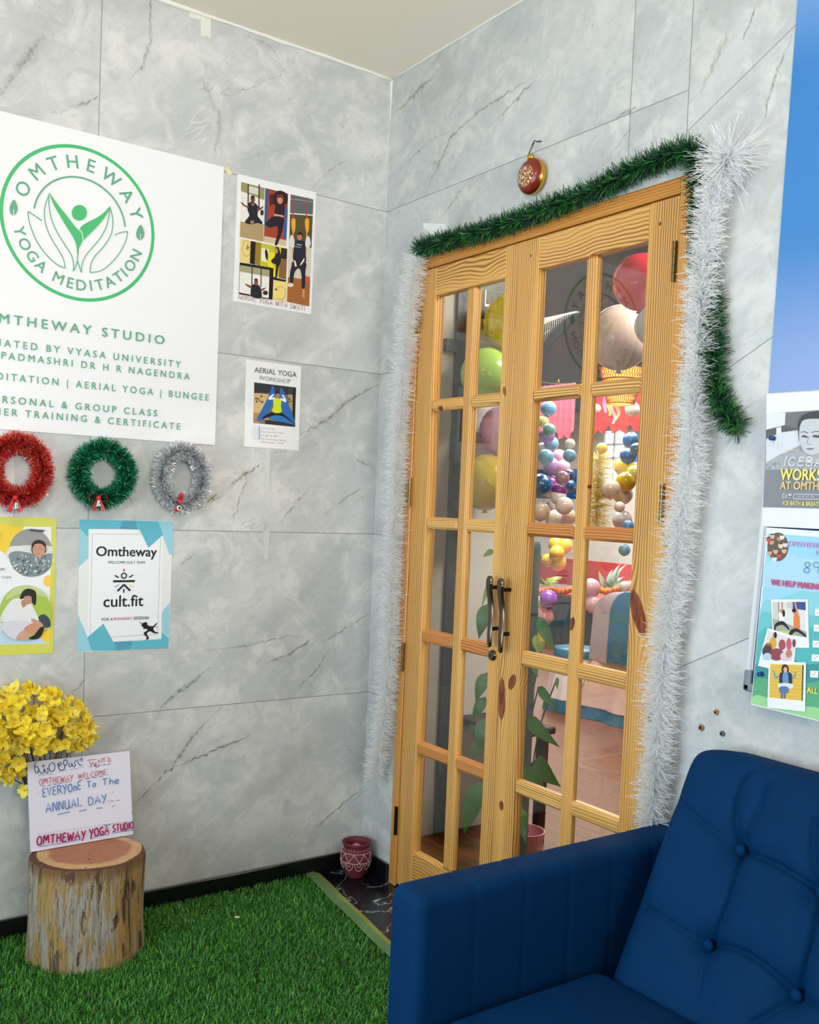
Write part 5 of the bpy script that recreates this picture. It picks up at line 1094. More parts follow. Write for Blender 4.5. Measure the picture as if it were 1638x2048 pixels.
P.ctext('R5', 'ICE BATH & BREATHWORK', (680, 1572), (1400, 1594), YL, cappx=54, off=0.02); P.ctext('R5', 'OMTHEWAY', (690, 832), (905, 838), (226, 222, 196), cappx=26)
P.build('lettering', ip)
kp, P = sheet('kids_yoga_poster', NB, nq('R6', [(165, 1800), (1150, 2040), (1150, 130), (318, 72)]), 'colourful kids yoga poster with polaroid photos on the notice board', 'poster', n0=0.0020)
P.clip = nq('R6', [(172, 1790), (1140, 2028), (1140, 136), (320, 80)])
def r6(pts, col): P.cpoly('R6', pts, col)
r6([(330, 130), (1150, 190), (1150, 2030), (180, 1800)], (158, 210, 240)); P.csmooth('R6', [(262, 460), (400, 380), (520, 330), (700, 380), (1150, 420), (1150, 700), (250, 640)], (176, 214, 242))
P.csmooth('R6', [(270, 830), (420, 770), (560, 720), (650, 695), (740, 700), (1150, 800), (1150, 1400), (235, 1300)], (142, 206, 216)); P.csmooth('R6', [(255, 930), (400, 915), (700, 930), (1150, 960), (1150, 1500), (225, 1400)], (116, 194, 200)); P.csmooth('R6', [(245, 1090), (500, 1050), (1150, 1120), (1150, 1700), (215, 1500)], (92, 182, 184)); P.csmooth('R6', [(235, 1380), (400, 1350), (600, 1370), (720, 1400), (1150, 1440), (1150, 1800), (205, 1700)], (70, 150, 152))
P.csmooth('R6', [(208, 1560), (300, 1540), (600, 1600), (1150, 1560), (1150, 1900), (190, 1740)], (98, 172, 128)); P.csmooth('R6', [(192, 1720), (260, 1710), (500, 1790), (1150, 1880), (1150, 2035), (178, 1800)], (160, 214, 150))
P.cdisc('R6', 428, 262, 102, 140, (110, 92, 84), n=40)
for i, (x, y, c_) in enumerate(((370, 160, (206, 190, 176)), (440, 180, (196, 150, 110)), (365, 215, (210, 160, 130)), (455, 250, (226, 206, 190)), (500, 240, (222, 216, 210)), (345, 320, (206, 170, 150)), (405, 305, (214, 170, 146)), (440, 345, (200, 84, 76)), (395, 378, (228, 226, 222)), (340, 190, (204, 88, 92)), (470, 165, (230, 226, 214)), (490, 300, (220, 180, 150)))):
    P.csmooth('R6', [(x - 24, y - 10), (x - 4, y - 26), (x + 24, y - 14), (x + 18, y + 20), (x - 12, y + 24)], c_); P.csmooth('R6', [(x - 20, y - 12), (x, y - 28), (x + 22, y - 16), (x + 4, y - 14)], (86, 62, 52))
def polaroid(o, hole, cols):
    r6(o, (240, 240, 240)); r6(hole, cols)
polaroid([(362, 775), (722, 775), (735, 1246), (384, 1240)], [(375, 795), (700, 798), (708, 1145), (388, 1090)], (226, 224, 220))
r6([(560, 798), (700, 798), (702, 880), (570, 862)], (66, 84, 140)); r6([(376, 800), (440, 800), (440, 1000), (380, 980)], (210, 206, 196)); r6([(378, 960), (440, 975), (708, 1090), (708, 1145), (388, 1090)], (170, 168, 156)); r6([(440, 1075), (560, 1080), (600, 1130), (430, 1095)], (186, 206, 120)); r6([(515, 800), (575, 800), (575, 862), (518, 858)], (200, 200, 196)); r6([(436, 800), (442, 800), (442, 980), (436, 980)], (60, 60, 60))
P.csmooth('R6', [(440, 900), (470, 890), (490, 920), (485, 985), (445, 985)], (238, 238, 240)); P.csmooth('R6', [(400, 1020), (440, 990), (490, 990), (545, 1062), (530, 1066), (478, 1022), (415, 1040), (410, 1075), (396, 1072)], (44, 44, 50)); P.cdisc('R6', 472, 888, 20, 24, (190, 140, 110)); P.cdisc('R6', 488, 910, 12, 34, (36, 30, 30)); r6([(462, 800), (482, 800), (480, 870), (468, 870)], (200, 150, 120))
P.csmooth('R6', [(585, 940), (615, 915), (640, 940), (645, 1060), (620, 1078), (590, 1060)], (232, 132, 66)); P.csmooth('R6', [(540, 1110), (560, 1070), (610, 1055), (650, 1075), (705, 1120), (700, 1140), (640, 1100), (600, 1090), (560, 1125)], (48, 48, 52)); P.cdisc('R6', 596, 896, 22, 24, (196, 144, 112)); P.cdisc('R6', 592, 880, 24, 18, (40, 28, 26)); r6([(590, 800), (606, 800), (636, 920), (618, 930)], (206, 152, 120))
polaroid([(332, 1052), (616, 1140), (580, 1500), (236, 1420)], [(338, 1078), (615, 1168), (565, 1376), (276, 1362)], (226, 216, 218))
for x, y, rx, ry, c_ in ((402, 1128, 22, 34, (196, 142, 110)), (408, 1120, 14, 30, (52, 34, 34)), (384, 1200, 34, 60, (216, 176, 60)), (340, 1230, 40, 34, (186, 108, 60)), (474, 1215, 34, 52, (170, 84, 84)), (540, 1210, 26, 60, (206, 96, 112)), (330, 1280, 50, 60, (84, 66, 76)), (420, 1310, 70, 60, (150, 76, 84)), (500, 1330, 44, 44, (228, 200, 206)), (330, 1330, 40, 36, (186, 206, 226)), (590, 1200, 16, 40, (120, 70, 70)), (540, 1300, 30, 40, (196, 130, 110))): P.cdisc('R6', x, y, rx, ry, c_)
polaroid([(345, 1372), (708, 1388), (700, 1868), (330, 1826)], [(360, 1400), (684, 1414), (672, 1762), (348, 1728)], (232, 190, 84))
r6([(672, 1414), (686, 1414), (676, 1762), (664, 1760)], (78, 70, 66))
for i in range(9): P.cstroke('R6', [(362, 1435 + i * 34), (668, 1446 + i * 34)], .0006, (206, 158, 62))
P.csmooth('R6', [(452, 1500), (480, 1480), (540, 1482), (570, 1505), (572, 1600), (540, 1600), (470, 1600), (448, 1590)], (44, 58, 84)); P.csmooth('R6', [(486, 1490), (530, 1490), (535, 1610), (485, 1610)], (110, 150, 190)); P.csmooth('R6', [(448, 1590), (576, 1596), (570, 1640), (446, 1632)], (224, 226, 228)); P.csmooth('R6', [(456, 1625), (530, 1625), (535, 1680), (455, 1680)], (96, 124, 166)); r6([(460, 1680), (484, 1682), (480, 1740), (462, 1738)], (110, 118, 140)); r6([(492, 1682), (516, 1684), (506, 1742), (488, 1740)], (110, 118, 140))
P.csmooth('R6', [(470, 1470), (480, 1415), (510, 1406), (534, 1425), (540, 1470), (525, 1480), (486, 1480)], (66, 44, 38)); P.cdisc('R6', 508, 1458, 19, 28, (222, 176, 150)); 
for pts in ([(450, 1510), (415, 1545), (388, 1470), (396, 1468), (422, 1520)], [(570, 1515), (596, 1545), (612, 1480), (605, 1478), (590, 1520)]): P.csmooth('R6', pts, (120, 156, 190))
for x, y in ((818, 900), (806, 1052), (796, 1208), (786, 1342), (772, 1500)): r6([(x - 20, y - 34), (x + 60, y - 30), (x + 58, y + 36), (x - 22, y + 32)], (240, 240, 236)); P.cstroke('R6', [(x - 4, y - 4), (x + 8, y + 14), (x + 34, y - 20)], .0014, (226, 150, 120))
P.build('printed_picture', kp)
P = Print(NB, P.n); P.par = kp
P.ctext('R6', 'OMTHEWAY KIDS', (536, 250), (1080, 292), (206, 150, 200), cappx=48, off=0.012); P.ctext('R6', 'PROGRAM', (806, 338), (1080, 358), (206, 150, 200), cappx=40, off=0.01)
P.ctext('R6', 'WE HELP MAKING', (368, 632), (860, 682), (206, 66, 112), cappx=56, off=0.035); P.ctext('R6', 'ALL AGES', (722, 1680), (1000, 1720), (240, 222, 110), cappx=54, off=0.03)
hand(P, '89', NB.c('R6', 686, 508), NB.c('R6', 830, 520), 0.0235, 0.0014, (70, 118, 160)); P.build('lettering', kp)
for (crop, x, y, lab) in (('R5', 530, 662, 'blue push pin in the grey ice bath poster'), ('R6', 264, 1500, 'blue push pin in the kids yoga poster')):
    p = OY(*cp(crop, x, y), -0.028); t = MB().lathe([(.0055, 0), (.0050, .002), (.003, .004), (.003, .009), (.0055, .011), (.005, .013)], p, 16, RXm).build('push_pin', mat('pin_blue', (24, 66, 124), 0.3), None, smooth=True); tag(t, lab, 'push pin')

# ------------------------------------------------------------------ clay pot on the threshold
pc = OZ(711, 1748, 0.0); pc = Vector((0.085, -0.078, 0.0))
npot = NT('painted_clay'); x, y, z = npot.xyz(); nn = npot.noise(npot.vec(x, y, z), 60, 4); npot.base(npot.mix(nn, rgb(92, 26, 40), rgb(126, 44, 58))); npot.set(Roughness=0.7)
pot = thing('clay_pot', pc, 'small maroon clay pot with white painted triangles in the corner', 'pot')
prof = [(0.030, 0.0), (0.036, 0.004), (0.040, 0.018), (0.053, 0.045), (0.058, 0.068), (0.056, 0.090), (0.048, 0.105), (0.045, 0.112), (0.050, 0.121), (0.054, 0.128), (0.053, 0.133), (0.047, 0.132), (0.042, 0.118), (0.046, 0.095), (0.045, 0.05)]
MB().lathe(prof, pc, 40).build('body', npot.m, pot, smooth=True)
def prad(h):
    pr = prof[:10]
    for (r0_, h0), (r1_, h1) in zip(pr, pr[1:]):
        if h0 <= h <= h1: return r0_ + (r1_ - r0_) * (h - h0) / (h1 - h0)
    return 0.05
def pline(mb, pts, w=0.0011):
    q = []
    for i in range(len(pts) - 1):
        for k in range(6):
            t = k / 6; a = pts[i][0] + (pts[i + 1][0] - pts[i][0]) * t; h = pts[i][1] + (pts[i + 1][1] - pts[i][1]) * t; r = prad(h) + 0.0003; q.append(pc + Vector((r * math.cos(a), r * math.sin(a), h)))
    a, h = pts[-1]; r = prad(h) + .0003; q.append(pc + Vector((r * math.cos(a), r * math.sin(a), h))); mb.tube(q, w, 5)
pm = MB(); nt = 9
for h in (0.098, 0.066): pline(pm, [(2 * PI * k / 36, h) for k in range(37)])
for k in range(nt): a = 2 * PI * k / nt; s_ = 2 * PI / nt; pline(pm, [(a, 0.097), (a + s_ / 2, 0.068), (a + s_, 0.097)]); pline(pm, [(a + s_ * .5 + s_ * .42 * math.cos(q), 0.066 - .030 * math.sin(q)) for q in [PI * i / 8 for i in range(9)]]); pline(pm, [(a + s_ * .5 + s_ * .2 * math.cos(q), 0.066 - .014 * math.sin(q)) for q in [PI * i / 6 for i in range(7)]])
for k in range(26): a = 2 * PI * k / 26; pm.sphere(pc + Vector((prad(.108) * math.cos(a), prad(.108) * math.sin(a), .108)), .0018, 6, 4)
pm.build('painted_pattern', mat('pot_white_paint', (214, 190, 176), 0.7), pot)
fp = MB()
for k in range(6):
    a = 2 * PI * k / 6; fp.sphere(pc + Vector((.010 * math.cos(a), .010 * math.sin(a), .113)), .009, 10, 6, sc=(1, 1, .6))
fp.sphere(pc + Vector((0, 0, .116)), .008, 10, 6)
tag(fp.build('pink_flower', mat('pink_petals', (222, 132, 150), 0.6), None, smooth=True), 'pink flower lying inside the maroon clay pot', 'flower')
MB().lathe([(0.0405, .100), (0.001, .104)], pc, 24, cap=False).build('filling', mat('pot_soil', (84, 22, 36), 0.9), pot)

# ------------------------------------------------------------------ tree stump
SCX, SCY, SR, SH = 0.186, -1.100, 0.163, 0.302
rs = random.Random(4); AMP = [(k, rs.uniform(-1, 1), rs.uniform(0, 6.28)) for k in (2, 3, 5, 7, 11, 17, 23)]
def swob(a, h):
    t = h / SH
    w = 1 + sum(.035 / k ** .55 * A * math.cos(k * a + p + .4 * t * (k % 3)) for k, A, p in AMP)
    w *= 1 + 0.03 * (1 - t) ** 3 + .012 * math.sin(6 * t + a * 2)
    return w
stump = thing('tree_stump', (SCX, SCY, 0), 'sawn tree stump with peeling bark standing on the turf', 'tree stump')
ns = NT('stump_bark'); x, y, z = ns.xyz(); ang = ns.math('ARCTAN2', ns.math('SUBTRACT', y, SCY), ns.math('SUBTRACT', x, SCX))
ca_, sa_ = ns.math('COSINE', ang), ns.math('SINE', ang)
va = ns.vec(ns.math('MULTIPLY', ca_, 3.0), ns.math('MULTIPLY', sa_, 3.0), ns.math('MULTIPLY', z, 3.2)); vb = ns.vec(ns.math('MULTIPLY', ca_, 10.0), ns.math('MULTIPLY', sa_, 10.0), ns.math('MULTIPLY', z, 3.5)); vc = ns.vec(ns.math('MULTIPLY', ca_, 34.0), ns.math('MULTIPLY', sa_, 34.0), ns.math('MULTIPLY', z, 14.0))
p1, p2, p3 = ns.noise(va, 1.0, 4, .6, .4), ns.noise(vb, 1.0, 5, .65, .5), ns.noise(vc, 1.0, 5, .7)
bc_ = ns.mix(ns.step(p1, .50, .58), rgb(188, 152, 92), rgb(182, 172, 158)); bc_ = ns.mix(ns.math('MULTIPLY', ns.step(p3, .42, .7), .6), bc_, rgb(134, 106, 70))
vd = ns.vec(ns.math('MULTIPLY', ca_, 5.0), ns.math('MULTIPLY', sa_, 5.0), ns.math('ADD', ns.math('MULTIPLY', z, 5.5), 4.0)); p4 = ns.noise(vd, 1.0, 5, .68, .8)
bc_ = ns.mix(ns.step(p4, .57, .61), bc_, ns.mix(ns.step(p3, .4, .6), rgb(74, 58, 46), rgb(112, 94, 76))); bc_ = ns.mix(ns.step(p2, .63, .67), bc_, rgb(96, 66, 40)); bc_ = ns.mix(ns.step(ns.math('ABSOLUTE', ns.math('SUBTRACT', p2, .47)), .0, .014, .95, 0.0), bc_, rgb(40, 28, 20))
bc_ = ns.mix(ns.math('MULTIPLY', ns.step(z, .255, .30), .75), bc_, rgb(108, 72, 50))
ns.base(bc_); ns.set(Roughness=0.9); ns.bump(ns.math('ADD', p3, ns.math('MULTIPLY', p2, 2.0)), .8, .006)
prof = [(SR * k, h) for k, h in [(1.0, 0)] + [(1.0, SH * i / 24) for i in range(1, 24)] + [(0.995, SH - .004), (.985, SH)]]
MB().lathe(prof, (SCX, SCY, 0), 160, wob=lambda a, h: swob(a, h) - .030 * max(0, math.cos(9 * a + 3 * h)) ** 14 - (.10 * math.exp(-((a - 5.05) / .09) ** 2) * max(0, 1 - h / .085)), cap=False).build('bark', ns.m, stump, smooth=True)
nt_ = NT('stump_end_grain'); x, y, z = nt_.xyz(); dx_, dy_ = nt_.math('SUBTRACT', x, SCX - .01), nt_.math('SUBTRACT', y, SCY + .01); rd = nt_.math('SQRT', nt_.math('ADD', nt_.math('MULTIPLY', dx_, dx_), nt_.math('MULTIPLY', dy_, dy_)))
wn = nt_.noise(nt_.vec(x, y, 0.0), 12, 3); rg = nt_.math('SINE', nt_.math('ADD', nt_.math('MULTIPLY', rd, 620.0), nt_.math('MULTIPLY', wn, 16.0)))
ct = nt_.mix(nt_.step(nt_.math('ADD', rd, nt_.math('MULTIPLY', wn, .03)), .125, .142), rgb(176, 116, 88), rgb(206, 166, 120)); ct = nt_.mix(nt_.math('MULTIPLY', nt_.step(rg, .2, 1.0), .22), ct, rgb(132, 78, 56)); ct = nt_.mix(nt_.step(nt_.math('ADD', rd, nt_.math('MULTIPLY', wn, .02)), .158, .164), ct, rgb(96, 62, 42))
an = nt_.math('ARCTAN2', dy_, dx_); crk = nt_.noise(nt_.vec(nt_.math('MULTIPLY', an, 3.0), nt_.math('MULTIPLY', rd, 6.0), 2.0), 1.0, 3); ct = nt_.mix(nt_.step(nt_.math('ABSOLUTE', nt_.math('SUBTRACT', crk, .5)), 0.0, .006, .7, 0.0), ct, rgb(70, 44, 32))
nt_.base(ct); nt_.set(Roughness=0.85)
MB().lathe([(SR * .988, SH - .0005), (SR * .6, SH + .0012), (.001, SH + .002)], (SCX, SCY, 0), 160, wob=lambda a, h: swob(a, SH) - .030 * max(0, math.cos(9 * a + 3 * SH)) ** 14, cap=False).build('cut_top', nt_.m, stump)

# ------------------------------------------------------------------ hand-lettered board leaning over the stump
b0 = OZ(61.5, 1704.4, SH + .004); b1 = OZ(266, 1668.5, SH + .004)
U_ = Vector((0, 1, 0)); U_ = (b1 - b0); U_.z = 0; U_.normalize()
lean = 0.045
top = OX(54.7, 1524.6, b0.x - lean); Vv = (top - b0); Vv = (Vv - U_ * Vv.dot(U_)).normalized()
BF = Frame(b0, U_, Vv)
bdc = [BF.px(61.5, 1704.4), BF.px(266, 1668.5), BF.px(259, 1502), BF.px(54.7, 1524.6)]
th = 0.006; vs = [BF.at(u, v, -th) for u, v in bdc] + [BF.at(u, v, 0) for u, v in bdc]
wb = MB().add(vs, [[4, 5, 6, 7], [3, 2, 1, 0], [0, 1, 5, 4], [1, 2, 6, 5], [2, 3, 7, 6], [3, 0, 4, 7]]).build('welcome_board', mat('white_foam_board', (226, 222, 236), 0.45), None)
tag(wb, 'white hand-lettered welcome board leaning on the tree stump', 'sign')
P = Print(BF, 0.0006); P.par = wb
BL_, RD_, MG_, CY_ = (44, 62, 132), (200, 58, 90), (156, 22, 88), (38, 112, 180)
def s5(pts, w, col, sm=4): P.cstroke('5', pts, w, col, sm)
# first line
for st in ([(370, 940), (352, 985), (362, 1040), (380, 1055), (395, 1015), (375, 985), (360, 1000)], [(395, 1015), (410, 1050), (440, 1055), (455, 1010), (462, 1045), (490, 1048), (485, 1000)], [(430, 985), (450, 970), (440, 1000)], [(520, 955), (500, 985), (510, 1030), (540, 1035), (562, 1000), (550, 955), (525, 950)],
           [(590, 955), (600, 985), (630, 960), (605, 950), (600, 1000), (620, 1025), (655, 1015), (668, 975)], [(660, 920), (648, 950), (665, 980), (690, 950), (676, 918), (655, 930)], [(712, 950), (705, 985), (725, 990), (735, 955), (745, 985), (770, 985), (765, 945), (780, 925)], [(790, 915), (800, 950), (820, 975), (842, 970)], [(815, 925), (830, 905), (842, 920), (825, 935)]):
    s5(st, .0024, BL_)
for st in ([(890, 925), (940, 918), (985, 915)], [(915, 935), (930, 975), (950, 945), (965, 975), (985, 940)], [(990, 955), (975, 985), (1000, 995), (1010, 970)], [(1005, 920), (1010, 950), (1020, 925)], [(1040, 950), (1045, 905), (1065, 915), (1062, 945)], [(1100, 890), (1120, 905), (1100, 925), (1125, 940), (1132, 915)], [(1060, 900), (1075, 890)]):
    s5(st, .0019, RD_)
def dashes(a, b, n, w, col):
    for i in range(n):
        t0, t1 = i / n, (i + .62) / n; s5([(a[0] + (b[0] - a[0]) * t0, a[1] + (b[1] - a[1]) * t0), (a[0] + (b[0] - a[0]) * t1, a[1] + (b[1] - a[1]) * t1)], w, col, 0)
dashes((392, 1078), (550, 1058), 4, .0012, (60, 62, 110)); dashes((600, 1038), (690, 1022), 3, .0012, (150, 60, 90)); dashes((710, 1022), (870, 990), 5, .0012, (60, 62, 110)); dashes((915, 990), (1145, 958), 5, .0018, (40, 40, 60))
def h5(t, a, b, hpx, w, col, seed):
    p0, p1 = BF.c('5', *a), BF.c('5', *b); hq = BF.c('5', a[0], a[1] - hpx); hand(P, t, p0, p1, math.hypot(hq[0] - p0[0], hq[1] - p0[1]), w, col, seed=seed)
h5('OMTHEWAY', (402, 1178), (745, 1132), 62, .0017, RD_, 1); h5('WELCOME,', (800, 1112), (1098, 1066), 50, .0017, RD_, 2)
dashes((425, 1192), (720, 1140), 5, .0016, (50, 40, 80)); dashes((800, 1130), (1080, 1078), 4, .0016, (50, 40, 80))
h5('EVERYOnE', (435, 1298), (828, 1222), 84, .0024, CY_, 3); h5('To', (888, 1204), (975, 1190), 62, .0024, CY_, 4); h5('The', (1045, 1182), (1212, 1160), 66, .0024, CY_, 5)
h5('ANNUAL', (470, 1462), (835, 1388), 92, .0024, CY_, 6); h5('DAY', (905, 1382), (1088, 1342), 78, .0024, CY_, 7)
for x, y in ((1100, 1338), (1130, 1344), (1146, 1342), (1190, 1334), (1205, 1332), (1148, 1250)): s5([(x, y), (x + 9, y - 2)], .0022, BL_, 0)
for a, b in (((582, 1478), (712, 1450)), ((803, 1445), (880, 1428)), ((985, 1414), (1042, 1408)), ((1140, 1396), (1166, 1391))): s5([a, b], .0022, CY_, 0)
dashes((380, 1680), (1320, 1545), 26, .0009, (96, 96, 130)); s5([(1058, 1578), (1085, 1590), (1130, 1572)], .0022, CY_)
h5('OMTHEWAY', (375, 1790), (868, 1722), 88, .0042, MG_, 8); h5('YOGA', (912, 1710), (1108, 1672), 84, .0040, MG_, 9); h5('STUDIO', (1148, 1655), (1356, 1620), 70, .0036, MG_, 10)
s5([(398, 1805), (600, 1772), (820, 1730)], .0016, (60, 90, 160)); s5([(930, 1720), (1000, 1695), (1110, 1680)], .0016, (60, 90, 160)); s5([(1140, 1668), (1250, 1650), (1350, 1635)], .0016, (60, 90, 160)); s5([(1330, 1465), (1350, 1455), (1340, 1445)], .001, RD_, 0)
P.build('handwriting', wb)

# ------------------------------------------------------------------ yellow blossom branches behind the board
fl = thing('blossom_branches', (0.055, -1.17, SH + .003), 'bunch of yellow artificial blossom branches behind the welcome board', 'artificial flowers')
M_TWIG = mat('brown_twig', (84, 50, 30), 0.7); npt = NT('yellow_petal'); oi = npt.n('ObjectInfo'); ge = npt.n('VertexColor'); ge.layer_name = 'Col'
npt.base(ge.outputs[0]); npt.set(Roughness=0.55); npt.b.inputs['Subsurface Weight'].default_value = 0.0; M_PET = npt.m; thin(M_PET, .2)
rf = random.Random(12)
root = Vector((0.055, -1.17, SH + .004))
tips = [(65, 1366), (12, 1392), (100, 1395), (140, 1428), (168, 1470), (178, 1500), (30, 1420), (-30, 1420), (-50, 1470), (-60, 1520), (120, 1500), (60, 1450), (10, 1480), (90, 1440), (150, 1520), (-20, 1440), (40, 1500), (80, 1410), (-10, 1510), (130, 1460)]
spots = []; tw = MB()
for i, (x, y) in enumerate(tips):
    e = OX(x, y, 0.03 + 0.10 * rf.random()); mid_ = Vector((.04, root.y + (e.y - root.y) * .55, root.z + .28)); pts = resample([root + Vector((rf.uniform(-.01, .01), rf.uniform(-.03, .03), 0)), mid_, e], 8); pts = [Vector((max(.012, min(p.x, .045 if p.z < .585 else .2)), p.y, p.z)) for p in pts]
    tw.tube(pts, [.0022 - .0013 * k / (len(pts) - 1) for k in range(len(pts))], 6)
def inblob(x, y):
    if y > 1505 - (x - 60) * .09 and x > 40: return False
    return ((x - 55) / 128) ** 2 + ((y - 1470) / 100) ** 2 < 1 and y < 1530
k_ = 0
while k_ < 250:
    x, y = rf.uniform(-75, 185), rf.uniform(1366, 1530)
    if not inblob(x, y): continue
    k_ += 1; dx_, dy_ = (x - 55) / 128, (y - 1470) / 100; lim = .15 * math.sqrt(max(0.02, 1 - dx_ * dx_ - dy_ * dy_)); xx = .022 + lim * rf.random() ** .6
    q = OX(x, y, xx); 
    if y > 1470: xx = max(xx, .085) if x > 30 else xx; q = OX(x, y, xx)
    spots.append((q, q))
low = [(OX(54, 1578, .06), 6), (OX(28, 1548, .07), 7), (OX(5, 1545, .06), 5)]
pts = resample([root + Vector((0, -.02, .0)), OX(60, 1590, .05), OX(20, 1556, .06), OX(-40, 1550, .06)], 8); tw.tube(pts, .0016, 6)
for c_, n_ in low:
    for _ in range(n_): spots.append((c_, c_ + Vector((rf.uniform(-.01, .02), rf.uniform(-.02, .02), rf.uniform(-.018, .018)))))
tw.build('twigs', M_TWIG, fl, smooth=True)
def blossom(seed):
    r_ = random.Random(seed); mb = MB(); cs = [(rgb(255, 232, 70), rgb(252, 214, 44)), (rgb(252, 226, 54), rgb(250, 202, 36)), (rgb(255, 240, 110), rgb(252, 216, 54))][seed % 3]
    for k in range(5):
        a = 2 * PI * k / 5 + r_.uniform(-.1, .1); cup = r_.uniform(.2, 1.3); vs = []; nu = 4
        for j in range(5):
            t = j / 4; w = .0082 * math.sin(PI * (0.12 + .80 * t)) * 1.15
            for i in range(3):
                s_ = (i - 1); rr_ = .0205 * t - (.0028 if (i == 1 and j == 4) else 0); h = .011 * cup * t * t * 1.4 - .003 * abs(s_) * t
                px, py = rr_, s_ * w; vs.append(Vector((px * math.cos(a) - py * math.sin(a), px * math.sin(a) + py * math.cos(a), h + .003)))
        for j in range(4):
            for i in range(2): mb.add([vs[j * 3 + i], vs[j * 3 + i + 1], vs[j * 3 + i + 4], vs[j * 3 + i + 3]], [[0, 1, 2, 3]], cs[1] if j == 0 else cs[0])
    mb.sphere((0, 0, .004), .0022, 6, 4); mb.c = [c_ or rgb(226, 170, 34) for c_ in mb.c]; return mb
proto = []
for s_ in range(6):
    b_ = blossom(s_); proto.append(b_)
rf.shuffle(spots); rest = MB(); made = {}
for i, (q, c_) in enumerate(spots):
    c_ = Vector((max(.02, c_.x), c_.y, c_.z)); d = (c_ - Vector((-.10, -1.17, .40))); d += Vector((rf.uniform(-.1, .5), rf.uniform(-.6, .6), rf.uniform(-.5, .6))); Mr = d.normalized().to_track_quat('Z', 'Y').to_matrix().to_4x4() @ Matrix.Rotation(rf.random() * 6.28, 4, 'Z') @ Matrix.Scale(rf.uniform(.75, 1.25), 4)
    if i < 96:
        k = i % 6
        if k not in made:
            me = D.meshes.new('blossom'); pb = proto[k]; me.from_pydata(pb.v, [], pb.f); me.materials.append(M_PET); ca = me.color_attributes.new('Col', 'FLOAT_COLOR', 'CORNER'); buf = []
            for p_, cc_ in zip(me.polygons, pb.c): buf.extend((*cc_, 1.0) * p_.loop_total)
            ca.data.foreach_set('color', buf); me.polygons.foreach_set('use_smooth', [True] * len(me.polygons)); made[k] = me
        o = D.objects.new('blossom', made[k]); COL.objects.link(o); o.parent = fl; o.matrix_local = Matrix.Translation(c_ - ORG[fl.name]) @ Mr
    else:
        pb = proto[i % 6]; k = len(rest.v); rest.v.extend([tuple((Mr @ Vector(v)) + c_) for v in pb.v]); rest.f.extend([[a + k for a in f] for f in pb.f]); rest.c.extend(pb.c); rest.mi.extend([0] * len(pb.f))
o = rest.build('blossom_cluster', M_PET, fl, smooth=True); o['kind'] = 'stuff'
# ------------------------------------------------------------------ the studio seen through the glass
def bmat(name, col, rough=0.22, tl=0.35):
    n = NT(name); c = rgb(*col); n.base(c); n.set(Roughness=rough); n.b.inputs['Coat Weight'].default_value = 0.3
    n.b.inputs['Subsurface Weight'].default_value = 0.0
    return n.m
_bm = {}
def balloon(c, r, col, label, group=None, name='balloon', sq=1.1):
    k = col
    if k not in _bm: _bm[k] = bmat('balloon_skin', col)
    m = _bm[k]; c = Vector(c)
    prof = []
    for i in range(13):
        a = -PI / 2 + PI * i / 12; h = math.sin(a) * r * sq; q = math.cos(a) * r
        if h < 0: q *= 1 - 0.10 * (h / (r * sq)) ** 2
        prof.append((max(.0008, q), h))
    o = MB().lathe(prof, c, 24, cap=False).build(name, m, None, smooth=True); tag(o, label, 'balloon', group)
    MB().lathe([(r * .07, -r * sq * 1.0), (r * .11, -r * sq * 1.07), (r * .02, -r * sq * 1.0)], c, 10, cap=False).build('knot', m, o, smooth=True)
    return o
def pball(x, y, rp, plane, col, label, group=None, sq=1.05, crop=None, axis='Y'):
    if crop: rp = rp * CROPS[crop][2]; x, y = cp(crop, x, y)
    p = OY(x, y, plane) if axis == 'Y' else OX(x, y, plane); rp *= 1.18 if plane > 4 else 1.0
    return balloon(p, rp * depth(p) / FPX, col, label, group, sq=sq)
G1_ = 'balloons hung inside the left door leaf'
pball(1026, 648, 60, 0.00, (222, 200, 18), 'yellow balloon at the top inside the left door leaf', G1_, axis='X')
pball(972, 750, 52, -0.01, (166, 206, 86), 'lime green balloon under the yellow one inside the left door leaf', G1_, axis='X')
pball(1022, 744, 33, 0.03, (226, 222, 220), 'white balloon tucked beside the lime green balloon', G1_, axis='X')
pball(1004, 862, 46, -0.01, (226, 168, 200), 'pink balloon above the large mustard yellow balloon', G1_, sq=1.12, axis='X')
pball(972, 965, 54, -0.01, (214, 188, 20), 'large mustard yellow balloon lowest inside the left door leaf', G1_, axis='X')
G2_ = 'balloons hung inside the right door leaf'
pball(1281, 565, 57, 0.75, (208, 34, 48), 'large red balloon at the top of the right door leaf', G2_, sq=1.0)
pball(1240, 676, 64, 0.95, (206, 180, 166), 'large pearl beige balloon under the red one', G2_, sq=1.02)
pball(1312, 652, 43, 0.70, (190, 186, 190), 'silver balloon beside the pearl beige balloon', G2_, sq=1.0)
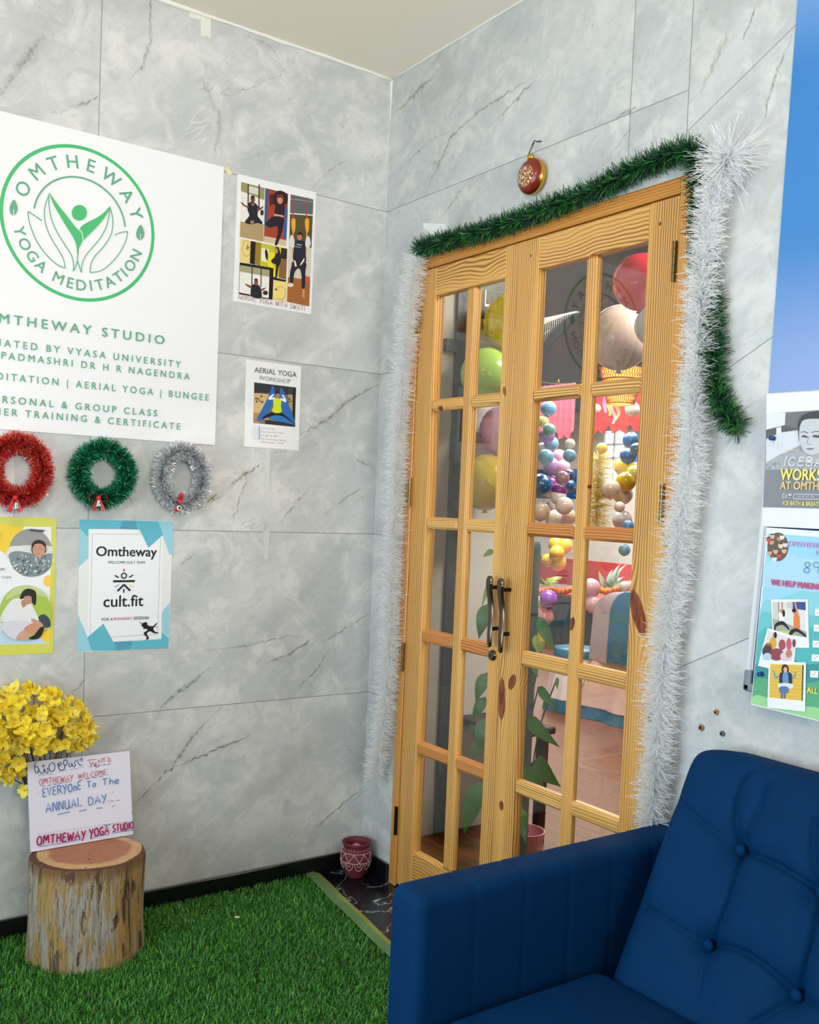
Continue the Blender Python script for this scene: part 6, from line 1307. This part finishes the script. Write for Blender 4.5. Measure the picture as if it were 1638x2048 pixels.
# far balloon columns
G3_ = 'balloon column left of the right door leaf mullion'
YF = 4.2
for x, y, r, col, lab in ((258, 352, 62, (92, 152, 206), 'sky blue balloon topmost in the balloon column by the pink banner'), (212, 470, 44, (196, 204, 110), 'yellow-green balloon below the topmost sky blue balloon'), (265, 545, 50, (86, 160, 150), 'teal green balloon beside the pink banner edge'),
        (245, 598, 62, (146, 92, 180), 'purple balloon under the teal green balloon'), (285, 672, 58, (110, 170, 212), 'light blue balloon under the purple one at banner hem'), (202, 700, 34, (206, 200, 220), 'small pale lilac balloon left of the light blue one'), (235, 792, 62, (92, 160, 196), 'sky blue balloon left of the pink pair'),
        (355, 790, 58, (230, 178, 200), 'upper pink balloon in the middle of the column'), (285, 872, 68, (170, 130, 200), 'lilac balloon between the two pink ones'), (392, 882, 56, (232, 176, 204), 'lower pink balloon right of the lilac one'), (452, 780, 52, (88, 150, 192), 'blue balloon right of the upper pink one'),
        (455, 672, 40, (216, 208, 186), 'ivory balloon right of the light blue one under the banner'), (385, 985, 56, (150, 104, 120), 'shiny mauve balloon above the deep purple one'), (278, 1036, 66, (170, 72, 176), 'violet balloon left of the shiny mauve one'), (355, 1098, 62, (134, 34, 140), 'deep purple balloon in the lower column'),
        (186, 1050, 92, (14, 86, 132), 'large dark teal balloon at the column edge'), (445, 955, 46, (28, 56, 130), 'navy balloon right of the shiny mauve one'), (448, 1056, 50, (30, 88, 152), 'royal blue balloon right of the deep purple one'), (245, 1112, 40, (206, 186, 40), 'small yellow balloon under the violet one'),
        (345, 1152, 66, (226, 218, 216), 'white balloon directly under the deep purple one'), (402, 1236, 70, (232, 214, 210), 'pale pink balloon under the white one'), (300, 1246, 56, (220, 206, 196), 'cream balloon left of the pale pink one'), (325, 1366, 82, (236, 222, 206), 'large cream balloon lowest in the balloon column'), (446, 1336, 60, (232, 212, 208), 'blush balloon right of the large cream one'), (186, 1290, 74, (214, 200, 176), 'beige balloon left of the large cream one')):
    pball(x, y, r, YF + R.uniform(-.2, .2), col, lab, G3_, crop='D', sq=1.0)
G4_ = 'balloon column in the right door leaf by the window'
for x, y, r, col, lab in ((745, 716, 46, (216, 186, 30), 'yellow balloon left of the bright window'), (1012, 640, 66, (26, 92, 150), 'blue balloon right of the bright window top'), (985, 782, 66, (20, 86, 150), 'blue balloon below the other right of window'), (1060, 720, 50, (18, 58, 116), 'navy balloon between the blue ones at the stile'),
        (950, 884, 78, (206, 178, 34), 'yellow balloon under the blue pair'), (965, 1016, 78, (190, 164, 30), 'lower yellow balloon right of the beige ones'), (1040, 936, 60, (214, 186, 50), 'yellow balloon at the stile under the navy one'), (824, 1085, 78, (198, 186, 168), 'beige balloon left of the lower yellow one'),
        (935, 1135, 78, (206, 196, 180), 'pale beige balloon under the lower yellow one'), (905, 1246, 42, (216, 208, 196), 'small cream balloon under the pale beige one'), (930, 1366, 78, (206, 204, 206), 'silver white balloon lowest by the sill'), (985, 1420, 46, (86, 140, 196), 'small blue balloon tucked under the silver white one'), (950, 1640, 46, (82, 152, 200), 'blue balloon above the red table on the stile side')):
    pball(x, y, r, 4.6 + R.uniform(-.2, .2), col, lab, G4_, crop='D', sq=1.0)
G5_ = 'yellow balloon cluster over the red table'
for x, y, r, lab in ((330, 1590, 62, 'yellow balloon at the upper left of the cluster over the table'), (412, 1600, 58, 'yellow balloon at the upper right of the cluster over the table'), (335, 1668, 60, 'yellow balloon in the middle of the cluster over the table'), (252, 1732, 50, 'yellow balloon at the lower left of the cluster over the table'), (346, 1752, 64, 'yellow balloon lowest in the cluster over the table')):
    pball(x, y, r, 4.9 + R.uniform(-.1, .1), (232, 196, 40), lab, G5_, crop='D', sq=1.05)

# pink and red scalloped banners
def banner(name, crop, x0, x1, yt, yb, n, plane, col, label):
    p0, p1, q0 = OY(*cp(crop, x0, yt), plane), OY(*cp(crop, x1, yt), plane), OY(*cp(crop, x0, yb), plane); w = p1.x - p0.x; hgt = p0.z - q0.z; mb = MB()
    def f(u, v):
        sc_ = 0.16 * abs(math.sin(PI * n * u)) ; return Vector((p0.x + w * u, plane + .02 * math.sin(2 * PI * n * u * 1.5), p0.z - hgt * v * (0.86 + sc_)))
    mb.grid(f, n * 10, 10); mb.grid(lambda u, v: f(1 - u, v) + Vector((0, .006, 0)), n * 10, 10)
    o = mb.build(name, mat(name + '_cloth', col, 0.6), None, smooth=True); tag(o, label, 'banner'); return o
banner('scalloped_banner', 'D', 190, 505, 150, 632, 4, 4.9, (214, 84, 106), 'pink scalloped banner behind the balloon column')
banner('scalloped_banner', 'D', 640, 1120, 120, 580, 5, 5.0, (200, 26, 34), 'red scalloped banner under the woven lamp')
for x, y, r, lab in ((1022, 358, 58, 'cream balloon in front of the red banner'), (695, 352, 36, 'small ivory balloon at the left edge of red banner')): pball(x, y, r, 4.7, (240, 214, 190), lab, None, crop='D', sq=1.0)
for i, (x, y, c_, lab) in enumerate(((778, 272, (180, 120, 190), 'lilac paper streamer hanging by the red banner'), (812, 300, (232, 196, 50), 'yellow paper streamer hanging by the red banner'), (850, 372, (236, 150, 150), 'pink paper streamer hanging over the red banner'), (882, 345, (236, 140, 90), 'orange paper streamer hanging over the red banner'))):
    p = OY(*cp('D', x, y), 4.75); mb = MB(); vs = []
    for k in range(9): vs += [p + Vector((-.02 + .02 * math.sin(k * .9 + i), .01 * math.cos(k), .12 - .03 * k)), p + Vector((.02 + .02 * math.sin(k * .9 + i), .01 * math.cos(k + 1), .12 - .03 * k))]
    mb.add(vs, [[2 * k, 2 * k + 1, 2 * k + 3, 2 * k + 2] for k in range(8)]); tag(mb.build('paper_streamer', mat('streamer_paper', c_, 0.6), None, smooth=True), lab, 'streamer', 'paper streamers by the red banner')

# woven pendant lamp
lp_ = OY(1243, 772, 3.6); lw_ = depth(lp_) / FPX
lamp = thing('pendant_lamp', lp_, 'glowing woven basket pendant lamp in the studio', 'pendant lamp')
M_RAT = mat('rattan_weave', (196, 110, 36), 0.6); M_GLOW = mat('lamp_glow', (255, 190, 90), 0.5, emit=(255, 178, 70), estr=2.4)
rt, rb_, hh_ = 45 * lw_, 27 * lw_, 72 * lw_; wv = MB()
for k in range(44):
    for sg in (-1, 1):
        pts = []
        for i in range(7):
            t = i / 6; a = 2 * PI * k / 44 + sg * t * .5; r = rt + (rb_ - rt) * t; pts.append(lp_ + Vector((r * math.cos(a), r * math.sin(a), hh_ * (.5 - t))))
        wv.tube(pts, .003, 4)
for t in (0, .33, .66, 1): 
    r = rt + (rb_ - rt) * t; wv.tube([lp_ + Vector((r * math.cos(a), r * math.sin(a), hh_ * (.5 - t))) for a in [2 * PI * k / 40 for k in range(41)]], .006, 5)
wv.build('woven_shade', M_RAT, lamp)
MB().lathe([(rt * .93, hh_ * .48), (rb_ * .92, -hh_ * .48), (.001, -hh_ * .48)], lp_, 32, cap=False).build('glowing_liner', M_GLOW, lamp, smooth=True)
MB().tube([lp_ + Vector((0, 0, hh_ * .4)), Vector((lp_.x, lp_.y, 2.95))], .006, 6).build('cord', M_PEG, lamp)
pl_ = D.lights.new('lamp_bulb', 'POINT'); pl_.energy = 14; pl_.color = (1, .7, .36); pl_.shadow_soft_size = .1; lo_ = D.objects.new('lamp_bulb', pl_); COL.objects.link(lo_); lo_.location = lp_ + Vector((0, 0, -hh_ * .6 - .15))

# slatted ceiling unit and the star light string
ac = thing('air_unit', OY(1105, 660, 1.7), 'white slatted air unit under the studio ceiling', 'air conditioner'); M_ACW = mat('ac_white', (232, 232, 226), 0.4)
ca, cb_, cc_, cd_ = OY(1152, 622, 1.9), OY(1040, 646, 1.5), OY(1036, 752, 1.5), OY(1149, 634, 1.9)
def lerp4(u, v): return ca.lerp(cb_, u).lerp(cd_.lerp(cc_, u), v)
mb = MB()
for (a, b, c_, d_) in ((0, 1, 0, .16), (0, 1, .9, 1), (0, .05, 0, 1)):
    mb.add([lerp4(a, c_), lerp4(b, c_), lerp4(b, d_), lerp4(a, d_)] + [lerp4(a, c_) + Vector((0, .03, 0)), lerp4(b, c_) + Vector((0, .03, 0)), lerp4(b, d_) + Vector((0, .03, 0)), lerp4(a, d_) + Vector((0, .03, 0))], [[0, 1, 2, 3], [7, 6, 5, 4], [0, 4, 5, 1], [1, 5, 6, 2], [2, 6, 7, 3], [3, 7, 4, 0]])
mb.build('housing', M_ACW, ac); mb = MB()
for k in range(26): mb.tube([lerp4(k / 26, .14), lerp4(k / 26 + .012, .92)], .0026, 5)
for k in range(4): mb.tube([lerp4(0.04, .5 + .12 * k), lerp4(1, .5 + .12 * k)], .0018, 5)
mb.build('wire_grille', M_ACW, ac)
mb = MB().add([p + Vector((0, .035, 0)) for p in (ca, cb_, cc_, cd_)], [[0, 1, 2, 3]]); mb.build('dark_inside', M_PEG, ac)
s0, s1 = OY(1070, 760, .5), OY(1136, 767, .5); sl = MB().tube([s0.lerp(s1, t) + Vector((0, 0, -.006 * math.sin(PI * t))) for t in [k / 8 for k in range(9)]], .0014, 6).build('light_string', mat('string_white', (226, 214, 190), .5), None, smooth=True); tag(sl, 'thin light string with a small gold star', 'light string')
st_ = OY(1117, 765, .5); vs = [st_ + Vector(((.011 if k % 2 == 0 else .0045) * math.cos(PI * k / 5 + PI / 2), -.002, (.011 if k % 2 == 0 else .0045) * math.sin(PI * k / 5 + PI / 2))) for k in range(10)]
MB().add(vs + [v + Vector((0, .004, 0)) for v in vs], [list(range(10)), [10 + k for k in range(10)][::-1]] + [[k, 10 + k, 10 + (k + 1) % 10, (k + 1) % 10] for k in range(10)]).build('star', M_GOLD, sl)

# dark pinboard on the white wall, glimpsed behind the balloons
p0, p1 = OX(960, 566, -.149), OX(1012, 560, -.149); pz = OX(962, 660, -.149).z
pb_ = MB().box((-.149, .57, pz), (-.142, .79, 2.42)).build('photo_board', mat('dark_photo_board', (40, 36, 34), .4), None); tag(pb_, 'dark photo board high on the white studio wall', 'picture')
MB().box((-.1415, .60, pz + .10), (-.1405, .76, pz + .11)).box((-.1415, .60, pz + .11), (-.1405, .606, 2.30)).build('white_border', M_PAPER, pb_)

# rolled mat standing behind the meeting stile
mp = OY(1043, 1180, .42); mr_ = (1078 - 1043) * depth(mp) / FPX; mz = OY(1062, 1080, .42).z
rm = MB().lathe([(mr_, 0.0), (mr_, mz - .03), (mr_ * .92, mz - .008), (mr_ * .7, mz), (.001, mz)], (mp.x, .42, 0), 28).build('rolled_mat', mat('mat_grey_green', (74, 80, 72), .6, var=.2, vscale=14), None, smooth=True, angle=50); tag(rm, 'tall dark grey rolled mat standing just inside the doors', 'exercise mat')
MB().lathe([(mr_ * 1.02, mz * .78), (mr_ * 1.02, mz * .78 + .012)], (mp.x, .42, 0), 28, cap=False).build('strap', M_PEG, rm)

# party table with red cloth, dark skirt and marigold garland
tp0 = OZ(1100, 1287, 0.0); YT = tp0.y; tl_, tr_ = OY(1040, 1180, YT), OY(1330, 1177, YT); tz = tl_.z
tbl = thing('party_table', ((tl_.x + tr_.x) / 2, YT, 0), 'long table with red cloth and dark skirt at the back', 'table')
back_z = OY(1160, 1152, YT).z
MB().box((tl_.x, YT, tz), (tr_.x, YT + 1.3, tz + .03), .008).build('red_tablecloth', mat('red_cloth', (206, 58, 62), .7), tbl)
sk = MB(); sk.grid(lambda u, v: Vector((tl_.x + (tr_.x - tl_.x) * u, YT + .012 * math.sin(u * 120), tz * (1 - v))), 160, 4); sk.build('dark_skirt', mat('dark_skirt_cloth', (50, 56, 66), .8), tbl, smooth=True)
rb2 = MB().box((tl_.x - 2.2, YT + 1.31, tz - .02), (tr_.x, YT + 1.34, tz + .30)).build('red_backdrop_cloth', mat('red_cloth_back', (214, 76, 78), .7), tbl)
mg = thing('marigold_garland', (tl_.x, YT - .05, tz), 'orange marigold garland strung along the table edge', 'garland'); M_MAR = mat('marigold_orange', (236, 126, 34), .7, var=.25, vscale=60)
N_ = 34
for k in range(N_):
    t = (k + .5) / N_; c_ = tl_.lerp(tr_, t) + Vector((0, -.055, -.012 - .012 * math.sin(t * 40))); MB().sphere(c_, .036, 10, 7, sc=(1, 1, .9)).build('marigold', M_MAR, mg, smooth=True)
G6_ = 'balloons along the table front'
for x, y, r, col, lab in ((350, 172, 70, (150, 70, 190), 'purple balloon at the table front below the marigolds'), (258, 216, 60, (236, 204, 60), 'yellow balloon at the table front beside the purple one'), (308, 336, 78, (226, 146, 140), 'salmon balloon at the table front under the purple one'), (258, 542, 62, (238, 204, 40), 'yellow balloon low on the floor before the table'),
        (735, 74, 76, (238, 178, 196), 'upper pink balloon at the table edge behind the chair'), (756, 222, 72, (238, 190, 200), 'lower pink balloon at the table edge behind the chair'), (1045, 62, 44, (240, 226, 220), 'white balloon at the table edge above the teal sash')):
    pball(x, y, r, YT - .3, col, lab, G6_, crop='F', sq=1.0)
# blue paper panels behind the balloon columns
for (x0, x1, y0, y1, lab) in ((120, 500, 905, 1175, 'blue paper panel low behind the purple balloons'), (1000, 1120, 560, 835, 'blue paper panel behind the balloons right of the window')):
    p0, p1 = OY(*cp('D', x0, y0), 6.2), OY(*cp('D', x1, y1), 6.2); tag(MB().box((p0.x, 6.2, p1.z), (p1.x, 6.22, p0.z)).build('blue_backdrop', mat('blue_paper', (24, 92, 160), .6), None), lab, 'paper backdrop')
# greenery on the table
def leafmesh(mb, base, tip, w, nrm, curl=.15, col=None):
    base, tip = Vector(base), Vector(tip); ax = tip - base; L_ = ax.length; ax.normalize(); sd = ax.cross(Vector(nrm)).normalized(); nn = sd.cross(ax).normalized(); vs = []
    for j in range(9):
        t = j / 8; ww = w * (math.sin(PI * min(1, t * 1.02) ** .62) if t < 1 else 0) ; c_ = base + ax * (L_ * t) + nn * (curl * L_ * math.sin(PI * t) * .5 - curl * L_ * t * t * .4)
        for i in (-1, -.5, 0, .5, 1): vs.append(c_ + sd * (ww * i) + nn * (.12 * ww * abs(i)))
    mb.add(vs, [[j * 5 + i, j * 5 + i + 1, j * 5 + i + 6, j * 5 + i + 5] for j in range(8) for i in range(4)])
def plantmat(name, a, b):
    n = NT(name); oi = n.n('ObjectInfo'); ge = n.n('NewGeometry'); f = n.noise(ge.outputs['Position'], 14, 3); n.base(n.mix(f, rgb(*a), rgb(*b))); n.set(Roughness=.4); return n.m
M_LIME = plantmat('lime_leaf', (150, 190, 70), (196, 220, 110)); M_SILV = plantmat('silver_leaf', (120, 146, 130), (176, 196, 180))
for (cx, cy, n_, rr_, m_, lab, sp_r) in ((1093, 1158, 16, .16, M_LIME, 'lime green leafy plant on the red table', 2), (1232, 1130, 26, .26, M_SILV, 'silvery leafy plant on the red table back', 3)):
    c_ = OY(cx, cy, YT + .5); mb = MB(); r_ = random.Random(sp_r)
    base = Vector((c_.x, c_.y, tz + .03))
    for k in range(n_):
        d = Vector((r_.gauss(0, 1), r_.gauss(0, .6), abs(r_.gauss(.6, .5)))).normalized(); leafmesh(mb, base + d * .02, base + d * rr_ * r_.uniform(.7, 1.5), rr_ * .16, (0, -1, .4), .4)
    tag(mb.build('table_plant', m_, None, smooth=True), lab, 'plant')

# covered chair and covered stool
M_ORG = mat('lilac_organza', (176, 158, 166), .5, sheen=.3); M_TEAL = mat('teal_satin', (10, 104, 138), .35); M_PWH = mat('chair_cover_pale', (214, 178, 168), .6)
cb0 = OZ(1196, 1438, 0.0); yaw_ = math.radians(0)
cc = thing('covered_chair', (cb0.x, cb0.y + .2, 0), 'banquet chair in a lilac cover with teal sash, facing the table', 'chair')
cx_, cy_ = OY(1274, 1300, cb0.y + .06).x, cb0.y
hw_, zt_, zs_ = .335, OY(1253, 1181, cy_).z, OY(1180, 1318, cy_).z
def cback(u, v, off=0.0, inset=0.0):
    # rounded-top chair back
    a = PI * u; h = zs_ + (zt_ - zs_) * v
    wv_ = hw_ * (1 - inset) * (1 + .10 * (1 - v)) * math.sqrt(max(0.0, 1 - max(0, (v - .62) / .38) ** 2.4))
    return Vector((cx_ - wv_ + 2 * wv_ * u, cy_ - off - .028 * math.sin(PI * u), h))
mb = MB().grid(lambda u, v: cback(u, v), 24, 24); mb.grid(lambda u, v: cback(1 - u, v) + Vector((0, .06, 0)), 24, 24)
e = [cback(0, k / 20) for k in range(21)] + [cback(1, 1 - k / 20) for k in range(21)]; vs = []
for p in e: vs += [p, p + Vector((0, .06, 0))]
mb.add(vs, [[2 * i, 2 * i + 1, 2 * i + 3, 2 * i + 2] for i in range(len(e) - 1)]); mb.build('back_cover', M_ORG, cc, smooth=True)
MB().grid(lambda u, v: cback(.25 + .40 * u, .02 + .965 * v, .006), 10, 20).build('teal_sash', M_TEAL, cc, smooth=True)
mb = MB()
def skirt(u, v, z0, z1, g=0.0):
    k = .06 * (1 - v) ; fl_ = (.008 + .010 * (1 - v)) * math.sin(u * 70) + g; q = u * 4; w2, d2 = hw_ + k, .22 + k; s_ = int(q) % 4; f = q - int(q)
    if u >= 1: s_, f = 3, 1.0
    x, y = [(-w2 + 2 * w2 * f, -d2 + .22), (w2, -d2 + .22 + 2 * d2 * f), (w2 - 2 * w2 * f, d2 + .22), (-w2, d2 + .22 - 2 * d2 * f)][s_]
    nx, ny = [(0, -1), (1, 0), (0, 1), (-1, 0)][s_]; return Vector((cx_ + x + nx * fl_, cy_ + y + ny * fl_, z0 + (z1 - z0) * v))
MB().grid(lambda u, v: skirt(u, v, .085, zs_), 120, 8).build('skirt', M_PWH, cc, smooth=True)
MB().grid(lambda u, v: skirt(u, v * .18, .004, .50, .003), 120, 4).build('teal_hem', M_TEAL, cc, smooth=True)
MB().box((cx_ - hw_, cy_ + .03, zs_ - .03), (cx_ + hw_, cy_ + .44, zs_), .012).build('seat', M_PWH, cc)
s2 = OZ(1114, 1424, 0.0) + Vector((-.03, 0, 0)); so = thing('covered_stool', (s2.x, s2.y + .2, 0), 'stool in a white cover with teal trim beside the chair', 'stool'); zt2 = OY(1112, 1298, s2.y).z
def cyl(u, v, r0, r1, z0, z1): a = 2 * PI * u; r = (r0 + (r1 - r0) * v) * (1 + .03 * math.sin(a * 14) * (1 - v)); return Vector((s2.x + r * math.cos(a), s2.y + .2 + r * math.sin(a), z0 + (z1 - z0) * v))
MB().grid(lambda u, v: cyl(u, v, .215, .165, .09, zt2 - .05), 80, 6).build('white_cover', mat('stool_cover_white', (226, 214, 216), .5), so, smooth=True)
MB().grid(lambda u, v: cyl(u, v, .225, .216, .002, .092), 80, 3).build('teal_hem', M_TEAL, so, smooth=True)
MB().lathe([(.170, zt2 - .055), (.172, zt2 - .012), (.160, zt2), (.001, zt2 + .004)], (s2.x, s2.y + .2, 0), 40, cap=False).build('teal_top', M_TEAL, so, smooth=True)

# potted vine on a dark stool right behind the doors
YP = 0.55
bt0, bt1 = OY(1046, 1468, YP), OY(1095, 1500, YP); bz = OY(1070, 1484, YP).z
stl = thing('wooden_stool', (bt0.x - .02, YP + .12, 0), 'dark red-brown wooden stool under the potted vine', 'stool'); M_MAH = mat('mahogany', (56, 24, 18), .6, var=.2, vscale=20)
sx1 = OY(1112, 1490, YP + .26).x; sx0 = sx1 - .40
MB().box((sx0, YP, bz - .03), (sx1, YP + .26, bz), .006).build('stool_top', M_MAH, stl)
for (x, y) in ((sx0 + .03, YP + .03), (sx1 - .05, YP + .03), (sx0 + .03, YP + .23), (sx1 - .05, YP + .23)): MB().box((x - .02, y - .02, 0), (x + .02, y + .02, bz - .0301), .003).build('leg', M_MAH, stl)
pv = OZ(1046, 1722, 0.0); vine = thing('potted_vine', pv, 'large-leaved trailing vine in a pink pot behind the doors', 'potted plant')
MB().lathe([(.055, 0), (.075, .09), (.082, .125), (.076, .125), (.05, .02)], pv, 28).build('pot', mat('pot_pink', (226, 150, 170), .5), vine, smooth=True, angle=40)
M_VL = plantmat('vine_leaf', (48, 104, 40), (92, 142, 56)); M_VY = plantmat('vine_leaf_young', (120, 150, 50), (160, 180, 74)); M_VS = mat('vine_stem', (70, 100, 44), .6)
LEAVES = [('E', (1140, -10), (1035, 285), 26, .30, M_VY), ('E', (1105, 245), (1005, 610), 80, .32, M_VL), ('E', (1095, 950), (972, 1250), 70, .34, M_VL), ('E', (1075, 1200), (940, 1445), 60, .36, M_VL), ('E', (975, 1490), (830, 1565), 34, .36, M_VL), ('E', (1090, 1420), (1000, 1740), 88, .30, M_VL), ('E', (1020, 1660), (960, 1840), 76, .36, M_VL), ('G', (1140, 520), (950, 1075), 105, .26, M_VL), ('C', (1060, 1640), (945, 1710), 34, .32, M_VY),
          ('F', (260, 335), (420, 665), 58, .42, M_VL), ('F', (230, 500), (265, 690), 36, .38, M_VY), ('F', (185, 640), (250, 890), 50, .40, M_VL), ('F', (260, 970), (430, 1180), 46, .44, M_VL), ('F', (160, 1250), (440, 1520), 70, .40, M_VL), ('F', (200, 1330), (330, 1440), 40, .44, M_VL), ('F', (220, 1640), (450, 1880), 96, .36, M_VL), ('F', (140, 1690), (330, 1960), 90, .40, M_VL), ('G', (1560, 800), (1590, 1170), 60, .30, M_VL), ('F', (300, 560), (240, 700), 34, .42, M_VY), ('F', (430, 890), (430, 1000), 20, .46, M_VL)]
for k, (cr, a, b, w, yy, m_) in enumerate(LEAVES):
    pa, pb2 = OY(*cp(cr, *a), yy), OY(*cp(cr, *b), yy - .03); mb = MB(); leafmesh(mb, pa, pb2, w * CROPS[cr][2] * depth(pa) / FPX, (0.55, -.85, .1), .12)
    lf = mb.build('leaf', m_, vine, smooth=True)
    hub = Vector((pv.x + .02 * math.sin(k), pv.y, pv.z + .12)); midp = hub.lerp(pa, .5) + Vector((0, -.02, .08))
    MB().tube(resample([hub, midp, pa], 6), .0028, 6).build('stem', M_VS, lf, smooth=True)
# yellow tinsel tuft by the window
tt = OY(*cp('D', 700, 1130), 4.4); mb = MB(); tinsel(mb, [tt + Vector((0, 0, .35)), tt, tt + Vector((0, 0, -.35))], .14, 900, .003, .3, None, cols=[rgb(214, 196, 90), rgb(236, 222, 140)], seed=51); tag(mb.build('yellow_tinsel', M_TW), 'pale yellow tinsel strand hanging beside the window', 'tinsel')
